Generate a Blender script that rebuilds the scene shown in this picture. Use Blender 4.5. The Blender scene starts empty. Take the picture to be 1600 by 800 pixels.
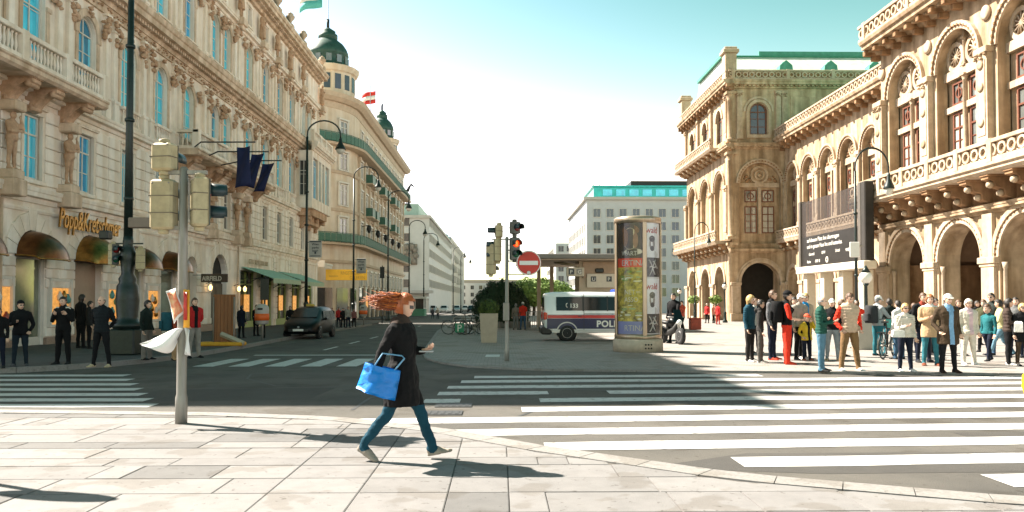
import bpy, math, random
from math import sin, cos, pi, radians as R, sqrt, atan2, tan
from mathutils import Vector, Matrix, noise
random.seed(7)
S = bpy.context.scene
COL = S.collection
# ------------------------------------------------------------------ camera
YAW, PITCH, FPX, HC = R(0.928), R(1.5), 1235.0, 1.6
cam_d = bpy.data.cameras.new('camera'); cam = bpy.data.objects.new('camera', cam_d); COL.objects.link(cam)
cam.location = (0, 0, HC); cam.rotation_euler = (pi/2 + PITCH, 0, -YAW)
cam_d.sensor_width = 36; cam_d.lens = 36*FPX/1600
SHIFT = 70.0 - FPX*tan(PITCH)
cam_d.shift_y = SHIFT/1600
cam_d.clip_end = 6000; cam_d.clip_start = 0.1
S.camera = cam
# ------------------------------------------------------------------ sky, sun, exposure
SUNDIR = Vector((-0.894, 0.447, 1.0)).normalized()      # towards the sun
w = bpy.data.worlds.new('World'); S.world = w; w.use_nodes = True
nt = w.node_tree; nt.nodes.clear()
sky = nt.nodes.new('ShaderNodeTexSky'); sky.sky_type = 'NISHITA'; sky.sun_disc = False
sky.sun_elevation = math.asin(SUNDIR.z); sky.sun_rotation = atan2(SUNDIR.x, SUNDIR.y)
sky.air_density = 1.0; sky.dust_density = 0.3; sky.ozone_density = 1.0
sep = nt.nodes.new('ShaderNodeSeparateColor'); com = nt.nodes.new('ShaderNodeCombineColor')
nt.links.new(sky.outputs['Color'], sep.inputs[0])
for ch, ref, ex, gain, top in (('Red', 2.91, 3.1, 2.9, 4.2), ('Green', 4.33, 2.0, 3.0, 4.1), ('Blue', 6.13, 2.8, 3.05, 4.2)):   # film response of the photograph
    dv = nt.nodes.new('ShaderNodeMath'); dv.operation = 'DIVIDE'; dv.inputs[1].default_value = ref; nt.links.new(sep.outputs[ch], dv.inputs[0])
    pw = nt.nodes.new('ShaderNodeMath'); pw.operation = 'POWER'; pw.inputs[1].default_value = ex; nt.links.new(dv.outputs[0], pw.inputs[0])
    ml = nt.nodes.new('ShaderNodeMath'); ml.operation = 'MULTIPLY'; ml.inputs[1].default_value = gain; nt.links.new(pw.outputs[0], ml.inputs[0])
    mn = nt.nodes.new('ShaderNodeMath'); mn.operation = 'MINIMUM'; mn.inputs[1].default_value = top; nt.links.new(ml.outputs[0], mn.inputs[0]); nt.links.new(mn.outputs[0], com.inputs[ch])
bg = nt.nodes.new('ShaderNodeBackground'); bg.inputs['Strength'].default_value = 0.09
wo = nt.nodes.new('ShaderNodeOutputWorld')
nt.links.new(com.outputs[0], bg.inputs['Color']); nt.links.new(bg.outputs[0], wo.inputs[0])
sun_d = bpy.data.lights.new('sun', 'SUN'); sun_d.energy = 2.7; sun_d.angle = R(0.55); sun_d.color = (1.0, 0.91, 0.79)
sun = bpy.data.objects.new('sun', sun_d); COL.objects.link(sun)
sun.rotation_euler = SUNDIR.to_track_quat('Z', 'Y').to_euler(); sun.location = (-40, 20, 60)
S.view_settings.view_transform = 'Standard'; S.view_settings.look = 'None'
S.view_settings.exposure = 2.8; S.view_settings.gamma = 1.0; S.view_settings.use_curve_mapping = False
S.render.engine = 'CYCLES'; S.cycles.use_denoising = True
S.cycles.max_bounces = 6; S.cycles.diffuse_bounces = 3; S.cycles.glossy_bounces = 3
S.cycles.transparent_max_bounces = 8; S.cycles.caustics_reflective = False; S.cycles.caustics_refractive = False
# ------------------------------------------------------------------ photo <-> place
def gz(y):
    "height of the ground: level near the crossing, then falling gently down the street"
    return 0.0 if y < 20 else -0.007*(min(y, 260) - 20)
def ray(px, py):
    x, z = (px - 800)/FPX, (400 + SHIFT - py)/FPX
    d = Vector((x, 1, z))
    d = Vector((d.x, d.y*cos(PITCH) - d.z*sin(PITCH), d.y*sin(PITCH) + d.z*cos(PITCH)))
    return Vector((d.x*cos(YAW) + d.y*sin(YAW), -d.x*sin(YAW) + d.y*cos(YAW), d.z))
def G(px, py, up=0.0):
    "point of the ground (or a step of height up) seen at a pixel"
    d = ray(px, py); y = 20.0
    for _ in range(40):
        t = (HC - gz(y) - up)/-d.z; y = d.y*t
    return Vector((d.x*t, y, gz(y) + up))
def AT(px, py, y):
    d = ray(px, py); t = y/d.y
    return Vector((d.x*t, y, HC + d.z*t))
# ------------------------------------------------------------------ materials
MATS = {}
def mat(name, col, rough=0.8, var=0.12, scale=6.0, bump=0.0, metal=0.0, col2=None, bscale=None, spec=0.5, emit=0.0, coat=0.0, streak=0.0, stretch=None):
    if name in MATS: return MATS[name]
    m = bpy.data.materials.new(name); m.use_nodes = True; n = m.node_tree; p = n.nodes['Principled BSDF']
    p.inputs['Roughness'].default_value = rough; p.inputs['Metallic'].default_value = metal
    p.inputs['Specular IOR Level'].default_value = spec; p.inputs['Coat Weight'].default_value = coat
    c = (*col, 1)
    if emit: p.inputs['Emission Color'].default_value = c; p.inputs['Emission Strength'].default_value = emit
    p.inputs['Base Color'].default_value = c
    if var > 0 or bump > 0:
        tc = n.nodes.new('ShaderNodeTexCoord'); src = tc.outputs['Object']
        oi = n.nodes.new('ShaderNodeObjectInfo')
        ad = n.nodes.new('ShaderNodeVectorMath'); ad.operation = 'MULTIPLY_ADD'
        n.links.new(oi.outputs['Random'], ad.inputs[0]); ad.inputs[1].default_value = (31, 17, 23); n.links.new(src, ad.inputs[2]); src = ad.outputs[0]
        if stretch:
            mp = n.nodes.new('ShaderNodeMapping'); mp.inputs['Scale'].default_value = stretch; n.links.new(src, mp.inputs['Vector']); src = mp.outputs[0]
        t = n.nodes.new('ShaderNodeTexNoise'); t.inputs['Scale'].default_value = scale; t.inputs['Detail'].default_value = 6; t.inputs['Roughness'].default_value = 0.62
        n.links.new(src, t.inputs['Vector'])
        if var > 0:
            r = n.nodes.new('ShaderNodeValToRGB'); r.color_ramp.elements[0].position = 0.32; r.color_ramp.elements[1].position = 0.7
            c2 = col2 or tuple(min(1, x*(1 + var)) for x in col); c1 = tuple(x*(1 - var) for x in col) if not col2 else col
            r.color_ramp.elements[0].color = (*c1, 1); r.color_ramp.elements[1].color = (*c2, 1)
            n.links.new(t.outputs['Fac'], r.inputs['Fac']); out = r.outputs['Color']
            if streak > 0:      # run-off stains
                mp2 = n.nodes.new('ShaderNodeMapping'); mp2.inputs['Scale'].default_value = (1.1, 1.1, 0.12); n.links.new(tc.outputs['Object'], mp2.inputs['Vector'])
                t2 = n.nodes.new('ShaderNodeTexNoise'); t2.inputs['Scale'].default_value = 1.6; t2.inputs['Detail'].default_value = 8; n.links.new(mp2.outputs[0], t2.inputs['Vector'])
                r2 = n.nodes.new('ShaderNodeValToRGB'); r2.color_ramp.elements[0].position = 0.4; r2.color_ramp.elements[1].position = 0.62
                k = 1 - streak; r2.color_ramp.elements[0].color = (k, k*0.93, k*0.84, 1); r2.color_ramp.elements[1].color = (1, 1, 1, 1); n.links.new(t2.outputs['Fac'], r2.inputs['Fac'])
                mx = n.nodes.new('ShaderNodeMix'); mx.data_type = 'RGBA'; mx.blend_type = 'MULTIPLY'; mx.inputs['Factor'].default_value = 1
                n.links.new(out, mx.inputs['A']); n.links.new(r2.outputs['Color'], mx.inputs['B']); out = mx.outputs['Result']
            n.links.new(out, p.inputs['Base Color'])
        if bump > 0:
            tb = n.nodes.new('ShaderNodeTexNoise'); tb.inputs['Scale'].default_value = bscale or scale*6; tb.inputs['Detail'].default_value = 5
            n.links.new(src, tb.inputs['Vector'])
            b = n.nodes.new('ShaderNodeBump'); b.inputs['Strength'].default_value = bump; b.inputs['Distance'].default_value = 0.02
            n.links.new(tb.outputs['Fac'], b.inputs['Height']); n.links.new(b.outputs['Normal'], p.inputs['Normal'])
    MATS[name] = m; return m
# ------------------------------------------------------------------ mesh builder
class MB:
    def __init__(s, M=None): s.v = []; s.f = []; s.m = []; s.sm = []; s.cur = 0; s.smooth = False; s.M = M
    def add(s, vs, fs, m=None, sm=None):
        o = len(s.v); M = s.M
        s.v.extend([tuple(M @ Vector(v)) if M else tuple(v) for v in vs])
        for f in fs: s.f.append([i + o for i in f]); s.m.append(s.cur if m is None else m); s.sm.append(s.smooth if sm is None else sm)
        return s
    def box(s, a, b, m=None):
        x0, y0, z0 = a; x1, y1, z1 = b
        if x0 > x1: x0, x1 = x1, x0
        if y0 > y1: y0, y1 = y1, y0
        if z0 > z1: z0, z1 = z1, z0
        return s.add([(x0,y0,z0),(x1,y0,z0),(x1,y1,z0),(x0,y1,z0),(x0,y0,z1),(x1,y0,z1),(x1,y1,z1),(x0,y1,z1)],
              [(0,3,2,1),(4,5,6,7),(0,1,5,4),(1,2,6,5),(2,3,7,6),(3,0,4,7)], m, False)
    def bbox(s, a, b, e=0.01, m=None):
        "box with chamfered edges"
        x0,y0,z0 = [min(p,q) for p,q in zip(a,b)]; x1,y1,z1 = [max(p,q) for p,q in zip(a,b)]
        e = min(e, (x1-x0)*.45, (y1-y0)*.45, (z1-z0)*.45); vs = []; rings = []
        for z, k in ((z0, e), (z0+e, 0), (z1-e, 0), (z1, e)):
            X0,X1,Y0,Y1 = x0+k, x1-k, y0+k, y1-k; q = e*(1 if k == 0 else .6)
            r = [(X0+q,Y0),(X1-q,Y0),(X1,Y0+q),(X1,Y1-q),(X1-q,Y1),(X0+q,Y1),(X0,Y1-q),(X0,Y0+q)]
            rings.append([(x,y,z) for x,y in r])
        return s.loft(rings, m=m, sm=False)
    def loft(s, rings, m=None, sm=None, close=True, cap=True):
        n = len(rings[0]); vs = [v for r in rings for v in r]; fs = []
        for i in range(len(rings)-1):
            for j in range(n if close else n-1):
                k = (j+1) % n; fs.append((i*n+j, i*n+k, (i+1)*n+k, (i+1)*n+j))
        if cap and close: fs.append(tuple(range(n-1, -1, -1))); fs.append(tuple((len(rings)-1)*n + j for j in range(n)))
        return s.add(vs, fs, m, sm)
    def lathe(s, prof, c=(0,0,0), n=12, m=None, sm=True, axis='z'):
        rings = []
        for r, z in prof:
            rg = []
            for j in range(n):
                a = 2*pi*j/n; x, y = r*cos(a), r*sin(a)
                if axis == 'z': p = (c[0]+x, c[1]+y, c[2]+z)
                elif axis == 'y': p = (c[0]+x, c[1]+z, c[2]-y)
                else: p = (c[0]+z, c[1]+x, c[2]+y)
                rg.append(p)
            rings.append(rg)
        return s.loft(rings, m, sm)
    def tube(s, pts, r, n=8, m=None, sm=True, r2=None, flat=1.0):
        pts = [Vector(p) for p in pts]; k = len(pts)
        rs = r if isinstance(r, (list, tuple)) else [r + (0 if r2 is None else (r2-r)*i/(k-1)) for i in range(k)]
        rings = []; up = None
        for i, p in enumerate(pts):
            d = (pts[min(i+1, k-1)] - pts[max(i-1, 0)]).normalized()
            if up is None: up = Vector((0,0,1)) if abs(d.z) < .9 else Vector((0,1,0))
            a = d.cross(up)
            if a.length < 1e-5: a = d.orthogonal()
            a.normalize(); b = a.cross(d).normalized(); up = b
            rings.append([tuple(p + a*cos(2*pi*j/n)*rs[i] + b*sin(2*pi*j/n)*rs[i]*flat) for j in range(n)])
        return s.loft(rings, m, sm)
    def prism(s, poly, z0, z1, m=None):
        "poly of (x,y), extruded in z"
        n = len(poly); A = sum(poly[i][0]*poly[(i+1)%n][1] - poly[(i+1)%n][0]*poly[i][1] for i in range(n))
        if A < 0: poly = poly[::-1]
        return s.loft([[(x,y,z0) for x,y in poly], [(x,y,z1) for x,y in poly]], m, False)
    def ext(s, poly, y0, y1, m=None, sm=False):
        "poly of (x,z), extruded in y"
        n = len(poly); A = sum(poly[i][0]*poly[(i+1)%n][1] - poly[(i+1)%n][0]*poly[i][1] for i in range(n))
        if A < 0: poly = poly[::-1]
        if y0 > y1: y0, y1 = y1, y0
        return s.loft([[(x,y1,z) for x,z in poly], [(x,y0,z) for x,z in poly]], m, sm)
    def mould(s, x0, x1, prof, m=None):
        "profile of (y,z) (top to bottom at the outside) run along x"
        n = len(prof); A = sum(prof[i][0]*prof[(i+1)%n][1] - prof[(i+1)%n][0]*prof[i][1] for i in range(n))
        if A < 0: prof = prof[::-1]
        return s.loft([[(x0,y,z) for y,z in prof], [(x1,y,z) for y,z in prof]], m, False)
    def quad(s, a, b, c, d, m=None): return s.add([a,b,c,d], [(0,1,2,3)], m, False)
    def arcband(s, xc, zc, r0, r1, y0, y1, n=12, a0=0.0, a1=pi, m=None):
        "flat ring between radii r0 and r1 in the xz plane"
        rings = []
        for i in range(n+1):
            a = a0 + (a1-a0)*i/n; c, q = cos(a), sin(a)
            rings.append([(xc+r0*c, y0, zc+r0*q), (xc+r1*c, y0, zc+r1*q), (xc+r1*c, y1, zc+r1*q), (xc+r0*c, y1, zc+r0*q)])
        return s.loft(rings, m, False)
    def cell(s, x0, x1, z0, z1, op, dep, y=0.0, n=10, m=None, back=False):
        "wall panel with one opening; op = (xc, half width, sill, spring, rise)"
        xc, hw, zs, zp, rise = op; L, Rr = xc-hw, xc+hw
        arc = [(xc - hw*cos(pi*i/n), zp + rise*sin(pi*i/n)) for i in range(n+1)] if rise > 0 else [(L, zp), (Rr, zp)]
        k = len(arc)
        def q(p): s.add([(a, y, b) for a, b in p], [tuple(range(len(p)))], m, False)
        q([(x0,z0),(L,z0),(L,z1),(x0,z1)]); q([(Rr,z0),(x1,z0),(x1,z1),(Rr,z1)])
        if zs > z0 + 1e-4: q([(L,z0),(Rr,z0),(Rr,zs),(L,zs)])
        for i in range(k-1): q([arc[i], arc[i+1], (arc[i+1][0], z1), (arc[i][0], z1)])
        loop = [(L,zs)] + arc + [(Rr,zs)] if rise > 0 else [(L,zs),(L,zp),(Rr,zp),(Rr,zs)]
        for i in range(len(loop)):
            if i == len(loop)-1 and zs <= z0 + 1e-4: continue
            a, b = loop[i], loop[(i+1) % len(loop)]
            s.add([(a[0],y,a[1]),(b[0],y,b[1]),(b[0],y+dep,b[1]),(a[0],y+dep,a[1])], [(0,1,2,3)], m, False)
        return s
    def build(s, name, mats, parent=None, loc=None, rz=0.0, label=None):
        me = bpy.data.meshes.new(name); me.from_pydata(s.v, [], s.f)
        mats = mats if isinstance(mats, (list, tuple)) else [mats]
        for mm in mats: me.materials.append(mm)
        me.polygons.foreach_set('material_index', s.m); me.polygons.foreach_set('use_smooth', s.sm)
        me.update()
        return obj(name, me, parent, loc, rz, label)
def obj(name, me, parent=None, loc=None, rz=0.0, label=None):
    o = bpy.data.objects.new(name, me); COL.objects.link(o)
    if parent is not None: o.parent = parent
    if loc is not None: o.location = loc
    if rz: o.rotation_euler = (0, 0, rz)
    if label: o['label'] = label
    return o
def thing(o, label, cat, group=None):
    o['label'] = label; o['category'] = cat
    if group: o['group'] = group
    return o
def empty(name, loc=(0,0,0), rz=0.0):
    o = bpy.data.objects.new(name, None); COL.objects.link(o); o.location = loc; o.rotation_euler = (0, 0, rz); o.empty_display_size = 0.2
    return o
def kind(o, k): o['kind'] = k; return o
def copy_tree(o, parent=None):
    c = o.copy(); COL.objects.link(c); c.parent = parent
    for ch in list(o.children): copy_tree(ch, c)
    return c
TMP = bpy.data.scenes.new('workbench')
def evaluated_mesh(o):
    "mesh of an object with its modifiers, worked out in a scene of its own"
    TMP.collection.objects.link(o); vl = TMP.view_layers[0]; vl.update(); dg = vl.depsgraph; dg.update()
    me = bpy.data.meshes.new_from_object(o.evaluated_get(dg)); TMP.collection.objects.unlink(o); return me
def text_mesh(txt, size, depth=0.01, align='LEFT', shear=0.0, space=1.0, bold=0.0):
    cu = bpy.data.curves.new('lettering', 'FONT'); cu.body = txt; cu.size = size; cu.extrude = depth; cu.align_x = align; cu.shear = shear; cu.space_character = space
    cu.resolution_u = 3; cu.offset = bold
    o = bpy.data.objects.new('lettering', cu); me = evaluated_mesh(o)
    bpy.data.objects.remove(o); bpy.data.curves.remove(cu)
    me.materials.clear(); return me
def lettering(txt, size, m, parent, loc, face='front', depth=0.01, name='lettering', rz=0.0, sx=1.0, **k):
    "upright lettering that reads along local +x and faces local -y"
    me = text_mesh(txt, size, depth, **k)
    me.transform(Matrix.Diagonal((sx,1,1,1))); me.transform(Matrix.Rotation(pi/2, 4, 'X')); me.materials.append(m)
    return obj(name, me, parent, loc, rz)
# ------------------------------------------------------------------ people
def cmat(c, puff=False):
    f = .5 + .5*min(1, max(c)/.3); c = tuple(x*f for x in c)
    return mat('cloth_%02x%02x%02x' % tuple(int(255*x) for x in c), c, 0.85, 0.16, 9, 0.35, bscale=38, spec=0.2)
SKIN = [mat('skin_light', (0.68, 0.42, 0.31), 0.55, 0.06, 14), mat('skin_tan', (0.58, 0.34, 0.23), 0.55, 0.06, 14)]
EYE = mat('eye_dark', (0.03, 0.02, 0.018), 0.4, 0); LIP = mat('lip', (0.42, 0.16, 0.13), 0.5, 0)
def head_pt(n, k):
    "surface of a head, n a unit direction, face towards -y; k head scale"
    x, y, z = n
    t = max(0.0, -z)
    rx, ry, rz = .074*(1 - .30*t*t), .094*(1 - .10*t), .118
    p = Vector((x*rx, y*ry - .012*t, z*rz))
    def bmp(c, s): return math.exp(-((x-c[0])**2 + (y-c[1])**2 + (z-c[2])**2)/(s*s))
    front = max(0, -y)
    f = .026*bmp((0,-.97,-.18), .13) + .012*bmp((0,-.99,.0), .12) - .010*(bmp((.36,-.92,.10), .17) + bmp((-.36,-.92,.10), .17)) + .006*bmp((0,-.92,.32), .35) \
        + .007*bmp((0,-.85,-.50), .16) + .012*bmp((0,-.66,-.78), .25) + .006*(bmp((.6,-.75,-.2), .25) + bmp((-.6,-.75,-.2), .25))
    p += Vector((0, -1, 0))*f*1.0
    e = .020*(bmp((.97,.18,-.05), .17) + bmp((-.97,.18,-.05), .17)); p += Vector((1 if x > 0 else -1, .35, 0))*e
    return p*k
NU, NV = 28, 20
def head_grid():
    d = []
    for i in range(NV+1):
        ph = -pi/2 + pi*i/NV
        for j in range(NU):
            a = 2*pi*(j+.5)/NU; d.append(Vector((cos(ph)*cos(a), cos(ph)*sin(a), sin(ph))))
    return d
HG = head_grid()
def hand(mb, w, d, side, k, m, curl=0.5):
    "palm and five fingers from the wrist w along direction d"
    d = d.normalized(); up = Vector((0,-1,0)) if abs(d.y) < .8 else Vector((0,0,1))
    a = d.cross(up).normalized(); b = a.cross(d).normalized()    # a: across the palm, b: palm normal
    mb.loft([[tuple(w + d*t*k + a*x*k*ww + b*y*k*.9) for x, y in ((-.036,-.012),(.036,-.012),(.04,0),(.036,.014),(-.036,.014),(-.04,0))] for t, ww in ((-.02,.7),(.02,.9),(.05,1.05),(.085,1.05))], m, True)
    for i, (off, ln) in enumerate(((-.03,.062),(-.010,.074),(.011,.070),(.031,.055))):
        p0 = w + d*.08*k + a*off*k; d2 = (d*cos(curl) + b*sin(curl)); d3 = d*cos(curl*2.2) + b*sin(curl*2.2)
        mb.tube([p0, p0 + d2*ln*.55*k, p0 + d2*ln*.55*k + d3*ln*.5*k], [.0095*k, .009*k, .0065*k], 5, m)
    p0 = w + d*.025*k + a*.034*k*side; dd = (d*.8 + a*.5*side + b*.4).normalized()
    mb.tube([p0, p0 + dd*.035*k, p0 + dd*.035*k + (d*.9 + b*.5).normalized()*.03*k], [.0125*k, .011*k, .008*k], 5, m)
ARMS = {  # elbow, wrist for the side +x, in heights
 'down': ((.128,.02,.615),(.138,-.025,.485)), 'pocket': ((.160,.055,.625),(.118,-.045,.525)), 'phone': ((.130,-.01,.63),(.055,-.15,.665)),
 'face': ((.15,-.10,.70),(.062,-.105,.865)), 'back': ((.15,.06,.63),(.06,.09,.555)), 'strap': ((.15,-.02,.63),(.085,-.085,.735)),
 'fwd': ((.130,-.03,.625),(.06,-.165,.605)), 'swf': ((.135,-.05,.63),(.13,-.15,.53)), 'swb': ((.135,.09,.635),(.15,.10,.50)), 'bar': ((.13,-.09,.66),(.13,-.22,.60)),
 'cross': ((.135,-.05,.63),(-.03,-.115,.655)), 'hip': ((.175,.06,.64),(.115,-.01,.585))}
def capsule(a, b, p):
    ab = b - a; t = max(0, min(1, (p - a).dot(ab)/ab.length_squared)); return (p - a - ab*t).length, t
BODY_CACHE = {}
def person(label, loc, rz, H=1.75, top=(.05,.05,.06), pants=(.04,.05,.09), shoe=(.05,.05,.05), hair=(.10,.06,.04), arms=('down','down'), legs='stand', build=1.07,
           hem=.50, loose=1.0, sleeve='long', inner=None, vest=None, puff=0, hairdo='short', cap=None, skin=0, turn=0.0, nod=0.0, wide=1.0, group=None, stripe=None, scarf=None, vox=.0145, child=False, brim=True, glasses=False, hood=None, fold=1.0):
    k = H/1.75; hs = k if not child else k*1.28; V = lambda x, y, z: Vector((x*H, y*H, z*H))
    mb = MB(); segs = []
    bw = build
    lw = loose
    # torso
    tor = [(.485,.082,.060,.0),(.52,.094,.066,.004),(.56,.091,.064,.002),(.61,.080,.056,-.004),(.66,.086,.060,-.004),(.72,.098,.066,-.002),(.775,.106,.062,.004),(.815,.096,.050,.010),(.842,.062,.042,.012),(.862,.036,.036,.012)]
    def ell(z, rx, ry, yo, n=16): return [(cos(2*pi*j/n)*rx*H*bw, (sin(2*pi*j/n)*ry*bw + yo)*H, z*H) for j in range(n)]
    rings = []
    for z, rx, ry, yo in tor:
        q = lw if z > hem else 1.0
        rings.append(ell(z, rx*(1 + (q-1)*.8), ry*q, yo))
    mb.loft(rings)
    if hem < .47:    # a long coat hangs below the hips
        fl = lw*1.0
        mb.loft([ell(z, rx, ry, yo) for z, rx, ry, yo in ((hem,.098*fl,.080*fl,.0),(hem+.06,.099*fl,.078*fl,.0),(.50,.098*fl,.072*fl,.0),(.58,.088*fl,.062*fl,.0))])
    mb.tube([V(0,.012,.82), V(0,.004,.845), V(0,-.008,.885)], [.040*H, .033*H*bw, .031*H], 10)
    # legs
    L = {'stand': ((0,.0),(0,.0)), 'apart': ((0,.0),(0,.0)), 'walk': ((.30,.18),(-.26,.10)), 'stride': ((.42,.10),(-.32,.30)), 'lean': ((.10,.12),(-.03,.0)), 'sit': ((1.25,1.2),(1.25,1.2))}[legs]
    spl = {'apart': .062, 'stand': .030, 'sit': .12}.get(legs, .014)
    joints = {}
    for s, (th, kn) in zip((1, -1), L):
        hip = V(s*.050*bw, 0, .505)
        knee = hip + Vector((s*spl*.5*H, -sin(th)*.235*H, -cos(th)*.235*H))
        sh = th - kn
        ank = knee + Vector((s*spl*.5*H, -sin(sh)*.235*H, -cos(sh)*.235*H))
        joints[s] = (hip, knee, ank, sh)
    low = min(j[2].z for j in joints.values()); drop = low - .038*H
    if legs != 'sit':
        for s in joints: hip, knee, ank, sh = joints[s]; joints[s] = (hip, knee, ank, sh)
    for s in (1, -1):
        hip, knee, ank, sh = joints[s]; wd = wide
        mb.tube([hip + V(0,0,.03), hip - V(0,0,.03), (hip+knee)/2, knee, (knee+ank)/2 + V(0,.006,.01), ank + V(0,0,.02), ank - V(0,0,.008)], [.054*H*bw, .053*H*bw, .046*H*bw*max(1,wd*.95), .036*H*max(1,wd*.97), .034*H*wd, .027*H*wd, .028*H*wd], 12)
        segs += [(hip + V(0,0,.02), knee, .045*H, 1), (knee, ank, .03*H, 1)]
        # shoe
        roll = -sh if sh < 0 else 0
        fwd = Vector((s*.18, -1, 0)).normalized(); sd = Vector((-fwd.y, fwd.x, 0))
        if sh < -.05: tilt = min(.9, -sh*.8); fwd = Vector((fwd.x*cos(tilt), fwd.y*cos(tilt), -sin(tilt)))
        elif sh > .2: tilt = min(.4, sh*.6); fwd = Vector((fwd.x*cos(tilt), fwd.y*cos(tilt), sin(tilt)))
        upv = sd.cross(fwd).normalized();  upv = upv if upv.z > 0 else -upv
        base = ank - V(0,0,0)
        prof = [(-.034,.020,-.036,.012),(-.022,.025,-.037,.022),(.0,.027,-.037,.026),(.035,.028,-.037,.008),(.07,.029,-.037,-.008),(.10,.026,-.036,-.014),(.118,.014,-.034,-.020)]
        rg = []
        for t, hwid, zb, zt in prof:
            rg.append([tuple(base + fwd*t*H + sd*hwid*c*H*1.05 + upv*(((zt+zb)/2 + (zt-zb)/2*q)*H)) for c, q in ((-1,-1),(-1,.1),(-.6,.9),(0,1),(.6,.9),(1,.1),(1,-1),(0,-1))])
        mb.loft(rg)
        segs += [(base + fwd*(-.02*H) - upv*.02*H, base + fwd*.10*H - upv*.026*H, .022*H, 2)]
    # arms
    hands = []
    for s, an in zip((1, -1), arms):
        e, wv = ARMS[an] if isinstance(an, str) else an
        sh_ = V(s*.100*bw, .008, .804); el = V(s*e[0]*(.5+.5*bw), e[1], e[2]); wr = V(s*wv[0]*(.5+.5*bw) if wv[0] > .1 else s*wv[0], wv[1], wv[2])
        q = .5 + .5*lw
        mb.tube([sh_ + V(-s*.035,0,.004), sh_ + V(s*.004,0,-.012), (sh_+el)/2, el], [.040*H*q, .039*H*q, .032*H*q*bw, .027*H*q], 10)
        fr = .019 if sleeve == 'short' else .023*q
        mb.tube([el, (el*.6+wr*.4), wr], [.027*H*q if sleeve != 'short' else .022*H, .026*H*q if sleeve != 'short' else .021*H, fr*H], 10)
        segs += [(sh_, el, .03*H, 3), (el, wr, .024*H, 4 if sleeve == 'short' else 3)]
        hands.append((wr, wr - el, s))
    if hood: mb.tube([V(-.07,.01,.835), V(-.05,.055,.835), V(.05,.055,.835), V(.07,.01,.835)], [.02*H,.034*H,.034*H,.02*H], 8)
    # one skin over everything
    me0 = bpy.data.meshes.new('b'); me0.from_pydata(mb.v, [], mb.f); ob = bpy.data.objects.new('b', me0)
    md = ob.modifiers.new('r', 'REMESH'); md.mode = 'VOXEL'; md.voxel_size = vox*(k if k < 1 else 1); md.use_smooth_shade = True
    ms = ob.modifiers.new('s', 'SMOOTH'); ms.factor = .5; ms.iterations = 3
    me1 = evaluated_mesh(ob)
    vs = [v.co.copy() for v in me1.vertices]; fs = [tuple(p.vertices) for p in me1.polygons]; ns = [v.normal.copy() for v in me1.vertices]
    bpy.data.objects.remove(ob); bpy.data.meshes.remove(me0); bpy.data.meshes.remove(me1)
    seed = Vector((loc[0]*3.1, loc[1]*1.7, H*5)); out = []
    def reg(p):
        "0 skin 1 trousers 2 shoe 3 top 5 shirt 6 vest"
        best, tag = 9, 0
        for a, b, r, t in segs:
            d, u = capsule(a, b, p)
            if d - r < best: best = d - r; tag = t
        arm = tag in (3, 4)
        za = p.z/H
        if not arm and za > .842 + .25*max(0, p.y/H): return 3 if hood and p.y > .0 else (7 if scarf and za < .868 else 0)
        if arm and best < .012*H and (abs(p.x) > .112*H*bw or p.y < -.075*H or za < .44):
            if tag == 4: return 0
            return 3
        if za > hem and not (tag == 2):
            f = p.y < -.012*H
            if inner and f and abs(p.x) < (.030 if za < .78 else .045)*H: return 5
            if za > .826: return 7 if scarf else (5 if inner and abs(p.x) < .05*H else (6 if vest else 3))
            return 6 if vest else 3
        if tag == 2: return 2
        return 1
    tags = []
    for i, p in enumerate(vs):
        w1 = noise.noise((p + seed)*(9/k))*.5 + noise.noise((p*1.0 + seed)*(22/k))*.3
        za = p.z/H; amp = .014*k*fold if .04 < za < .83 else .0
        q = p + ns[i]*w1*amp
        if puff and hem < za < .82: q += ns[i]*(abs(sin(za*pi*puff))**.6 - .6)*.012
        out.append(q)
    fm = []
    ix = {0:0, 1:1, 2:2, 3:3, 4:0, 5:4, 6:5, 7:6}
    for f in fs:
        c = sum((vs[i] for i in f), Vector())/len(f); fm.append(ix[reg(c)])
    fin = MB(); fin.v = [tuple(q) for q in out]; fin.f = [list(f) for f in fs]; fin.m = fm; fin.sm = [True]*len(fs)
    for wr, d, s in hands: hand(fin, wr, d, -s, k*(1 if not child else 1.1), 0)
    # head
    HM = Matrix.Translation(V(0, -.014, .926) + Vector((0, 0, .02 if child else 0))) @ Matrix.Rotation(turn, 4, 'Z') @ Matrix.Rotation(nod, 4, 'X')
    o = len(fin.v); fin.v.extend([tuple(HM @ head_pt(n, hs)) for n in HG])
    for i in range(NV):
        for j in range(NU):
            a, b, c, d = i*NU+j, i*NU+(j+1)%NU, (i+1)*NU+(j+1)%NU, (i+1)*NU+j
            n = (HG[a] + HG[c] + HG[b] + HG[d]).normalized(); m = 0
            if n.y < -.5:
                if abs(abs(n.x) - .34) < .12 and abs(n.z - .08) < .07: m = 7
                if abs(abs(n.x) - .34) < .2 and .24 < n.z < .31: m = 9
                if abs(n.x) < .26 and abs(n.z + .52) < .075: m = 8
                if glasses and abs(n.z - .06) < .16 and abs(abs(n.x) - .36) < .30: m = 7
            fin.f.append([o+a, o+b, o+c, o+d]); fin.m.append(m); fin.sm.append(True)
    sk = SKIN[skin]
    pm = [sk, cmat(pants), cmat(shoe), cmat(top), cmat(inner or top), cmat(vest or top), cmat(scarf or top), EYE, LIP, cmat_hair(hair)]
    body = fin.build('person', pm, None, loc, rz)
    low = min(v[2] for v in fin.v)
    body.location.z -= low + .004
    thing(body, label, 'person', group)
    # hair
    hm = cmat_hair(hair)
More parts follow.
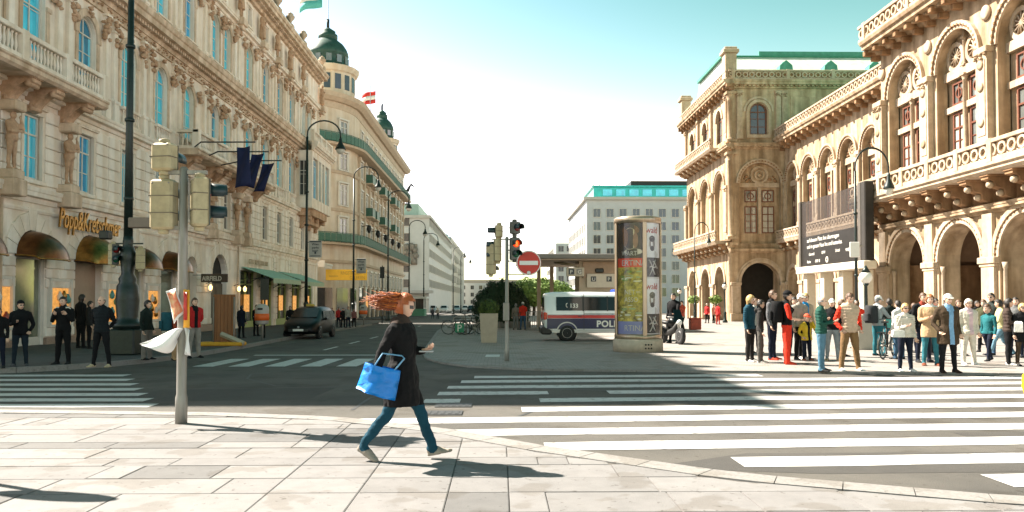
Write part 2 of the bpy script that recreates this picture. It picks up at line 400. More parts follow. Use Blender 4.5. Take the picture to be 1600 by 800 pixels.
    def shell(name, cond, off, m, nz=.006):
        hb = MB(); idx = {}
        for i in range(NV):
            for j in range(NU):
                q = [i*NU+j, i*NU+(j+1)%NU, (i+1)*NU+(j+1)%NU, (i+1)*NU+j]
                if all(cond(HG[a]) for a in q):
                    hb.f.append([idx.setdefault(a, len(idx)) for a in q]); hb.m.append(0); hb.sm.append(True)
        for a in idx:
            n = HG[a]; p = head_pt(n, hs); hb.v.append(tuple(HM @ (p + n*(off + nz*noise.noise(n*7 + seed))*hs)))
        if hb.f: return hb.build(name, m, body)
    if hairdo != 'bald':
        hl = .34
        def c(n): return n.z > hl + .05*sin(n.x*7) if n.y < -.45 else (n.z > -.12 - .35*max(0, n.y) if n.y < .25 else n.z > -.62)
        if hairdo == 'bob' or hairdo == 'long':
            def c(n): return n.z > .42 if n.y < -.55 else (n.z > -.62 if n.y > -.25 else n.z > .15)
        if hairdo == 'fringe': 
            def c(n): return n.z > -.9
        if hairdo == 'balding':
            def c(n): return n.z < .45 and (n.z > -.1 if n.y < .2 else n.z > -.6) and n.y > -.35
        h = shell('hair', c, .014 if hairdo in ('short', 'balding') else .024, hm, .012)
        if hairdo == 'long' and h:
            lb = MB(); rg = []
            for t in range(7):
                u = t/6; z = .05 - .34*u; yy = .05 + .03*u; rr = .085 - .022*u
                rg.append([tuple(HM @ Vector((cos(a)*rr*hs*(1 + .12*noise.noise(Vector((t, a*2, H)))), (yy + sin(a)*(.045 - .018*u))*hs, z*hs)) ) for a in [2*pi*q/12 for q in range(12)]])
            lb.loft(rg, 0, True); lb.build('hair_length', hm, body)
    if cap:
        cm = cmat(cap); cb = MB(); rg = []
        for ph in (.0, .25, .55, .85, 1.15, 1.4, 1.55):
            rg.append([tuple(HM @ Vector((cos(a)*cos(ph)*.090*hs, (sin(a)*cos(ph)*.110 + .004)*hs, (.040 + sin(ph)*.100)*hs))) for a in [2*pi*q/18 for q in range(18)]])
        cb.loft(rg, 0, True)
        if brim:
            bp = [(-.07,-.075),(-.055,-.14),(0,-.165),(.055,-.14),(.07,-.075),(.0,-.06)]
            cb.loft([[tuple(HM @ Vector((x*hs, y*hs, (z - .25*max(0, -y-.08))*hs))) for x, y in bp] for z in (.040, .052)], 0, False)
        cb.build('cap', cm, body)
    return body
def cmat_hair(c): return mat('hair_%02x%02x%02x' % tuple(int(255*x) for x in c), c, 0.5, 0.25, 30, 0.5, bscale=70, stretch=(1, 1, .25))
# ------------------------------------------------------------------ ground, road, pavements
def asphalt(name, col, col2):
    return mat(name, col, 0.85, 0.1, 0.55, 0.6, col2=col2, bscale=120, spec=0.3)
M_ASPH = asphalt('asphalt', (0.072, 0.068, 0.062), (0.125, 0.115, 0.101))
M_GRND = mat('far_ground', (0.20, 0.19, 0.18), 0.9, 0.1, 0.5)
def paving(name, col, sc, mortar=0.02, dark=.8):
    m = mat(name, col, 0.85, 0.10, 2.0, 0.3, bscale=60, spec=.3); n = m.node_tree; p = n.nodes['Principled BSDF']
    src = p.inputs['Base Color'].links[0].from_socket
    tc = n.nodes.new('ShaderNodeTexCoord'); br = n.nodes.new('ShaderNodeTexBrick'); br.inputs['Scale'].default_value = sc; br.inputs['Mortar Size'].default_value = mortar
    br.inputs['Color1'].default_value = (1,1,1,1); br.inputs['Color2'].default_value = (.86,.86,.86,1); br.inputs['Mortar'].default_value = (dark*.7,dark*.7,dark*.7,1)
    n.links.new(tc.outputs['Object'], br.inputs['Vector'])
    mx = n.nodes.new('ShaderNodeMix'); mx.data_type = 'RGBA'; mx.blend_type = 'MULTIPLY'; mx.inputs['Factor'].default_value = 1
    n.links.new(src, mx.inputs['A']); n.links.new(br.outputs['Color'], mx.inputs['B']); n.links.new(mx.outputs['Result'], p.inputs['Base Color'])
    return m
M_PLAZA = paving('plaza_paving', (0.31, 0.285, 0.265), 2.6)
M_WALK = paving('walk_paving', (0.10, 0.097, 0.096), 2.0)
M_KERB = mat('kerb_granite', (0.215, 0.205, 0.195), 0.8, 0.18, 30, 0.2)
def lerp_tab(tab, y):
    for (a, xa), (b, xb) in zip(tab, tab[1:]):
        if y <= b: return xa + (xb - xa)*(y - a)/(b - a) if y >= a else xa
    return tab[-1][1]
def strip(name, ys, xl, xr, up, m, skirt=0.25, k='structure'):
    mb = MB(); L = []
    for y in ys:
        a, b = (xl(y) if callable(xl) else xl), (xr(y) if callable(xr) else xr); z = gz(y) + up
        L.append(((a, y, z), (b, y, z)))
    for (a, b), (c, d) in zip(L, L[1:]):
        mb.quad(a, b, d, c)
        if skirt:
            dn = lambda p: (p[0], p[1], p[2] - skirt)
            mb.quad(dn(a), a, c, dn(c)); mb.quad(b, dn(b), dn(d), d)
    if skirt:
        a, b = L[0]; mb.quad((a[0],a[1],a[2]-skirt), (b[0],b[1],b[2]-skirt), b, a)
    return kind(mb.build(name, m), k)
def frange(a, b, n): return [a + (b-a)*i/n for i in range(n+1)]
strip('ground', [-400,-60,0,20,60,120,200,260,600,3000], -2500, 2500, -0.25, M_GRND, 0)
road = strip('road', [-6,5,12,16,20,25,35,50,70,100,140,200,260,520], -70, 90, 0.0, M_ASPH, 0)
# left pavement with its kerb
TABL = [(17.0,-12.6),(17.3,-11.6),(17.8,-10.6),(18.6,-9.8),(19.6,-9.2),(22,-8.75),(27,-8.8),(35,-9.2),(46,-9.6),(69,-9.9),(160,-10.2)]
TABP = [(16.3,17.0),(16.8,11.0),(17.5,5.2),(18,1.1),(18.4,.2),(19,-.74),(20,-1.45),(21.5,-1.95),(23,-2.2),(26.4,-2.5),(46,-3.6),(70,-4.2),(120,-5)]
ysL = [17.0,17.15,17.3,17.55,17.8,18.2,18.6,19.1,19.6,20.8,22,24,27,31,35,40,46,55,66]
walk_l = strip('pavement', ysL, -70, lambda y: lerp_tab(TABL, y) - .16, 0.12, M_WALK)
walk_2 = strip('pavement', [86,100,120,140,160], -70, lambda y: lerp_tab(TABL, y), 0.12, M_WALK)
plaza = strip('plaza', [16.3,16.5,16.8,17.1,17.5,17.7,18,18.2,18.4,18.7,19,19.5,20,20.7,21.5,22,23,24.5,26.4,30,36,46,58,70,95,130], lambda y: lerp_tab(TABP, y) + .16, 80, 0.045, M_PLAZA)
def kerbs(tab, y0, y1, up, parent, wid, sgn, ln=1.0, mat_=M_KERB):
    pts = []; y = y0; acc = 0
    ys = frange(y0, y1, 900); P = [Vector((lerp_tab(tab, t), t, 0)) for t in ys]
    cur = [P[0]]; d = 0
    for a, b in zip(P, P[1:]):
        d += (b-a).length
        if d >= ln: cur.append(b); d = 0
    for a, b in zip(cur, cur[1:]):
        t = (b-a).normalized(); nrm = Vector((-t.y, t.x, 0))*wid*sgn; a2 = a + t*.006; b2 = b - t*.006
        mb = MB(); q = [a2, b2, b2 + nrm, a2 + nrm]; q = q if sgn > 0 else q[::-1]
        top = [(p.x, p.y, gz(p.y) + up) for p in q]; bot = [(p.x, p.y, gz(p.y) - .1) for p in q]
        mb.loft([bot, top], 0, False); mb.build('kerbstone', mat_, parent)
kerbs(TABL, 17.0, 62, .125, walk_l, .15, 1)
kerbs(TABP, 16.35, 60, .05, plaza, .15, -1)
# front pavement: kerb line Y(x) from the photograph, slabs laid in rows
FR = [(-14,11.9),(-7.3,11.65),(-4,11.3),(-2.2,10.86),(-.65,9.85),(.5,8.65),(2.2,7.25),(4.2,6.35),(9,5.4)]
def yb(x): return lerp_tab(FR, x) 
front = MB()
fx = frange(-14, 9, 60)
for a, b in zip(fx, fx[1:]): front.quad((a,-6,.008),(b,-6,.008),(b,yb(b)+.05,.008),(a,yb(a)+.05,.008))
front = kind(front.build('front_pavement', mat('slab_bed', (0.10,0.09,0.08), .9, .1, 20)), 'structure')
M_SLAB = [mat('slab_%d' % i, c, .8, .09, 4.5, .25, bscale=90, spec=.3) for i, c in enumerate([(.192,.184,.181),(.178,.171,.168),(.205,.197,.193),(.130,.126,.124)])]
def specks(m, sc, thr, k):
    "small dark spots: gum, oil and grit"
    n = m.node_tree; p = n.nodes['Principled BSDF']; src = p.inputs['Base Color'].links[0].from_socket
    tc = n.nodes.new('ShaderNodeTexCoord')
    for s_, t_, k_ in ((sc, thr, k), (sc*.13, .56, .84)):
        t = n.nodes.new('ShaderNodeTexNoise'); t.inputs['Scale'].default_value = s_; t.inputs['Detail'].default_value = 3; n.links.new(tc.outputs['Object'], t.inputs['Vector'])
        r = n.nodes.new('ShaderNodeValToRGB'); r.color_ramp.elements[0].position = t_; r.color_ramp.elements[1].position = t_ + .05; r.color_ramp.elements[0].color = (1,1,1,1); r.color_ramp.elements[1].color = (k_,k_*.97,k_*.93,1); n.links.new(t.outputs['Fac'], r.inputs['Fac'])
        mx = n.nodes.new('ShaderNodeMix'); mx.data_type = 'RGBA'; mx.blend_type = 'MULTIPLY'; mx.inputs['Factor'].default_value = 1; n.links.new(src, mx.inputs['A']); n.links.new(r.outputs['Color'], mx.inputs['B']); src = mx.outputs['Result']
    n.links.new(src, p.inputs['Base Color'])
for m_ in M_SLAB: specks(m_, 16, .66, .62)
specks(M_ASPH, 9, .64, .72); specks(M_PLAZA, 5, .64, .72); specks(M_WALK, 5, .64, .75); specks(M_KERB, 14, .64, .7)
P = []
xs = frange(-14, 9, 46)
for i, (a, b) in enumerate(zip(xs, xs[1:])):     # flush kerb band
    def off(x, d):
        s = (yb(x+.05) - yb(x-.05))/.1; n = Vector((s, -1)).normalized(); return (x + n.x*d, yb(x) + n.y*d)
    q = [off(a+.004, .30), off(b-.004, .30), off(b-.004, 0), off(a+.004, 0)]
    MB().prism(q, -.05, .024).build('kerbstone', M_KERB, front)
rs = random.Random(3)
def slab(x0, x1, y0, y1):
    n = 8; top = []
    for i in range(n+1):
        x = x0 + (x1-x0)*i/n; lim = yb(x) - .33*sqrt(1 + ((yb(x+.1)-yb(x-.1))/.2)**2)
        t = min(y1, lim)
        if t > y0 + .03: top.append((x, t))
    if len(top) < 2 or top[-1][0] - top[0][0] < .06: return
    if all(abs(t[1]-y1) < 1e-6 for t in top): top = [top[0], top[-1]]
    poly = [(top[0][0], y0), (top[-1][0], y0)] + top[::-1]
    th = R(-2.5); c, s = cos(th), sin(th)
    z = .022 + rs.uniform(-.002, .002)
    e = .006; mb = MB(); mb.prism(poly, -.03, z - e*.5); 
    cx = sum(p[0] for p in poly)/len(poly); cy = sum(p[1] for p in poly)/len(poly)
    mb.prism([(p[0] + (e if p[0] < cx else -e), p[1] + (e if p[1] < cy else -e)) for p in poly], z - e*.5, z)
    mb.build('slab', M_SLAB[rs.choices((0,1,2,3), (5,4,4,1.9))[0]], front)
y = 5.1
while y < 11.6:
    dy = rs.choice((.36, .42, .55, .62)); x = -9.5 + rs.uniform(0, .8)
    while x < 6.5:
        wd = rs.choice((.3, .62, .8, 1.0, 1.25, 1.5))
        if x < -1.9 < x + wd: wd = -1.9 - x
        if -1.9 <= x < -.46: wd = .74
        elif abs(x + .42) < .05: wd = rs.choice((.5, .8))
        if wd > .09: slab(x + .004, x + wd - .004, y + .004, y + dy - .004)
        x += max(wd, .02)
    y += dy
# ------------------------------------------------------------------ painted markings
def paint(name, col, wear=.45):
    m = mat(name, col, .7, .05, 2, .2, bscale=90); n = m.node_tree; p = n.nodes['Principled BSDF']; src = p.inputs['Base Color'].links[0].from_socket
    tc = n.nodes.new('ShaderNodeTexCoord'); t = n.nodes.new('ShaderNodeTexNoise'); t.inputs['Scale'].default_value = 7; t.inputs['Detail'].default_value = 9; t.inputs['Roughness'].default_value = .75
    n.links.new(tc.outputs['Object'], t.inputs['Vector']); r = n.nodes.new('ShaderNodeValToRGB'); r.color_ramp.elements[0].position = wear - .12; r.color_ramp.elements[1].position = wear - .02
    mx = n.nodes.new('ShaderNodeMix'); mx.data_type = 'RGBA'; n.links.new(t.outputs['Fac'], r.inputs['Fac']); n.links.new(r.outputs['Color'], mx.inputs['Factor'])
    mx.inputs['A'].default_value = (.20,.19,.175,1); n.links.new(src, mx.inputs['B']); n.links.new(mx.outputs['Result'], p.inputs['Base Color']); return m
M_PAINT = paint('road_paint', (.52,.515,.50), .485)
M_LINE = paint('line_paint', (.55,.55,.53), .46)
def sheet(name, poly, m, parent, up=.005):
    mb = MB(); n = len(poly); mb.add([(x, y, gz(y) + up) for x, y in poly], [tuple(range(n))]); return mb.build(name, m, parent)
def wob(x0, x1, ya, yb_, n=24, a=.02):
    "edge of a worn stripe"
    lo = [(x0 + (x1-x0)*i/n, ya(x0 + (x1-x0)*i/n) + rs.uniform(-a, a)) for i in range(n+1)]
    hi = [(x0 + (x1-x0)*i/n, yb_(x0 + (x1-x0)*i/n) + rs.uniform(-a, a)) for i in range(n+1)]
    return lo + hi[::-1]
SL = .055
ZE = [(16.85,-.52,5.6),(15.94,-.75,20),(14.93,-.95,20),(13.95,-1.05,.85),(13.95,1.9,20),(12.95,-1.2,-.62),(12.93,.65,20),(11.87,.33,20),(10.86,-1.95,20),(9.87,-1.1,20),(8.9,.5,20),(7.93,2.36,20),(6.98,4.42,20)]
for yc, xa, xb in ZE:
    f = lambda x, o: yc + o + SL*(x - 4.1)
    sheet('zebra_stripe', wob(xa, xb, lambda x: f(x, -.24), lambda x: f(x, .24), 30), M_PAINT, road)
for i in range(8):       # crossing on the left
    yy = 1977/(585.6 - 470 + 6.6*i + .19*i*i) ; hw = .2
    xr_ = (205 + 5.4*i + .25*i*i - 780)/1235*yy
    if i < 7: sheet('zebra_stripe', wob(-16 if i else -12.2, xr_, lambda x: yy - hw, lambda x: yy + hw, 20), M_LINE, road)
for i in range(5):       # crossing over the street
    a = -7.45 + i*.87
    sheet('zebra_stripe', [(a, 19.35), (a+.5, 19.35), (a+.52, 22.1), (a+.02, 22.1)], M_PAINT, road)
sheet('stop_line', [(-7.3,23.6),(-2.7,23.6),(-2.7,23.9),(-7.3,23.9)], M_LINE, road)
for y0 in (26.5, 31, 36, 42, 49, 57): sheet('lane_line', [(-5.9,y0),(-5.78,y0),(-5.78,y0+2.2),(-5.9,y0+2.2)], M_LINE, road)
M_IRON = mat('cast_iron', (.055,.055,.055), .6, .2, 40, .2, metal=.4)
for px, py in ((709,634), (692,646)):
    g = G(px, py); mb = MB(); mb.bbox((-.28,-.2,0),(.28,.2,.012), .01)
    for i in range(5): mb.box((-.22+i*.1,-.15,.012),(-.17+i*.1,.15,.017))
    thing(mb.build('drain_cover', M_IRON, None, (g.x, g.y, g.z+.002)), ('rectangular iron drain cover in the shaded road edge by the zebra' if px > 700 else 'rectangular iron drain cover in sunlight nearer the front pavement'), 'drain cover')
# tactile strips on the island, repaired asphalt seams
for i in range(7):
    g = G(760 + i*3.1, 556, .045); sheet('tactile_strip', [(g.x-.03,g.y-.55),(g.x+.03,g.y-.55),(g.x+.05,g.y+.5),(g.x-.01,g.y+.5)], M_LINE, plaza, .051)
M_PATCH = asphalt('asphalt_patch', (.055,.052,.049), (.085,.08,.073))
for poly in ([(-6.2,12.6),(-3.1,12.9),(-3.0,14.6),(-6.1,14.4)], [(1.4,7.6),(3.0,7.3),(9.5,7.5),(9.5,8.35),(2.6,8.3)], [(-8.2,26),(-6.9,26),(-6.9,33),(-8.2,33)], [(5.5,9.1),(8.6,9.25),(8.6,9.75),(5.5,9.55)]): sheet('asphalt_patch', poly, M_PATCH, road, .002)
M_SEAM = mat('bitumen_seam', (.035,.035,.035), .6, .1)
def seam(pts, wd=.025):
    P = [G(*p) for p in pts]; mb = MB()
    for a, b in zip(P, P[1:]):
        d = (b-a).normalized(); n = Vector((-d.y, d.x, 0))*wd; mb.quad(*[tuple(v + Vector((0,0,.004))) for v in (a-n, b-n, b+n, a+n)][::1])
    mb.build('asphalt_seam', M_SEAM, road)
seam([(550,641),(578,622),(640,610)]); seam([(386,592),(392,585),(440,580)]); seam([(386,592),(430,603),(520,604),(640,600)]); seam([(700,612),(860,608),(1000,612),(1060,616)]); seam([(800,655),(850,636)])
# ------------------------------------------------------------------ architecture helpers
M_STONE = mat('pale_stucco', (.88,.80,.71), .85, .10, 1.6, .25, bscale=25, spec=.2, streak=.14)
M_STONE_D = mat('stucco_trim', (.72,.57,.44), .85, .16, 3.0, .35, bscale=30, spec=.2, streak=.30)
M_ORN = mat('carved_stone', (.56,.38,.26), .85, .22, 6.0, .6, bscale=20, spec=.2, streak=.25)
M_WHITE = mat('window_paint', (.66,.62,.55), .5, .05, 8)
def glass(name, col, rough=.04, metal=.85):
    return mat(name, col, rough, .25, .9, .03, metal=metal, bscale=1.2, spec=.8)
M_GLB = glass('glass_sky_painted', (.05,.62,.95), .06, .1); M_GLD = glass('glass_dark', (.05,.055,.06), .06, .2); M_GLW = glass('glass_warm', (.24,.22,.20), .08, .5)  # M_GLB: sky reflection painted in as a cyan base colour
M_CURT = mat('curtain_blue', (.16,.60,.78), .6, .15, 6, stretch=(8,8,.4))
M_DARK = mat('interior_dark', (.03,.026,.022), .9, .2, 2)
M_BLACK = mat('black_metal', (.018,.022,.022), .45, .15, 8, metal=.3)
def window(parent, M, xc, hw, zs, zp, rise, y, glassm, framem, fw=.06, bars=(1,), trans=True, dep=.05, name='window', n=10, nx=None):
    "glazed window: the pane carries a frame with glazing bars"
    def out(h, r, z0): 
        if rise > 0: return [(xc-h, z0)] + [(xc - h*cos(pi*i/n), zp + r*sin(pi*i/n)) for i in range(n+1)] + [(xc+h, z0)]
        return [(xc-h, z0), (xc-h, zp - (hw-h)), (xc+h, zp - (hw-h)), (xc+h, z0)]
    g = MB(M); g.ext(out(hw, rise, zs), y + .012, y + .002)
    gm_ = glassm
    if glassm is M_GLB: gm_ = random.Random(int(xc*53 + zs*29)).choice((M_GLB, M_GLB, glass('glass_sky_painted_deep', (.03,.36,.68), .06, .15), glass('glass_sky_painted_pale', (.10,.66,.86), .06, .1), glass('glass_sky_painted_dim', (.03,.24,.40), .05, .2)))  # panes vary in the tone of their painted sky reflection
    w_ = g.build(name, gm_, parent)
    f = MB(M); a, b = out(hw, rise, zs), out(hw-fw, max(0, rise-fw), zs+fw)
    for i in range(len(a)):
        j = (i+1) % len(a); y0, y1 = y - dep, y
        f.add([(a[i][0],y0,a[i][1]),(a[j][0],y0,a[j][1]),(b[j][0],y0,b[j][1]),(b[i][0],y0,b[i][1]),(b[i][0],y1,b[i][1]),(b[j][0],y1,b[j][1])], [(0,1,2,3),(3,2,5,4)])
    bw = fw*.45
    f.box((xc-bw, y-dep*.8, zs), (xc+bw, y, zp + rise - .02))
    if rise > 0 or trans: f.box((xc-hw+fw*.5, y-dep*.9, zp - (0 if rise > 0 else (zp-zs)*.3) - bw), (xc+hw-fw*.5, y, zp - (0 if rise > 0 else (zp-zs)*.3) + bw))
    for t in bars: z = zs + (zp-zs)*t; f.box((xc-hw+fw*.5, y-dep*.5, z-bw*.6), (xc+hw-fw*.5, y, z+bw*.6))
    f.build('frame', framem, w_)
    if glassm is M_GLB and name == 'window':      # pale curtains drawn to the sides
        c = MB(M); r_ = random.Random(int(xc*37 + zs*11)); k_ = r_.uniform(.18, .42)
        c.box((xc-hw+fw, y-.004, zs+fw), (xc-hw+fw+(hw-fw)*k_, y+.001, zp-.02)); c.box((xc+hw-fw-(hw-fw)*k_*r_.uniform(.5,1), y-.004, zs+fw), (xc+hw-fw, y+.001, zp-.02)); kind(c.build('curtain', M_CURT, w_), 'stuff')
    return w_
def cornice(mb, x0, x1, z, h, d, y=0.0, dent=0.0):
    "classical cornice: fillet, corona, cyma; optionally with dentils"
    mb.mould(x0, x1, [(y+.02, z), (y-d*.22, z), (y-d*.30, z+h*.18), (y-d*.34, z+h*.34), (y-d*.84, z+h*.40), (y-d*.86, z+h*.68), (y-d*.95, z+h*.74), (y-d, z+h*.95), (y-d, z+h), (y+.02, z+h*1.03)])
    if dent:
        x = x0 + dent*.5
        while x < x1 - dent*.5:
            mb.box((x-dent*.28, y-d*.60, z+h*.20), (x+dent*.28, y-d*.2, z+h*.395)); x += dent
def baluster_row(mb, x0, x1, y, z, h, step=.22, r=.055, n=6):
    k = max(1, int((x1-x0)/step)); st = (x1-x0)/k
    for i in range(k):
        x = x0 + st*(i+.5)
        mb.lathe([(r*.8,0),(r*.8,h*.08),(r*.5,h*.14),(r*1.05,h*.38),(r*.9,h*.5),(r*.45,h*.72),(r*.45,h*.84),(r*.85,h*.9),(r*.85,h)], (x,y,z), n)
def balustrade(mb, x0, x1, y, z, h, wid=.22, posts=None, step=.2):
    "plinth, balusters, rail and pedestals"
    mb.box((x0, y-wid*.55, z), (x1, y+wid*.55, z+h*.16)); mb.bbox((x0-.02, y-wid*.62, z+h*.84), (x1+.02, y+wid*.62, z+h), .02)
    ps = posts or []
    for p in ps: mb.bbox((p-.17, y-wid*.7, z-.002), (p+.17, y+wid*.7, z+h+.02), .012)
    e = sorted([x0] + ps + [x1])
    for a, b in zip(e, e[1:]):
        aa = a + (.19 if a in ps else .02); bb = b - (.19 if b in ps else .02)
        if bb - aa > .2: baluster_row(mb, aa, bb, y, z+h*.16, h*.68, step)
def relief(mb, x, y, z, w_, h, d, n=12, seed=0):
    "lumpy carved ornament: many small rounded pieces"
    r = random.Random(seed)
    for i in range(n):
        cx, cz = x + r.uniform(-.5,.5)*w_, z + r.uniform(-.5,.5)*h; s = r.uniform(.12,.26)*min(w_, h)
        rg = []
        for ph in (-1.2,-.5,.3,1.0):
            rg.append([(cx + cos(a)*cos(ph)*s*r.uniform(.8,1.2), y - d*.5 + sin(a)*cos(ph)*d*.6, cz + sin(ph)*s*r.uniform(.8,1.2)) for a in [2*pi*q/6 for q in range(6)]])
        mb.loft(rg, None, True)
def console(mb, x, w_, y, z1, d, h):
    "scroll bracket under a balcony, z1 its top"
    prof = [(y+.02,z1),(y-d,z1),(y-d*1.0,z1-h*.16),(y-d*.86,z1-h*.30),(y-d*.74,z1-h*.20),(y-d*.55,z1-h*.36),(y-d*.34,z1-h*.66),(y-d*.22,z1-h*.95),(y-d*.08,z1-h),(y+.02,z1-h)]
    mb.mould(x-w_/2, x+w_/2, prof)
    mb.lathe([(h*.13,-w_*.56),(h*.13,w_*.56)], (x, y-d*.86, z1-h*.24), 10, axis='x'); mb.lathe([(h*.12,-w_*.54),(h*.12,w_*.54)], (x, y-d*.2, z1-h*.84), 10, axis='x')
    mb.box((x-w_*.62, y-d*1.04, z1-.002), (x+w_*.62, y+.02, z1+.05))
def column(mb, x, y, z0, z1, r, n=12):
    h = z1-z0
    mb.box((x-r*1.35,y-r*1.35,z0),(x+r*1.35,y+r*1.35,z0+r*.7))
    mb.lathe([(r*1.3,r*.7),(r*1.3,r*.95),(r*1.08,r*1.15),(r,r*1.4),(r*.88,h-r*2.4),(r*1.0,h-r*2.3),(r*.92,h-r*2.1),(r*1.3,h-r*.9),(r*1.42,h-r*.7)], (x,y,z0), n)
    mb.box((x-r*1.5,y-r*1.5,z1-r*.72),(x+r*1.5,y+r*1.5,z1))
_st = {}
def statue_mesh(key, m, **k):
    if key not in _st:
        b = person('x', (hash(key) % 7, 3, 0), 0, H=1.9, loose=1.3, vox=.03, **k)
        me = b.data.copy(); ch = [c for c in b.children]
        for c in ch: bpy.data.objects.remove(c)
        bpy.data.objects.remove(b)
        for i in range(len(me.materials)): me.materials[i] = m
        zs = min(v.co.z for v in me.vertices); me.transform(Matrix.Translation((0,0,-zs)))
        _st[key] = me
    return _st[key]
def put(name, me, parent, M, x, y, z, rz=0.0, s=1.0):
    o = obj(name, me, parent); o.matrix_basis = M @ Matrix.Translation((x,y,z)) @ Matrix.Rotation(rz, 4, 'Z') @ Matrix.Scale(s, 4); return o
def frame_m(X, Y, deg): return Matrix.Translation((X, Y, 0)) @ Matrix.Rotation(R(deg), 4, 'Z')
# ------------------------------------------------------------------ corner palace on the left (local x = along the street, -y = out to the street)
B1 = empty('palace_building', (0,0,0)); thing(B1, 'cream stucco palace with caryatids, balconies and blue arched windows along the left pavement', 'building')
M1 = frame_m(-16, 0, 90)
Y0, Y1 = 21.6, 69.8
BAYS = [27.2, 30.7, 34.1, 37.4, 40.7, 45.4, 50.4, 54.0, 57.5, 60.8, 65.4]
PAIR = {45.4, 65.4}
def b1part(name, mb, m=None): return mb.build(name, m or M_STONE, B1)
edges = [Y0 + 3.4] + [(a+b)/2 for a, b in zip(BAYS, BAYS[1:])] + [Y1]
edges[0] = 25.4
# massive body behind the facade
mb = MB(M1); mb.box((Y0, .45, -.6), (Y1, 24, 21.3)); b1part('core', mb)
# --- ground floor
mb = MB(M1); gf = [(23.6,.95)] + [(27.2,.85),(31.0,1.0),(34.9,.85),(38.4,.85),(41.2,.75),(45.4,1.25)]
ge = [Y0, 25.4, 29.1, 32.95, 36.65, 39.8, 42.9, 48.4]
for i, (c, hw) in enumerate(gf): mb.cell(ge[i], ge[i+1], -.6, 5.0, (c, hw, -.6, 3.15 if hw < 1.2 else 3.0, hw), .44)
sh = [(50.6,1.5),(54.6,1.5),(58.5,1.5),(62.4,1.5),(66.6,1.4)]; se = [48.4,52.6,56.6,60.4,64.5,Y1]
for i, (c, hw) in enumerate(sh): mb.cell(se[i], se[i+1], -.6, 5.0, (c, hw, -.6, 3.5, 0), .44)
b1part('ground_floor_wall', mb)
def wedge(xc, zc, r0, r1, a0, a1, y0, y1):
    m_ = MB(M1); g = .012
    m_.ext([(xc + r*cos(a), zc + r*sin(a)) for r, a in ((r0, a0+g/r0), (r1, a0+g/r1), (r1, a1-g/r1), (r0, a1-g/r0))], y0, y1); return m_
for (c, hw) in gf:
    zp = 3.15 if hw < 1.2 else 3.0; n = 9 if hw < 1.2 else 11
    for i in range(n): wedge(c, zp, hw+.015, hw+(.62 if i != n//2 else .8), pi*i/n, pi*(i+1)/n, -.075, .02).build('voussoir', M_STONE, B1)
blk = {}
def block(x0, x1, z0, z1, d=.07, m=M_STONE, name='stone_block'):
    key = (round(x1-x0,2), round(z1-z0,2), d)
    if key not in blk:
        q = MB(M1.to_3x3().to_4x4()); q.bbox((-(x1-x0)/2+.012,-d,-(z1-z0)/2+.012),((x1-x0)/2-.012,.03,(z1-z0)/2-.012), .025); o = q.build(name, m, B1); blk[key] = o.data
    else: o = obj(name, blk[key], B1)
    o.location = M1 @ Vector(((x0+x1)/2, 0, (z0+z1)/2)); return o
for i in range(len(gf)-1):
    a, b = gf[i][0] + gf[i][1] + .02, gf[i+1][0] - gf[i+1][1] - .02
    a = round(a,2); b = round(b,2)
    for k in range(8):
        z0 = .32 + k*.345
        if b - a > 1.6 and k in (1,2,3,4) : continue      # a showcase sits here
        if b - a > 1.1: mdd = (a+b)/2 + (.2 if k % 2 else -.2); block(a, mdd, z0, z0+.345); block(mdd, b, z0, z0+.345)
        else: block(a, b, z0, z0+.345)
    q = MB(M1); q.bbox((a-.02,-.12,-.5),(b+.02,.03,.31), .02); q.build('plinth', mat('pink_granite', (.30,.20,.15), .5, .2, 20), B1)
for c, hw in sh[:-1]:
    a = c + hw + .02; b = a + 1.0
    for k in range(11):
        z0 = .3 + k*.4; 
        if z0 < 4.6: block(a, a+1.0 if False else round(a+.98,2), z0, z0+.4)
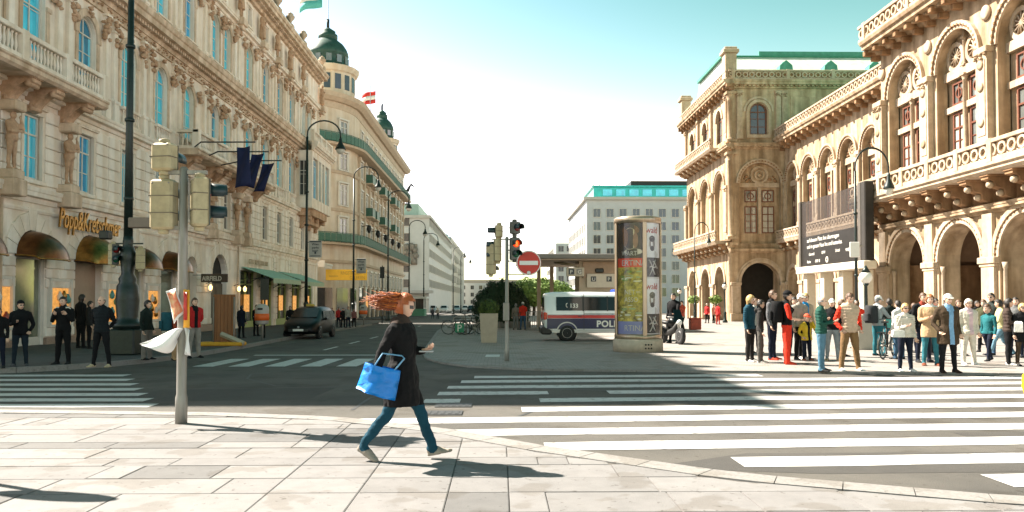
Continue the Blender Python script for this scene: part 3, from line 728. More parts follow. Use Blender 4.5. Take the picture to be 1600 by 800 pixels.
# shop interiors, glazing, showcases and bronze shell awnings
M_GOLD = mat('gilt_bronze', (.34,.19,.055), .36, .35, 5, .1, metal=1.0)
M_BROWN = mat('brown_bronze', (.14,.06,.02), .3, .35, 4, .1, metal=.8)
M_WARM = mat('lit_display', (.75,.33,.08), .6, .6, 7, emit=.12)
M_SHOPG = mat('shop_glass', (.22,.24,.17), .07, .35, .8, .0, metal=.25, spec=.8)
for i, (c, hw) in enumerate(gf):
    z1 = 3.1
    if i == 6 or i == 5:
        q = MB(M1); q.box((c-hw,.30,-.5),(c+hw,.36,z1+hw)); b1part('doorway', q, M_DARK if i == 6 else mat('pale_reveal', (.45,.38,.30), .8, .1, 4))
        if i == 6:
            for s in (-1,1):
                q = MB(M1); q.bbox((c+s*.62-.58,.22,-.4),(c+s*.62+.58,.28,2.6), .02)
                for zz in (.2,1.5): q.bbox((c+s*.62-.42,.20,zz),(c+s*.62+.42,.225,zz+.9), .02)
                q.build('door_leaf', mat('oak_dark', (.06,.04,.025), .5, .3, 6, stretch=(1,1,.1)), B1)
        continue
    if i == 2:
        q = MB(M1); q.box((c-hw,.22,-.5),(c+hw,.26,z1)); b1part('door_panel', q, mat('door_beige', (.34,.24,.17), .5, .08, 3))
    else:
        q = MB(M1); q.box((c-hw+.05,.16,.35),(c+hw-.05,.175,z1)); p_ = b1part('shop_window', q, M_SHOPG)
        q = MB(M1)
        for x in (c-hw, c+hw-.06): q.box((x,.10,-.4),(x+.06,.19,z1))
        q.box((c-hw,.10,z1-.07),(c+hw,.19,z1)); q.box((c-hw,.12,-.4),(c+hw,.20,.35)); q.build('frame', M_WHITE, p_)
    q = MB(M1); q.ext([(c-hw, z1)] + [(c - hw*cos(pi*t/10), 3.15 + hw*sin(pi*t/10)) for t in range(11)], .12, .10); b1part('fanlight', q, M_BROWN)
    # curved shell awning
    q = MB(M1); rg = []; n = 12; w2 = hw*1.06
    for t in range(7):
        ph = pi/2*t/6; rg.append([(c - w2*cos(pi*j/n)*(1 - .0*t), -.06 - 1.0*sin(ph)*(.75 + .25*sin(pi*j/n)), 3.0 + (w2*.95*sin(pi*j/n) + .12)*cos(ph)**.8) for j in range(n+1)])
    q.loft(rg, 0, True, close=False, cap=False)
    rim = [(rg[-1][j][0], rg[-1][j][1], rg[-1][j][2]) for j in range(n+1)]
    q.tube(rim, .035, 6, 1); q.tube([rg[t][0] for t in range(7)], .03, 6, 1); q.tube([rg[t][n] for t in range(7)], .03, 6, 1)
    b1part('shell_awning', q, [M_BROWN if i != 2 else M_GOLD, M_GOLD])
rd = random.Random(5)
for a, b in ((28.15,29.75),(32.15,33.85),(35.85,37.4),(24.7,26.2)):
    cx, wd = (a+b)/2, .62
    q = MB(M1); q.box((cx-wd,-.03,.75),(cx+wd,.02,2.3), 0); d_ = b1part('showcase', q, M_WARM)
    q = MB(M1); q.box((cx-wd-.09,-.14,.66),(cx-wd,.05,2.4)); q.box((cx+wd,-.14,.66),(cx+wd+.09,.05,2.4)); q.box((cx-wd,-.10,.66),(cx+wd,.05,.75)); q.box((cx-wd,-.10,2.3),(cx+wd,.05,2.4)); q.build('frame', M_WHITE, d_)
    for k in range(7):
        q = MB(M1); xx = cx + rd.uniform(-.5,.5); zz = rd.uniform(.8,1.7)
        q.lathe([(.02,0),(.09,.05),(.11,.18),(.05,.3),(.035,.36)], (xx, -.13, zz), 8); q.build('goods', rd.choice([M_GOLD, mat('goods_teal', (.06,.25,.24), .4, .3), mat('goods_red', (.35,.06,.03), .4, .3), M_WHITE]), d_)
# shop lettering in gold script
lt = lettering('Popp&Kretschmer', 1.0, M_GOLD, B1, (0,0,0), depth=.03, shear=.25, bold=.012, sx=.60)
lt.matrix_basis = M1 @ Matrix.Translation((28.35, -.30, 4.25)); lt.name = 'gold_script_lettering'
# fascia string course
mb = MB(M1); cornice(mb, Y0, Y1, 4.95, .5, .30); mb.mould(Y0, Y1, [(.02,4.62),(-.05,4.62),(-.08,4.70),(-.05,4.78),(.02,4.78)]); b1part('string_course', mb, M_STONE)
# --- mezzanine 5.4 .. 8.6 : rectangular windows between rusticated blocks
mb = MB(M1)
zb, zt = 5.42, 8.55
mez = [(24.0,Y0,25.4)] + [(c, edges[i], edges[i+1]) for i, c in enumerate(BAYS)]
for c, a, b in mez:
    if c in PAIR:
        m_ = c; mb.cell(a, m_, zb, zt, (c-1.05, .52, 5.75, 8.0, 0), .28); mb.cell(m_, b, zb, zt, (c+1.05, .52, 5.75, 8.0, 0), .28); ws = (c-1.05, c+1.05)
    else: mb.cell(a, b, zb, zt, (c, .56, 5.75, 8.0, 0), .28); ws = (c,)
    for wc in ws:
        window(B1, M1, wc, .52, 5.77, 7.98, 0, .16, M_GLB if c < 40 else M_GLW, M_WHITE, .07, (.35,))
        q = MB(M1); q.bbox((wc-.66,-.13,5.60),(wc+.66,.06,5.75), .02)
        for s in (-1,1): q.box((wc+s*.60-.07,-.05,5.76),(wc+s*.60+.07,.06,8.0))
        q.box((wc-.70,-.06,8.01),(wc+.70,.06,8.16)); cornice(q, wc-.76, wc+.76, 8.16, .16, .16); b1part('window_surround', q, M_STONE)
    xs_ = [a+.02] + [x for wc in ws for x in (wc-.72, wc+.72)] + [b-.02]
    for j in range(0, len(xs_), 2):
        p0, p1 = round(xs_[j],2), round(xs_[j+1],2)
        if p1 - p0 < .25: continue
        for k in range(6):
            z0 = 5.62 + k*.45
            if p1 - p0 > 1.5 and True:
                mdl = round((p0+p1)/2 + (.2 if k % 2 else -.2), 2); block(p0, mdl, z0, z0+.45); block(mdl, p1, z0, z0+.45)
            else: block(p0, p1, z0, z0+.45)
b1part('mezzanine_wall', mb)
mb = MB(M1); cornice(mb, Y0, Y1, 8.5, .42, .34, dent=.0); b1part('string_course', mb, M_STONE)
# --- piano nobile 8.9 .. 13.3 : arched windows, pilasters, carving
def noble(z_floor, z_sill, z_spr, hw, z_top, tag):
    mb = MB(M1)
    cells = [(24.0, Y0, 25.4)] + [(c, edges[i], edges[i+1]) for i, c in enumerate(BAYS)]
    for c, a, b in cells:
        offs = (-.95, .95) if c in PAIR else ((-.85,.85) if c == 24.0 else (0,))
        for o in offs:
            wc = c + o; aa = a if o == offs[0] else c; bb = b if o == offs[-1] else c
            h_ = hw*.9 if len(offs) > 1 else hw
            big = c in (24.0, 27.2)
            mb.cell(aa, bb, z_floor, z_top, (wc, h_, z_sill, z_spr + (h_ if big else 0), 0 if big else h_), .34)
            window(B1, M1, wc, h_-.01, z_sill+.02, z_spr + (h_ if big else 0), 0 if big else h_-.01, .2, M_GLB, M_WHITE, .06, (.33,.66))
            orn = MB(M1)
            if not big: orn.arcband(wc, z_spr, h_+.02, h_+.30, -.07, .02, 12)
            else: orn.box((wc-h_-.2,-.07,z_spr+h_+.02),(wc+h_+.2,.02,z_spr+h_+.25))
            for s in (-1,1): orn.box((wc+s*(h_+.16)-.14,-.08,z_spr-.16),(wc+s*(h_+.16)+.14,.02,z_spr)); orn.box((wc+s*(h_+.13)-.09,-.05,z_sill),(wc+s*(h_+.13)+.09,.02,z_spr-.16))
            ar = b1part('archivolt', orn, M_STONE_D)
            orn = MB(M1); relief(orn, wc, -.08, z_spr+h_+.22, .28, .4, .16, 7, int(wc*10))
            for s in (-1, 1): relief(orn, wc+s*(h_+.52), -.06, z_spr+h_*.75, .5, .8, .20, 12, int(wc*7)+s)
            kind(orn.build('carving', M_ORN, ar), 'stuff')
            bal = MB(M1); balustrade(bal, wc-h_-.1, wc+h_+.1, -.13, z_floor+.02, z_sill-z_floor-.06, .16, None, .17); kind(b1part('balustrade', bal, M_STONE), 'stuff')
    for x in [25.4] + edges[1:]:
        for s in (-.34, .34):
            if x + s > Y1: continue
            pil = MB(M1); pil.box((x+s-.2,-.20,z_floor),(x+s+.2,.02,z_sill-.02)); pil.bbox((x+s-.23,-.24,z_sill-.14),(x+s+.23,.02,z_sill), .02)
            pil.box((x+s-.15,-.14,z_sill),(x+s+.15,.02,z_top-.1)); pil.bbox((x+s-.20,-.2,z_top-.55),(x+s+.20,.02,z_top-.47), .02); pil.box((x+s-.22,-.22,z_top-.1),(x+s+.22,.02,z_top))
            pl = b1part('pilaster', pil)
            orn = MB(M1); relief(orn, x+s, -.13, z_top-.28, .34, .34, .16, 8, int(x*11)+int(s*10)); kind(orn.build('capital', M_ORN, pl), 'stuff')
    b1part('wall', mb)
noble(8.95, 9.85, 11.95, .66, 13.2, 'a')
mb = MB(M1); mb.box((Y0,-.10,13.2),(Y1,.02,13.55)); cornice(mb, Y0, Y1, 13.55, .85, .75, dent=.26); b1part('main_cornice', mb, M_STONE_D)
mb = MB(M1)
for i in range(int((Y1-Y0)/.5)): relief(mb, Y0+.3+i*.5, -.1, 13.37, .42, .22, .1, 4, i)
kind(b1part('frieze', mb, M_ORN), 'stuff')
noble(14.42, 15.05, 17.15, .62, 18.25, 'b')
mb = MB(M1); cornice(mb, Y0, Y1, 18.25, .42, .36); b1part('string_course', mb, M_STONE)
# attic with small windows and statues, roof cornice, parapet urns
mb = MB(M1)
st = [statue_mesh('standing', M_ORN, arms=('hip','down'), hem=.30), statue_mesh('robed', M_ORN, arms=('cross','down'), hem=.12)]
cells = [(24.0, Y0, 25.4)] + [(c, edges[i], edges[i+1]) for i, c in enumerate(BAYS)]
for c, a, b in cells:
    mb.cell(a, b, 18.68, 20.75, (c, .36, 19.25, 20.35, 0), .3); window(B1, M1, c, .35, 19.26, 20.34, 0, .16, M_GLD, M_WHITE, .05, ())
    q = MB(M1)
    for s in (-1,1): q.box((c+s*.46-.07,-.06,19.15),(c+s*.46+.07,.02,20.4))
    q.box((c-.6,-.09,20.4),(c+.6,.02,20.52)); q.box((c-.6,-.09,19.05),(c+.6,.02,19.16)); b1part('window_surround', q, M_STONE)
b1part('attic_wall', mb)
for i, x in enumerate([25.4] + edges[1:]):
    q = MB(M1); q.bbox((x-.42,-.62,18.3),(x+.42,.02,18.74), .03); console(q, x, .5, 0, 18.3, .5, .7); b1part('statue_pedestal', q, M_STONE_D)
    put('statue', st[i % 2], B1, M1, x, -.32, 18.74, 0.0, 1.02)
mb = MB(M1); cornice(mb, Y0, Y1, 20.75, .72, .95, dent=.42); 
b1part('roof_cornice', mb, M_STONE_D)
mb = MB(M1); balustrade(mb, Y0, Y1, -.30, 21.5, .75, .26, [x for x in edges[1:-1]], .26); kind(b1part('roof_balustrade', mb, M_STONE), 'stuff')
for x in [24, 27.2] + edges[1:]:
    q = MB(M1); q.bbox((x-.26,-.56,21.5),(x+.26,-.04,22.32), .02); q.lathe([(.1,0),(.22,.05),(.09,.15),(.11,.24),(.30,.5),(.33,.66),(.20,.74),(.24,.82),(.04,.98)], (x,-.3,22.32), 10); b1part('roof_urn', q, M_STONE_D)
q = MB(M1); q.ext([(Y0+.4,21.3),(Y1-.4,21.3),(Y1-3,24.2),(Y0+3,24.2)], 1.0, 22); b1part('roof', q, mat('roof_sheet', (.10,.11,.11), .6, .2, 3))
# balconies on consoles; caryatids below
def balcony(x0, x1, d, z, cons, ends=True):
    q = MB(M1); q.mould(x0, x1, [(.02,z),(-d*.92,z),(-d,z+.08),(-d,z+.2),(-d-.05,z+.24),(-d-.05,z+.30),(.02,z+.30)]); bp = b1part('balcony', q, M_STONE_D)
    q = MB(M1); n = max(2, int((x1-x0)/2.2)); ps = [x0+.2 + (x1-x0-.4)*i/n for i in range(n+1)]
    balustrade(q, x0+.05, x1-.05, -d+.16, z+.30, .95, .24, ps, .19)
    for xe in (x0+.2, x1-.2):
        T = q.M; q.M = T @ Matrix.Translation((xe, 0, 0)) @ Matrix.Rotation(R(-90), 4, 'Z'); balustrade(q, .05, d-.25, 0, z+.30, .95, .24, None, .19); q.M = T
    kind(q.build('balustrade', M_STONE, bp), 'stuff')
    for x in cons:
        q = MB(M1); console(q, x, .5, 0, z-.03, d*.85, .75); q.build('console', M_ORN, bp)
balcony(22.0, 29.9, 1.25, 8.78, (23.2, 25.6, 27.0, 29.0)); balcony(38.8, 52.2, 1.25, 8.78, (39.6, 42.7, 44.0, 46.8, 48.2, 51.3))
for x in (29.0, 25.6, 43.3, 47.5, 49.3):
    q = MB(M1); q.bbox((x-.36,-.62,4.98),(x+.36,.02,5.52), .03); q.bbox((x-.30,-.56,5.52),(x+.30,.02,5.82), .03); b1part('caryatid_pedestal', q, M_STONE_D); q = MB(M1); q.bbox((x-.3,-.6,7.72),(x+.3,.02,8.05), .04); b1part('caryatid_capital', q, M_STONE_D)
    put('caryatid', statue_mesh('caryatid', M_ORN, arms=('face','cross'), hem=.50, hairdo='bob'), B1, M1, x, -.3, 5.82, 0, 1.0)
# corner oriel
q = MB(M1); q.box((62.3,-1.25,8.95),(69.3,.02,9.75)); q.box((62.3,-1.25,13.0),(69.3,.02,13.5))
for x in (62.3, 64.3, 65.5, 66.7, 68.5): q.box((x,-1.25,9.75),(x+.42 if x != 68.5 else 69.3,.02,13.0))
cornice(q, 62.2, 69.4, 13.5, .7, .5, -1.25, .3); orl = b1part('oriel', q)
q = MB(M1); q.prism([(62.5,0),(69.1,0),(68.4,-1.1),(63.2,-1.1)], 8.4, 8.95); q.prism([(63.6,0),(68.0,0),(67.2,-.7),(64.4,-.7)], 7.8, 8.4); 
for x in (63.4, 65.8, 68.2): console(q, x, .45, 0, 8.4, .95, 1.0)
q.build('console', M_ORN, orl)
q = MB(M1); balustrade(q, 62.3, 69.3, -1.25, 14.2, .95, .22, [62.5,65.0,66.8,69.1], .2); kind(q.build('balustrade', M_STONE, orl), 'stuff')
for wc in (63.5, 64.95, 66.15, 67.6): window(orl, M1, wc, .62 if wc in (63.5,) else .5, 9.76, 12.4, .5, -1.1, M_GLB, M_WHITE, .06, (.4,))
Ms = M1 @ Matrix.Translation((62.28,0,0)) @ Matrix.Rotation(R(-90),4,'Z')      # side of the oriel towards the camera
window(orl, Ms, .62, .34, 9.9, 12.7, 0, -.02, M_GLD, M_WHITE, .05, (.33,.6))
# striped green awnings over the far shops, on folding arms
M_AWN = mat('awning_green', (.30,.52,.42), .8, .12, 4); M_AWNB = mat('awning_valance', (.42,.52,.36), .8, .1, 4)
for x0, x1 in ((49.2,56.0),(57.2,63.4)):
    q = MB(M1); q.loft([[(x0,-.1,3.72),(x0,-2.0,3.02),(x0,-2.0,2.98),(x0,-.1,3.68)],[(x1,-.1,3.72),(x1,-2.0,3.02),(x1,-2.0,2.98),(x1,-.1,3.68)]], 0, False)
    a = b1part('awning', q, M_AWN)
    q = MB(M1); n = 26
    for i in range(n):
        u0, u1 = x0 + (x1-x0)*i/n, x0 + (x1-x0)*(i+1)/n; q.box((u0,-2.03,2.70+.03*(i%2)),(u1-.01,-2.01,3.0))
    q.build('valance', M_AWNB, a)
    for x in (x0+.05, x1-.05, (x0+x1)/2):
        q = MB(M1); q.tube([(x,-.05,2.5),(x+.3,-1.0,3.05),(x,-1.95,2.95)], .025, 6); q.tube([(x,-.1,3.0),(x,-1.9,2.98)], .02, 6); q.build('folding_arm', M_BLACK, a)
for c, hw in sh:
    q = MB(M1); q.box((c-hw+.04,.22,.3),(c+hw-.04,.24,3.4)); p_ = b1part('shop_window', q, M_GLD)
    q = MB(M1); 
    for x in (c-hw, c-.06, c+hw-.1): q.box((x,.12,-.5),(x+.1,.26,3.45))
    q.box((c-hw,.12,2.6),(c+hw,.26,2.7)); q.box((c-hw,.1,-.5),(c+hw,.26,.3)); q.build('frame', mat('shop_green', (.30,.36,.10), .5, .1, 6), p_)
    q = MB(M1); q.box((c-.5,.06,.9),(c+.5,.10,2.0)); b1part('showcase', q, M_WARM)
lt = lettering('CAFE RESTAURANT', .42, M_STONE_D, B1, (0,0,0), depth=.03, sx=1.1); lt.matrix_basis = M1 @ Matrix.Translation((50.0,-.24,3.95))
# wall lanterns beside the portal
for x in (43.2, 47.9, 49.0):
    q = MB(M1); q.tube([(x,0,2.5),(x,-.25,2.6),(x,-.32,2.5)], .02, 6); lb = b1part('wall_lantern', q, M_BLACK)
    q = MB(M1); q.lathe([(.03,0),(.09,.05),(.11,.22),(.05,.30),(.02,.34)], (x,-.32,2.16), 8); q.build('lamp_globe', mat('lamp_globe_lit', (1,.62,.25), .4, 0, emit=.5), lb)
# rain downpipes
for x in (25.45, 48.4): q = MB(M1); q.tube([(x,-.1,.2),(x,-.1,4.9)], .05, 8); b1part('downpipe', q, M_STONE_D)
# shop sign over the portal
sg = empty('shop_sign'); thing(sg, 'dark hanging shop sign with pale AIRFIELD letters at the arched portal', 'sign')
a = AT(314,441,41.5); b = AT(356,428,41.5)
q = MB(); q.bbox((a.x,41.47,a.z),(b.x,41.55,b.z), .02); q.build('board', mat('sign_brown', (.07,.045,.03), .5, .1, 5), sg)
q = MB(); q.tube([(-16.0,41.51,b.z-.06),(a.x+.05,41.51,b.z-.06)], .02, 6); q.build('bracket', M_BLACK, sg)
lettering('AIRFIELD', .33, mat('sign_cream', (.62,.56,.44), .6, .05), sg, (a.x+.07, 41.462, a.z+.09), depth=.006, bold=.008, sx=(b.x-a.x-.14)/1.62)
# ------------------------------------------------------------------ grand hotel with corner drum and green domes
B2 = empty('grand_hotel'); thing(B2, 'pale hotel with rounded corner, green balcony rails and two green copper domes', 'building')
M_B2 = mat('hotel_stucco', (.68,.59,.48), .85, .08, 1.2, .15, bscale=20, streak=.12); M_B2D = mat('hotel_trim', (.52,.41,.30), .85, .12, 2, .2)
M_COPPER = mat('copper_patina', (.012,.045,.038), .6, .35, 2.5, .2, col2=(.03,.095,.075)); M_RAIL = mat('rail_green', (.04,.13,.09), .5, .15, 5)
# plan of the front: flat towards the camera, rounded corner, then down the street
R2, XC, YC = 8.0, -24.2, 90.0
plan = [(-60, 82), (-24.2, 82)] + [(XC + R2*sin(a), YC - R2*cos(a)) for a in [pi/2*i/10 for i in range(1, 11)]] + [(-16.2, 134)]
def ring_at(d):
    "plan offset outwards by d"
    return [(-60, 82-d), (-24.2, 82-d)] + [(XC + (R2+d)*sin(a), YC - (R2+d)*cos(a)) for a in [pi/2*i/10 for i in range(1, 11)]] + [(-16.2+d, 134+d)]
def band(name, z0, z1, d0, d1=None, m=None, par=B2):
    "course following the plan between two heights"
    d1 = d0 if d1 is None else d1; mb = MB(); a, b = ring_at(d0), ring_at(d1); c = ring_at(-.4); n = len(a)
    mb.loft([[(x,y,z0) for x,y in c],[(x,y,z0) for x,y in a],[(x,y,z1) for x,y in b],[(x,y,z1) for x,y in c]], 0, False, close=False)
    for i in range(0): pass
    return mb.build(name, m or M_B2D, par)
mb = MB(); pl = plan + [(-60,134)]; mb.prism(pl, -1.2, 23.7); mb.build('wall', M_B2, B2)
band('string_course', 5.7, 6.0, .25, .3); band('string_course', 11.3, 11.6, .15, .2); band('string_course', 15.4, 15.7, .15, .25)
band('main_cornice', 23.1, 23.45, .5, .95); band('main_cornice', 23.45, 23.9, .95, 1.1); band('main_cornice', 22.4, 23.08, .06, .2)
# continuous balconies
for z in (18.3, 7.6):
    band('balcony_slab', z, z+.22, 1.1, 1.2)
    mb = MB(); P_ = ring_at(1.08); 
    for i in range(1, len(P_)-1):
        a, b = Vector((*P_[i], 0)), Vector((*P_[i+1], 0)); L_ = (b-a).length; n = max(1, int(L_/.55))
        for h in (.12, 1.05): mb.tube([(a.x,a.y,z+.22+h),(b.x,b.y,z+.22+h)], .035, 4)
        for j in range(n): p = a + (b-a)*j/n; mb.box((p.x-.03,p.y-.03,z+.22),(p.x+.03,p.y+.03,z+1.27)); 
        for j in range(n):
            p, q = a + (b-a)*(j+.08)/n, a + (b-a)*(j+.92)/n; mb.quad((p.x,p.y,z+.36),(q.x,q.y,z+.36),(q.x,q.y,z+1.2),(p.x,p.y,z+1.2))
    kind(mb.build('balcony_rail', M_RAIL, B2), 'stuff')
def wall_frame(i):  pass
def b2win(x, y, ang, z0, z1, hw, lit=M_GLD):
    "window on the plan at a point whose outward direction has the given angle"
    M = Matrix.Translation((x, y, 0)) @ Matrix.Rotation(ang, 4, 'Z')
    g = MB(M); g.box((-hw,-.03,z0),(hw,.02,z1)); w_ = g.build('window', lit, B2)
    f = MB(M)
    for s in (-1,1): f.box((s*hw-.07,-.10,z0),(s*hw+.07,-.01,z1)); f.box((s*(hw+.16)-.09,-.14,z0-.1),(s*(hw+.16)+.09,.01,z1+.1))
    f.box((-hw,-.10,z1-.1),(hw,-.01,z1)); f.box((-.05,-.09,z0),(.05,-.01,z1)); f.box((-hw,-.09,z0+(z1-z0)*.68),(hw,-.01,z0+(z1-z0)*.68+.08)); f.box((-hw-.3,-.22,z1+.1),(hw+.3,.01,z1+.28)); f.box((-hw-.25,-.2,z0-.2),(hw+.25,.01,z0-.08))
    f.build('frame', M_WHITE, w_); return w_
LV = [(3.3,5.0),(8.2,10.6),(12.1,14.3),(15.95,17.7),(18.9,21.2)]
for li, (z0, z1) in enumerate(LV):
    if li: 
        b2win(-28.6, 82, 0, z0, z1, .6, M_GLW); b2win(-25.2, 82, 0, z0, z1, .7, M_GLW)
        for a in (.55, 1.1): b2win(XC + R2*sin(a), YC - R2*cos(a), a, z0, z1, .6, M_GLW)
    for k in range(12):
        b2win(-16.2, 92.6 + k*3.45, pi/2, z0, z1, .62, [M_GLD, M_GLW][k % 2])
for k in range(13):      # giant pilasters along the street front
    y = 90.8 + k*3.45; q = MB(); q.box((-16.3,y-.35,8.2),(-15.95,y+.35,18.1)); q.box((-16.3,y-.45,17.6),(-15.85,y+.45,18.1)); q.build('pilaster', M_B2D, B2)
for z in (11.6, 15.6):
    for k in (1,2,4,5,7,8):      # small green balconies
        y = 92.6 + k*3.45; q = MB(); q.box((-16.3,y-1.1,z),(-15.2,y+1.1,z+.16)); s_ = q.build('small_balcony', M_B2D, B2)
        q = MB(); q.box((-15.24,y-1.1,z+.16),(-15.2,y+1.1,z+1.15)); q.box((-16.2,y-1.1,z+.16),(-15.2,y-1.06,z+1.15)); q.build('rail', M_RAIL, s_)
for k in range(5):
    q = MB(); y = 93+k*6.9; q.tube([(-16.2,y,10.3),(-15.3,y,10.5)], .04, 6); q.lathe([(.05,.7),(.22,.6),(.3,.2),(.12,-.2),(.03,-.3)], (-15.3,y,9.8), 8); q.build('wall_lantern', M_BLACK, B2)
# attic setback with drum, then domes
def drum(cx, cy, r, z0, z1, zd, lantern, flag):
    q = MB(); n = 16; q.lathe([(r*1.02,z0),(r,z0+.2),(r,z1-.7),(r*1.08,z1-.6),(r*1.16,z1-.1),(r*1.16,z1)], (cx,cy,0), n, sm=False); t_ = q.build('corner_drum', M_B2, B2)
    for k in range(n):
        a = -pi/2 + 2*pi*(k+.5)/n + .0; 
        if sin(a) > .5: continue
        M = Matrix.Translation((cx + r*cos(a)*.985, cy + r*sin(a)*.985, 0)) @ Matrix.Rotation(a + pi/2, 4, 'Z')
        g = MB(M); g.box((-.34,-.03,z1-2.6),(.34,.05,z1-.95)); w_ = g.build('drum_window', M_GLD, t_)
    q = MB(); h = zd - z1; r0_ = r; r = r*.76
    q.lathe([(r*1.3,z1),(r*1.06,z1+.25),(r*.98,z1+.3),(r*.95,z1+h*.45),(r*1.0,z1+h*.47),(r*.98,z1+h*.55),(r*.90,z1+h*.68),(r*.74,z1+h*.83),(r*.52,z1+h*.94),(r*.42,zd),(r*.46,zd+.05),(r*.46,zd+.5),(r*.36,zd+.6),(r*.36,zd+.9),(r*.1,zd+1.3),(.05,zd+1.4)], (cx,cy,0), 24); d_ = q.build('copper_dome', M_COPPER, B2)
    for k in range(12):
        a = 2*pi*(k+.5)/12; M = Matrix.Translation((cx + r*.96*cos(a), cy + r*.96*sin(a), 0)) @ Matrix.Rotation(a + pi/2, 4, 'Z'); g = MB(M); g.box((-.30,-.08,z1+.6),(.30,.2,z1+h*.40)); g.build('dome_window', M_GLW, d_)
    q = MB(); q.lathe([(.16,0),(.16,1.1),(.05,1.15),(.04,lantern)], (cx,cy,zd+1.2), 8); q.build('flagpole', M_BLACK, d_)
drum(-19.3, 88.6, 3.05, 23.4, 27.4, 31.0, 5.0, False)
drum(-18.9, 127.0, 2.5, 23.4, 27.4, 31.0, 4.6, True)
q = MB(); rg = ring_at(-2.5); q.prism(rg + [(-60,131)], 23.7, 25.2); q.build('attic', mat('attic_grey', (.42,.38,.32), .8, .1, 2), B2)
def flag(name, x, y, z, w_, h, cols, label):
    t = empty(name); thing(t, label, 'flag')
    for i, (c, nm) in enumerate(cols):
        q = MB(); n = 10; zz0, zz1 = z - h*(i+1)/len(cols), z - h*i/len(cols); vs = []
        for j in range(n+1):
            u = j/n; yy = .18*sin(u*7)*u; dz = -.35*u*u*h - .06*sin(u*6)
            vs += [(x - w_*u, y+yy, zz0+dz), (x - w_*u, y+yy, zz1+dz)]
        fs = [(2*j,2*j+2,2*j+3,2*j+1) for j in range(n)]; q.add(vs, fs, 0, True); o = q.build('stripe', c, t)
        o.modifiers.new('t','SOLIDIFY').thickness = .01
    return t
M_RED = mat('flag_red', (.55,.03,.02), .8, .1); M_FW = mat('flag_white', (.7,.7,.68), .8, .05); M_FT = mat('flag_teal', (.10,.45,.42), .8, .1)
a = AT(587,142,127); flag('flag', a.x, 127, a.z, 2.2, 2.0, [(M_RED,''),(M_FW,''),(M_RED,'')], 'small red and white flag flying from a mast above the hotel roof')
a = AT(505,-14,90); flag('flag', a.x-.1, 90, a.z, 2.6, 1.9, [(M_FW,''),(M_FT,'')], 'white and teal flag cut by the top edge above the corner dome')
for px, yt, yy, nm in ((579,133,124,'mast'),(618,215,131,'mast')):
    t_ = AT(px, yt, yy); q = MB(); q.tube([(t_.x,yy,23.5),(t_.x,yy,t_.z)], .05, 6); q.build('flagpole', M_BLACK, B2)
# street level: dark shopfront, glass canopy and yellow sign
for k in range(5):
    q = MB(); x0 = -33 + k*2.05; q.box((x0+.12,81.9,-.4),(x0+1.95,81.98,3.2)); w_ = q.build('shop_window', M_GLD, B2)
    q = MB(); q.box((x0-.1,81.8,-.4),(x0+.1,82,3.5)); q.build('frame', M_BLACK, w_)
for k in range(11):
    y = 91.5 + k*3.45; q = MB(); q.box((-16.25,y,-.5),(-16.12,y+2.5,3.2)); w_ = q.build('shop_window', M_GLD, B2)
    q = MB(); q.box((-16.2,y+2.55,-.7),(-15.95,y+3.4,3.4)); q.build('pier', M_B2D, B2)
    if k % 2: q = MB(); q.box((-16.1,y+.4,.8),(-16.05,y+2.1,2.2)); q.build('display', M_WARM, w_)
for k in range(5):
    a0, a1 = pi/2*k/5 + .04, pi/2*(k+1)/5 - .04; q = MB(); r_ = R2 + .06
    q.loft([[(XC + r_*sin(a), YC - r_*cos(a), -.6),(XC + r_*sin(a), YC - r_*cos(a), 3.0)] for a in (a0, (a0+a1)/2, a1)], 0, False, close=False, cap=False); q.build('shop_window', M_GLD, B2)
cn = empty('glass_canopy'); thing(cn, 'white framed glass canopy over the entrance at the hotel corner', 'canopy')
q = MB(); q.box((-33,78.2,5.15),(-17.2,82.0,5.35)); q.box((-33,78.1,4.95),(-17.2,78.2,5.6)); q.build('roof_panel', mat('canopy_white', (.62,.58,.50), .5, .1, 3), cn)
for k in range(9):
    q = MB(); x = -32.6+k*1.9; q.box((x,78.2,4.9),(x+.1,82,5.14)); q.build('beam', M_WHITE, cn)
q = MB(); q.tube([(-19,78.3,5.3),(-19,82,7.2)], .04, 6); q.tube([(-27,78.3,5.3),(-27,82,7.2)], .04, 6); kind(q.build('tie_rod', M_WHITE, cn), 'stuff')
ys = empty('shop_sign'); thing(ys, 'long yellow banner sign with lettering above the dark corner shopfront', 'sign')
a, b = AT(509,438,81), AT(574,421,81)
q = MB(); q.bbox((a.x,80.9,a.z),(b.x,81.05,b.z), .02); q.build('board', mat('sign_yellow', (.80,.46,.02), .5, .06, 3), ys)
wq = b.x-a.x; M_LETT = mat('sign_tan', (.42,.25,.03), .6, 0)
lettering('RINGSTRASSEN', .5, M_LETT, ys, (a.x+wq*.36, 80.89, a.z+.58), depth=.004, sx=.62); lettering('GALERIEN', .5, M_LETT, ys, (a.x+wq*.58, 80.89, a.z+.1), depth=.004, sx=.68)
q = MB(); q.box((a.x+wq*.08,80.88,a.z+.4),(a.x+wq*.3,80.9,a.z+.46)); q.build('rule', M_LETT, ys)
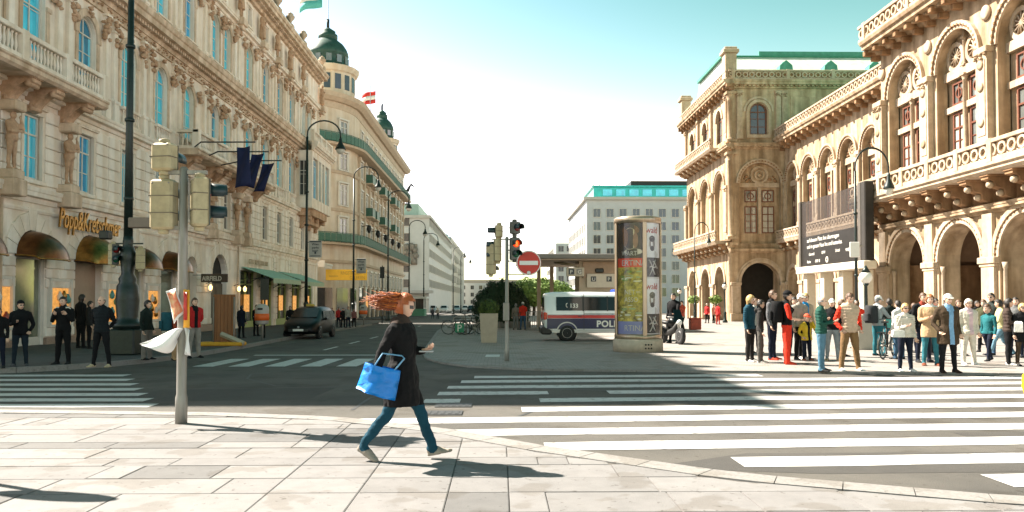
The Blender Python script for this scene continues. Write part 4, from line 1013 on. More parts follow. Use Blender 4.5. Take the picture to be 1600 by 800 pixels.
# ------------------------------------------------------------------ plain blocks further down the street
def block_building(name, label, x0, x1, y0, y1, z1, m, front=None, side=None, gl=M_GLD, fr=M_WHITE, wz=1.5, ww=.6, sidex=None, base=-2.5, z_first=4.5, cat='building'):
    t = empty(name); thing(t, label, cat); q = MB(); q.box((x0,y0,base),(x1,y1,z1)); q.build('wall', m, t)
    me = MB(); me.box((-ww,-.06,0),(ww,.03,wz)); wm = None
    def add(M, nx, pitch, off, nz, fl):
        nonlocal wm
        for i in range(nx):
            for j in range(nz):
                T = M @ Matrix.Translation((off + i*pitch, 0, z_first + j*fl))
                if wm is None:
                    q = MB(); q.box((-ww,.0,0),(ww,.03,wz)); o = q.build('window', gl, t); f = MB(); f.box((-ww-.1,-.12,-.12),(ww+.1,.0,0)); f.box((-ww-.1,-.1,wz),(ww+.1,0,wz+.1)); f.box((-ww-.1,-.1,0),(-ww,0,wz)); f.box((ww,-.1,0),(ww+.1,0,wz)); f.box((-.03,-.04,0),(.03,-.002,wz)); c = f.build('frame', fr, o); wm = (o.data, c.data); 
                else: o = obj('window', wm[0], t); c = obj('frame', wm[1], o)
                o.matrix_basis = T @ Matrix.Translation((0,-.03,0))
    if front: add(Matrix.Translation((x0, y0, 0)), *front)
    if side:
        right = sidex == 'right'
        add(Matrix.Translation((x1 if right else x0, y0 if right else y1, 0)) @ Matrix.Rotation(R(90 if right else -90), 4, 'Z'), *side)
    return t
M_B3 = mat('white_render', (.60,.60,.57), .85, .05, .6, .05); M_B4 = mat('cream_render', (.55,.52,.46), .85, .06, .6)
B3 = block_building('office_block', 'plain white corner block with a small sculpture on its roof down the street', -34, -15.1, 170, 250, 19.6, M_B3, (4,4.0,1.4,5,3.3), (20,3.9,2,5,3.3), sidex='right', wz=1.7, ww=1.3)
q = MB(); q.box((-34,171,19.6),(-17.5,248,22.6)); q.build('penthouse', mat('penthouse_green', (.34,.48,.42), .6, .1, 1), B3); q = MB(); q.box((-34.3,169.4,19.4),(-14.7,250,20.0)); q.build('parapet', M_B4, B3)
q = MB(); q.box((-34,166.5,3.2),(-14,170,3.8)); q.build('canopy', mat('canopy_grey', (.4,.4,.38), .6, .1), B3)
q = MB(); q.bbox((-20.5,169.7,9.3),(-17.6,170,13.8), .1); relief(q, -19, 169.8, 11.5, 2.6, 4.2, .5, 24, 4); kind(q.build('wall_relief', mat('relief_bronze', (.25,.22,.18), .7, .3, 2), B3), 'stuff')
rs_ = empty('roof_sculpture', (-20.3,171,22.6)); thing(rs_, 'dark openwork horse sculpture standing on the white block roof', 'sculpture')
q = MB(); q.tube([(-1.2,0,0),(-.9,0,1.6),(-.5,0,2.6)], [.08,.12,.3], 6); q.tube([(.3,0,0),(.2,0,1.4),(.1,0,2.4)], [.08,.12,.3], 6); q.tube([(-.8,0,2.4),(-.2,0,2.7),(.5,0,2.6)], [.35,.45,.4], 8); q.tube([(.4,0,2.7),(.9,0,3.8),(1.2,0,4.2),(1.9,0,3.7)], [.35,.28,.25,.12], 8); q.tube([(-.8,0,2.6),(-1.5,0,2.0)], [.1,.03], 5); q.build('figure', M_BLACK, rs_); q = MB(); q.box((-1.6,-.6,-.15),(1.0,.6,.05)); q.build('base', M_BLACK, rs_)
B4 = block_building('town_house', 'tall cream house with balconies and turquoise dormer beyond the white block', -34, -15.3, 252, 345, 22, M_B4, None, (18,4.2,2,5,3.6), sidex='right', wz=2.0, ww=.9)
q = MB(); q.ext([(-20,17),(-15.2,17),(-15.2,20.5),(-16.5,22.8),(-18.7,22.8),(-20,20.5)], 251.2, 252); q.build('gable', mat('gable_teal', (.03,.28,.33), .5, .2, 1), B4)
for k in range(5):
    q = MB(); y = 256+k*9; q.box((-15.3,y,7.5+3.6*(k%3)),(-14.0,y+5,7.8+3.6*(k%3))); q.box((-14.1,y,7.8+3.6*(k%3)),(-14.0,y+5,8.9+3.6*(k%3))); q.build('balcony', M_B4, B4)
block_building('end_house', 'pale low house closing the far end of the street', -22, -2, 352, 380, 9.5, M_B3, (5,3.8,2.4,3,3.2), None, wz=1.7, ww=.7, z_first=.3)
block_building('end_house', 'grey low house right of centre at the far end of the street', -1, 14, 365, 390, 8.0, M_B4, (4,3.6,2.2,2,3.2), None, wz=1.7, ww=.7, z_first=.3)
block_building('end_house', 'long grey-brown house behind the end of the street', -40, 30, 430, 450, 13.0, mat('far_tan', (.40,.34,.28), .9, .1, .4), (14,4.6,4,2,3.6), None, wz=1.7, ww=.8, z_first=4.0)
# blocks to the right of the street
M_OFF = mat('office_white', (.56,.57,.57), .8, .05, .6); M_TEAL = mat('teal_glass', (.02,.36,.34), .2, .2, .7, metal=.4)
x0 = 18.9; B5 = block_building('office_block', 'large white office block with square windows and turquoise glass top floor', 18.9, 48, 170, 214, 23.4, M_OFF, (7,2.83,2.2,7,2.85), (11,3.7,2.4,6,2.85), gl=glass('glass_office', (.02,.05,.07), .08, .1), sidex='left', wz=1.75, ww=.75, z_first=2.6)
q = MB(); q.box((18.2,169.3,23.4),(48.2,214,24.0)); q.build('parapet', M_B4, B5); q = MB(); q.box((20.6,171.5,24.0),(48,212,26.4)); q.build('glass_storey', M_TEAL, B5)
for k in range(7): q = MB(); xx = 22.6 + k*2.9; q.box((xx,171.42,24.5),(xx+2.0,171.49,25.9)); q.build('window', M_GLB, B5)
q = MB(); q.box((20.2,171.0,26.4),(48,212,26.7)); q.build('roof_edge', M_TEAL, B5); q = MB(); q.box((29,173,26.7),(46,205,28.0)); q.build('plant_room', M_BLACK, B5)
for xx, zz in ((20.8,29.0),(22.2,29.0),(26.0,30.2),(29.7,29.4)): q = MB(); q.tube([(xx,174,26.7),(xx,174,zz)], .06, 5); q.build('antenna', M_BLACK, B5)
block_building('office_block', 'grey stepped block half hidden behind the station canopy', 17.6, 24, 245, 290, 19.5, M_B3, (2,2.6,1.6,5,3.1), (9,4,3,5,3.1), sidex='left', wz=1.7, ww=.8)
# wooded hill and roofs far beyond
q = MB(); n = 40
for i in range(n):
    pass
xs = frange(-260, 400, n); rr = random.Random(8); hts = [9 + 5*sin(i*.35) + rr.uniform(-1,1) for i in range(n+1)]
q.loft([[(x, 900, -3) for x in xs], [(x, 930, h) for x, h in zip(xs, hts)], [(x, 1100, h*1.5) for x, h in zip(xs, hts)]], 0, True, close=False, cap=False)
kind(q.build('hills', mat('hill_wood', (.16,.22,.18), .9, .2, .03)), 'structure')
# ------------------------------------------------------------------ opera house on the right
OP = empty('opera_house'); thing(OP, 'honey coloured opera house with arcades, balconies, round-arched windows and green roof', 'building')
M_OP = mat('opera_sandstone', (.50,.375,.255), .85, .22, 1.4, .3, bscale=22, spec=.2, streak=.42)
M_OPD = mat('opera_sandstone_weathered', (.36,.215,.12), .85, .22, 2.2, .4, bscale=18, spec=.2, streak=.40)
M_OPI = mat('passage_stone_shaded', (.15,.09,.052), .9, .2, 2, .2)  # sandstone darkened so the arcade shade is in its colour
M_OPL = mat('opera_trim_pale', (.49,.395,.30), .85, .18, 3, .25, bscale=25, spec=.2, streak=.15)
M_RW = mat('window_red_brown', (.16,.055,.03), .5, .2, 8); M_OGL = glass('glass_opera', (.22,.24,.23), .07, .45); M_OGC = mat('curtain_cream', (.42,.40,.34), .5, .2, 6, stretch=(6,6,.5), spec=.8)
M_OPR = mat('roof_zinc_pale', (.52,.58,.50), .5, .2, 1.5, stretch=(1,1,.2)); M_OPG = mat('roof_copper_green', (.03,.20,.14), .55, .3, 2, col2=(.06,.30,.21))
def op(name, mb, m=None): return mb.build(name, m or M_OP, OP)
def op_pair(M, xc, z0, z1, zt0, zt1, off, hw, y, par=None):
    "pair of tall casements with small square lights above them"
    for s in (-1, 1):
        window(par or OP, M, xc+s*off, hw, z0, z1, 0, y, M_OGL if (int(xc*10)+s) % 3 else M_OGC, M_RW, .09, (.2,.45), trans=True, dep=.07)
        w_ = window(par or OP, M, xc+s*off, hw, zt0, zt1, 0, y, M_OGL, M_RW, .09, (), trans=False, dep=.07, name='upper_light')
        q = MB(M); q.arcband(xc+s*off, (zt0+zt1)/2, hw*.42, hw*.55, y-.06, y, 12, 0, 2*pi); q.build('roundel', M_RW, w_)
def bay_arch(M, x0, x1, xc, hw, z0, zspr, ztop, y=0.0, deep=.5, filled=True, wheel=True, pairs=None):
    "one storey bay with a round arched recess, tympanum and pilasters"
    mb = MB(M); mb.cell(x0, x1, z0, ztop, (xc, hw, z0, zspr, hw), deep, y, 14)
    b = op('bay_wall', mb)
    q = MB(M); q.arcband(xc, zspr, hw-.02, hw+.16, y-.10, y+.02, 16); q.arcband(xc, zspr, hw+.17, hw+.36, y-.18, y+.02, 16); q.build('archivolt', M_OPL, b)
    q = MB(M)
    for i in range(22):      # bead moulding
        a = pi*(i+.5)/22; q.box((xc+(hw+.16)*cos(a)-.05, y-.20, zspr+(hw+.16)*sin(a)-.05), (xc+(hw+.16)*cos(a)+.05, y-.10, zspr+(hw+.16)*sin(a)+.05))
    kind(q.build('bead_moulding', M_OPD, b), 'stuff')
    q = MB(M); n = 14; q.ext([(xc - (hw-.01)*cos(pi*t/n), zspr + (hw-.01)*sin(pi*t/n)) for t in range(n+1)], y+deep-.02, y+deep+.1); ty = q.build('tympanum', M_OP, b)
    if wheel == 2:
        for s in (-1,1):
            q = MB(M); q.arcband(xc+s*hw*.45, zspr+hw*.36, hw*.30, hw*.42, y+deep-.16, y+deep, 14, 0, 2*pi)
            for t in range(6): a = pi*t/6; c_, s_ = cos(a)*hw*.3, sin(a)*hw*.3; q.tube([(xc+s*hw*.45-c_, y+deep-.1, zspr+hw*.36-s_),(xc+s*hw*.45+c_, y+deep-.1, zspr+hw*.36+s_)], .04, 4)
            q.build('rose_tracery', M_OPL, ty); q = MB(M); q.lathe([(hw*.30,0),(hw*.30,.02)], (xc+s*hw*.45, y+deep-.05, zspr+hw*.36), 16, axis='y'); q.build('rose_glass', M_OPD, ty)
        q = MB(M); column(q, xc, y+deep-.14, zspr, zspr+hw*.8, .09, 8); q.box((xc-.07,y+deep-.2,zspr+hw*.8),(xc+.07,y+deep,zspr+hw)); q.build('tympanum_shaft', M_OPL, ty)
    elif wheel:
        q = MB(M); q.arcband(xc, zspr+hw*.42, hw*.34, hw*.44, y+deep-.14, y+deep, 16, 0, 2*pi); q.arcband(xc, zspr+hw*.42, hw*.18, hw*.24, y+deep-.12, y+deep, 12, 0, 2*pi); q.lathe([(hw*.12,0),(hw*.06,-.14)], (xc,y+deep,zspr+hw*.42), 10, axis='y'); q.build('medallion', M_OPL, ty)
        q = MB(M)
        for s in (-1,1): relief(q, xc+s*hw*.62, y+deep, zspr+hw*.22, hw*.4, hw*.3, .14, 9, int(xc*9)+s)
        kind(q.build('carving', M_OPD, ty), 'stuff')
    return b
def pier_pilaster(M, x, y, z0, z1, w_, d=.22, zs=()):
    q = MB(M); q.box((x-w_*.62,y-d*1.25,z0),(x+w_*.62,y+.02,z0+.5)); q.box((x-w_/2,y-d,z0+.5),(x+w_/2,y+.02,z1-.3)); 
    q.bbox((x-w_*.6,y-d*1.3,z1-.3),(x+w_*.6,y+.02,z1), .03); q.box((x-w_*.34,y-d-.03,z0+.8),(x+w_*.34,y-d+.01,z1-.6)); p = op('pilaster', q, M_OPL)
    q = MB(M); relief(q, x, y-d, z1-.42, w_*1.05, .3, .14, 9, int(x*13))
    for zc in zs: q.lathe([(w_*.26,.0),(w_*.26,-.05),(w_*.12,-.07)], (x,y-d-.02,zc), 12, axis='y')
    kind(q.build('capital', M_OP, p), 'stuff')
def pierced(M, x0, x1, y, z, h, wid=.2, posts=(), name='balcony_parapet', m=None):
    "parapet of pierced circles between posts"
    q = MB(M); q.box((x0,y-wid/2,z),(x1,y+wid/2,z+h*.2)); q.bbox((x0-.03,y-wid*.65,z+h*.82),(x1+.03,y+wid*.65,z+h), .02); q.box((x0,y+wid*.1,z+h*.2),(x1,y+wid*.3,z+h*.82), 1)
    for p in posts: q.bbox((p-.16,y-wid*.7,z-.01),(p+.16,y+wid*.7,z+h+.04), .02)
    k = max(1, int((x1-x0)/.62)); st = (x1-x0)/k
    for i in range(k):
        xc = x0 + st*(i+.5); r = h*.30
        q.arcband(xc, z+h*.51, r*.62, r, y-wid*.4, y+wid*.3, 8, pi/4, pi/4+2*pi); q.tube([(xc-st*.5,y,z+h*.2),(xc-st*.12,y,z+h*.42)], .04, 4, sm=False); q.tube([(xc+st*.5,y,z+h*.82),(xc+st*.12,y,z+h*.6)], .04, 4, sm=False); q.tube([(xc+st*.5,y,z+h*.2),(xc+st*.12,y,z+h*.42)], .04, 4, sm=False); q.tube([(xc-st*.5,y,z+h*.82),(xc-st*.12,y,z+h*.6)], .04, 4, sm=False)
    return kind(q.build(name, [m or M_OPL, M_OPD], OP), 'stuff')
def corbel(M, x, y, z1, d, h, w_=.5):
    "stepped bracket with a lion-head boss"
    q = MB(M); q.mould(x-w_/2, x+w_/2, [(y+.02,z1),(y-d,z1),(y-d,z1-h*.2),(y-d*.78,z1-h*.28),(y-d*.72,z1-h*.5),(y-d*.42,z1-h*.6),(y-d*.38,z1-h*.86),(y-d*.12,z1-h),(y+.02,z1-h)])
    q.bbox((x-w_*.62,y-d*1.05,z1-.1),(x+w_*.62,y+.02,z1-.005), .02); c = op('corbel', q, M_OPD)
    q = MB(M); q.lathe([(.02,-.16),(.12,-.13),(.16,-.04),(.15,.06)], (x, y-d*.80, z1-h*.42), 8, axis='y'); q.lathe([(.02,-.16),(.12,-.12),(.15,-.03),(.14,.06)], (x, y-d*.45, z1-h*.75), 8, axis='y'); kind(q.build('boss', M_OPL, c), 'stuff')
def dent_cornice(M, x0, x1, z, h, d, y=0.0, step=.35, brackets=0, name='cornice', m=None):
    q = MB(M); cornice(q, x0, x1, z, h, d, y, step); c = op(name, q, m or M_OP)
    if brackets:
        k = int((x1-x0)/brackets)
        for i in range(k+1):
            x = x0 + (x1-x0)*i/k; g = MB(M); g.bbox((x-.14,y-d*.75,z-.05),(x+.14,y+.02,z+h*.36), .03); g.bbox((x-.12,y-d*.4,z-.32),(x+.12,y+.02,z-.05), .03); g.build('bracket', M_OPD, c)
    return c
# ---- near loggia (facade plane X = 22, local x = -Y)
ML = frame_m(22, 0, -90)
lx = lambda Y: -Y
bays = [(-44.7,-39.85),(-39.85,-35.0),(-35.0,-30.15),(-30.15,-25.3)]
for i, (a, b) in enumerate(bays):
    c = (a+b)/2; hw = 1.78
    mb = MB(ML); mb.cell(a, b, -.6, 5.55, (c, hw, -.6, 3.55, hw), 1.1, 0, 16); w_ = op('arcade_wall', mb)
    q = MB(ML); q.arcband(c, 3.55, hw-.02, hw+.18, -.08, .02, 18); q.arcband(c, 3.55, hw+.2, hw+.42, -.14, .02, 18); q.build('archivolt', M_OPL, w_)
    q = MB(ML)
    for t in range(24): an = pi*(t+.5)/24; q.lathe([(.02,-.06),(.06,-.03),(.07,.02)], (c+(hw+.19)*cos(an), -.10, 3.55+(hw+.19)*sin(an)), 6, axis='y')
    kind(q.build('bead_moulding', M_OPD, w_), 'stuff')
    for s in (-1,1):
        q = MB(ML); xx = c+s*(hw-.13); q.lathe([(.12,-.5),(.12,-.1),(.09,.0),(.085,3.0),(.11,3.05),(.14,3.3)], (xx,.16,0), 10); q.build('shaft', M_OPL, w_)
    # inner arcade wall and vault
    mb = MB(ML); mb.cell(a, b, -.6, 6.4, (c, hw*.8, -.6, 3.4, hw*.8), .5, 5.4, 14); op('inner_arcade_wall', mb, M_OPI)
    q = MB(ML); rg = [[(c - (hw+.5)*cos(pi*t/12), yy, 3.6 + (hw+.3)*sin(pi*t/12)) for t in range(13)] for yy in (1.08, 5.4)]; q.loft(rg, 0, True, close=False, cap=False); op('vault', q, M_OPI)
    bay_arch(ML, a, b, c, 1.72, 7.2, 12.95, 15.75, 0, .55, True, 2)
    mb = MB(ML); mb.box((c-1.75,.62,7.3),(c+1.75,.8,13.0)); op('window_wall', mb, M_OP)
    op_pair(ML, c, 8.35, 10.85, 11.25, 12.35, .72, .50, .58)
    q = MB(ML); column(q, c, .42, 8.3, 12.55, .13, 10); q.box((c-1.7,.36,12.5),(c+1.7,.62,12.95)); q.box((c-1.7,.40,10.9),(c+1.7,.62,11.2)); op('mullion_shaft', q, M_OPL)
for i, x in enumerate([b[0] for b in bays] + [bays[-1][1]]):
    q = MB(ML); q.bbox((x-.62,-.26,3.25),(x+.62,.6,3.55), .03); q.bbox((x-.56,-.2,3.12),(x+.56,.6,3.25), .02); q.box((x-.46,-.16,-.5),(x+.46,.02,3.12)); q.bbox((x-.56,-.26,-.5),(x+.56,.02,.5), .03); q.box((x-.36,-.16,3.55),(x+.36,.02,5.5)); op('pier', q, M_OPL)
    pier_pilaster(ML, x, 0, 8.2, 13.0, .82, .30, (9.6, 11.2, 12.2)); q = MB(ML); q.lathe([(.34,0),(.34,-.08),(.20,-.12)], (x,-.02,14.6), 14, axis='y'); op('roundel', q, M_OPL)
X0, X1 = -45.6, -25.3
dent_cornice(ML, X0+.9, X1, 5.5, .4, .35, 0, .0); 
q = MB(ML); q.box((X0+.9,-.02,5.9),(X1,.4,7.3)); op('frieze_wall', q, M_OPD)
for i in range(int((X1-X0)/1.6)+1): corbel(ML, X0+1.05+i*1.6, 0, 7.0, 1.25, 1.05)
q = MB(ML); q.mould(X0-.3, X1, [(.02,6.98),(-1.3,6.98),(-1.45,7.1),(-1.45,7.24),(-1.55,7.28),(-1.55,7.4),(.02,7.4)]); op('balcony_slab', q, M_OPL)
pierced(ML, X0-.2, X1, -1.4, 7.4, .95, .22, [x for b in bays for x in b[:1]] + [(a+b)/2 for a, b in bays])
dent_cornice(ML, X0+.6, X1, 15.75, .75, 1.25, 0, .4, 1.15); pierced(ML, X0+.2, X1, -.95, 16.55, 1.0, .25, [x for b in bays for x in b[:1]])
# far return of the loggia (faces the street's far end) and flank towards the camera side stay plain
q = MB(ML); q.box((-44.7,.8,6.4),(-24,14,16.0)); q.box((-44.9,.0,5.9),(-44.7,10,16.2)); op('loggia_core', q, M_OP)
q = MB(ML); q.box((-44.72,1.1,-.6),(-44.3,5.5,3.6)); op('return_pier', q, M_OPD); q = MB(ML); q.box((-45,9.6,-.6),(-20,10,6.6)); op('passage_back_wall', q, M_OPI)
# ---- middle wing (plane X = 27)
MM = frame_m(27, 0, -90)
mb = [(-74 + i*3.86, -74 + (i+1)*3.86) for i in range(8)]
for i, (a, b) in enumerate(mb):
    c = (a+b)/2
    if a > -47: continue
    q = MB(MM); q.cell(a, b, -.7, 6.3, (c, 1.3, -.7, 3.4, 1.3), .9, 0, 12); w_ = op('arcade_wall', q)
    q = MB(MM); q.arcband(c, 3.4, 1.3, 1.62, -.1, .02, 14); q.build('archivolt', M_OPL, w_); q = MB(MM); q.bbox((a-.55,-.2,3.1),(a+.55,.3,3.4), .03); q.box((a-.4,-.12,-.6),(a+.4,.02,3.1)); op('pier', q, M_OPL)
    bay_arch(MM, a, b, c, 1.38, 7.2, 12.8, 15.4, 0, .45)
    q = MB(MM); q.box((c-1.4,.5,7.2),(c+1.4,.7,12.9)); op('window_wall', q); op_pair(MM, c, 8.3, 10.4, 10.8, 11.9, .58, .42, .47); q = MB(MM); q.box((c-1.38,.3,12.3),(c+1.38,.5,12.8)); q.box((c-.12,.3,8.2),(c+.12,.5,12.3)); op('mullion_shaft', q, M_OPL)
    pier_pilaster(MM, a, 0, 8.2, 12.85, .6, .2)
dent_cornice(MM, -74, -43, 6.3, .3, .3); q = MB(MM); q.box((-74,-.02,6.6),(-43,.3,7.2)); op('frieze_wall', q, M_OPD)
for i in range(16): corbel(MM, -73.4+i*1.93, 0, 7.05, .8, .8, .4)
q = MB(MM); q.mould(-74, -43, [(.02,7.0),(-.85,7.0),(-.95,7.25),(.02,7.3)]); op('balcony_slab', q, M_OPL); pierced(MM, -74, -43, -.85, 7.28, .9, .2)
q = MB(MM); q.box((-74,0,15.4),(-43,.6,16.1)); op('upper_frieze', q); dent_cornice(MM, -74, -43, 16.1, .8, 1.2, 0, .0, 1.28); pierced(MM, -74, -43, -.9, 16.92, .9, .22)
q = MB(MM); q.box((-74,.7,6.3),(-43,14,16.6)); q.box((-74,3.5,-.7),(-43,4,6.4)); op('wing_core', q)
q = MB(MM); q.mould(-74, -43, [(.3,16.7),(1.2,17.2),(7,20.6),(12,20.6),(12,16.7)]); op('wing_roof', q, M_OPG)
for x in (-66, -58, -50): 
    q = MB(MM); q.lathe([(.45,-.2),(.5,0),(.42,.1)], (x,1.6,18.5), 12, axis='y'); q.ext([(x-.6,17.6),(x+.6,17.6),(x+.5,18.6),(x,19.1),(x-.5,18.6)], 1.7, 3.4); op('roof_dormer', q, M_OPG)
# ---- corner pavilion: street side X = 22, Y 74..92, camera side Y = 74
MS = frame_m(22, 0, -90); MF = frame_m(22, 74, 0)
sb = [(-92.0,-86.4),(-86.4,-81.0),(-81.0,-75.6)]
for a, b in sb:
    c = (a+b)/2
    q = MB(MS); q.cell(a, b, -1, 6.2, (c, 1.7, -1, 3.3, 1.7), 1.0, 0, 12); w_ = op('arcade_wall', q); q = MB(MS); q.arcband(c, 3.3, 1.7, 2.05, -.12, .02, 14); q.build('archivolt', M_OPL, w_); q = MB(MS); q.bbox((a-.7,-.25,3.0),(a+.7,.3,3.3), .03); q.box((a-.5,-.18,-.8),(a+.5,.02,3.0)); op('pier', q, M_OPL)
    bay_arch(MS, a, b, c, 1.75, 7.2, 12.6, 16.0, 0, .5); q = MB(MS); q.box((c-1.75,.55,7.2),(c+1.75,.75,12.7)); op('window_wall', q); op_pair(MS, c, 8.2, 10.6, 11.0, 12.0, .7, .48, .52)
    q = MB(MS); q.cell(a, b, 16.4, 21.7, (c, .95, 17.3, 19.6, .95), .5, 0, 12); op('upper_wall', q); window(OP, MS, c, .93, 17.3, 19.6, .93, .3, M_OGL, M_RW, .1, (.4,)); q = MB(MS); q.arcband(c, 19.6, 1.0, 1.3, -.12, .02, 14); op('archivolt', q, M_OPL)
for x in (-92, -86.4, -81, -75.6): pier_pilaster(MS, x, 0, 8.2, 12.7, .8, .25); pier_pilaster(MS, x, 0, 17.0, 21.5, .7, .22)
q = MB(MS); q.box((-75.6,-.02,-1),(-73.96,.62,21.7)); op('corner_pier', q)
for z in (-.8, 7.4, 16.6): 
    q = MB(MS); h_ = (7.4 if z < 0 else (16.0 if z < 10 else 21.6)) - z; column(q, -74.25, -.05, z, z + h_*.96, .34, 12); op('corner_column', q, M_OP)
dent_cornice(MS, -92.6, -73.6, 6.1, .35, .35)
for i in range(11): corbel(MS, -91.8+i*1.7, 0, 7.0, 1.2, .9)
q = MB(MS); q.mould(-92.8, -74.6, [(.02,6.98),(-1.4,6.98),(-1.6,7.3),(.02,7.35)]); op('balcony_slab', q, M_OPL); pierced(MS, -92.6, -74.7, -1.4, 7.33, 1.0)
dent_cornice(MS, -92.6, -73.6, 15.9, .5, .7, 0, .3)
for i in range(9): corbel(MS, -91.4+i*1.7, 0, 16.4, 1.1, .6, .35)
q = MB(MS); q.mould(-92.8, -77.0, [(.02,16.38),(-1.2,16.38),(-1.35,16.6),(.02,16.65)]); op('balcony_slab', q, M_OPL); pierced(MS, -92.6, -77.2, -1.2, 16.63, 1.0)
dent_cornice(MS, -93, -73.2, 21.7, .7, 1.0, 0, .4, 1.2); pierced(MS, -92.6, -73.6, -.6, 22.42, .95)
# camera side
q = MB(MF); q.cell(0.0, 6.0, -1, 6.2, (2.6, 1.85, -1, 3.35, 1.85), 1.0, 0, 16); w_ = op('arcade_wall', q); q = MB(MF); q.arcband(2.6, 3.35, 1.85, 2.1, -.14, .02, 18); q.arcband(2.6, 3.35, 2.12, 2.3, -.08, .02, 18); q.build('archivolt', M_OPL, w_)
for x in (.25, 4.95): q = MB(MF); q.bbox((x-.5,-.25,3.05),(x+.5,.3,3.35), .03); q.box((x-.4,-.16,-.8),(x+.4,.02,3.05)); q.bbox((x-.55,-.3,-.8),(x+.55,.02,.4), .03); op('pier', q, M_OPL)
bay_arch(MF, .2, 5.0, 2.65, 1.95, 7.0, 12.7, 16.0, 0, .35); q = MB(MF); q.box((.6,.4,7.0),(4.7,.6,12.8)); op('window_wall', q); op_pair(MF, 2.65, 8.0, 10.55, 10.95, 12.1, .82, .58, .38); q = MB(MF); q.box((2.5,.2,7.9),(2.8,.42,12.4)); q.box((.75,.2,12.35),(4.55,.42,12.75)); op('mullion_shaft', q, M_OPL)
dent_cornice(MF, -.3, 5.2, 6.1, .4, .3); dent_cornice(MF, -.3, 14, 15.95, .55, .4)
q = MB(MF); q.box((0,0,6.45),(5.2,.3,7.0)); op('frieze_wall', q)
q = MB(MF); q.cell(0, 5.3, 16.4, 21.7, (2.55, .82, 17.35, 19.5, .82), .45, 0, 14); q.box((5.3,0,16.4),(14,.5,21.7)); op('upper_wall', q, M_OP)
window(OP, MF, 2.55, .8, 17.35, 19.5, .8, .28, M_GLD, M_RW, .1, (.35,.7), dep=.08)
q = MB(MF); q.arcband(2.55, 19.5, .9, 1.15, -.12, .02, 16); q.arcband(2.55, 19.5, 1.25, 1.45, -.07, .02, 16); q.box((1.4,-.1,17.0),(3.7,.02,17.3)); 
for s in (-1,1): q.box((2.55+s*1.05-.14,-.1,17.3),(2.55+s*1.05+.14,.02,19.5))
op('archivolt', q, M_OPL)
for x in (.7, 4.4, 5.0): pier_pilaster(MF, x, 0, 16.9, 21.5, .5, .15)
for x0_, x1_ in ((5.6, 9.2), (9.6, 13.6)): q = MB(MF); q.box((x0_,-.06,17.6),(x1_,.02,20.9)); q.box((x0_+.15,-.10,17.75),(x1_-.15,-.05,20.75)); op('wall_panel', q, M_OP)
dent_cornice(MF, -.6, 14, 21.7, .7, .7, 0, .4); pierced(MF, -.4, 14, -.4, 22.42, .95, .22, (0, 5.2, 9.5))
for x, y in ((0, -74.2), (0, -92)):
    q = MB(MS); q.bbox((y-.55,-.7,22.4),(y+.55,.4,25.0), .05); q.bbox((y-.75,-.9,25.0),(y+.75,.6,25.35), .05); q.bbox((y-.6,-.75,25.35),(y+.6,.45,25.6), .05); op('roof_pier', q, M_OPL)
q = MB(MF); q.box((.4,.5,6.2),(14,17.6,22.3)); q.box((6,1,-1),(14,17,6.3)); op('pavilion_core', q)
q = MB(MF); q.mould(.8, 24, [(.6,22.4),(5.5,26.5),(15,26.5),(17.6,22.4)]); op('pavilion_roof', q, M_OPR); q = MB(MF); q.box((4.4,5.3,26.45),(24,5.5,26.95)); 
op('roof_cresting', q, M_OPG); q = MB(MF); q.mould(.5, 24, [(5.3,26.3),(5.1,26.45),(5.6,26.62),(15,26.6),(15,26.3)]); op('roof_ridge', q, M_OPG)
for x in (6.0, 10.4, 14.8): q = MB(MF); q.lathe([(.5,-.25),(.55,0),(.4,.1)], (x,2.4,24.5), 12, axis='y'); q.ext([(x-.75,23.4),(x+.75,23.4),(x+.6,24.6),(x,25.1),(x-.6,24.6)], 2.1, 4.0); op('roof_dormer', q, M_OPG)
# dark passage doors and lamps inside the arcades
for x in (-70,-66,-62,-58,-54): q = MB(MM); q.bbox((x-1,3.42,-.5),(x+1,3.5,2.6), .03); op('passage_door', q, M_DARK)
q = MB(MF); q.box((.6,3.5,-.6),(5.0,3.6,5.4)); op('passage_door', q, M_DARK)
# ------------------------------------------------------------------ street furniture
M_LAMP = mat('lamp_green_black', (.012,.022,.020), .42, .3, 10, .1, metal=.2); M_GALV = mat('galvanised', (.30,.29,.27), .5, .25, 9, .1, metal=.3, stretch=(1,1,.15), streak=.2)
M_CREAM = mat('signal_cream', (.50,.43,.27), .6, .18, 7, .1, streak=.25); M_VIS = mat('visor_dark', (.012,.03,.035), .4, .1); M_SIGG = mat('signal_housing', (.10,.10,.085), .5, .15, 6)
M_SIGNB = mat('sign_back', (.28,.28,.27), .5, .1, 8, metal=.3); M_REDP = mat('paint_red', (.52,.025,.015), .45, .06, 6); M_WHP = mat('paint_white', (.72,.72,.70), .5, .04, 6)
def base_z(p): return p.z
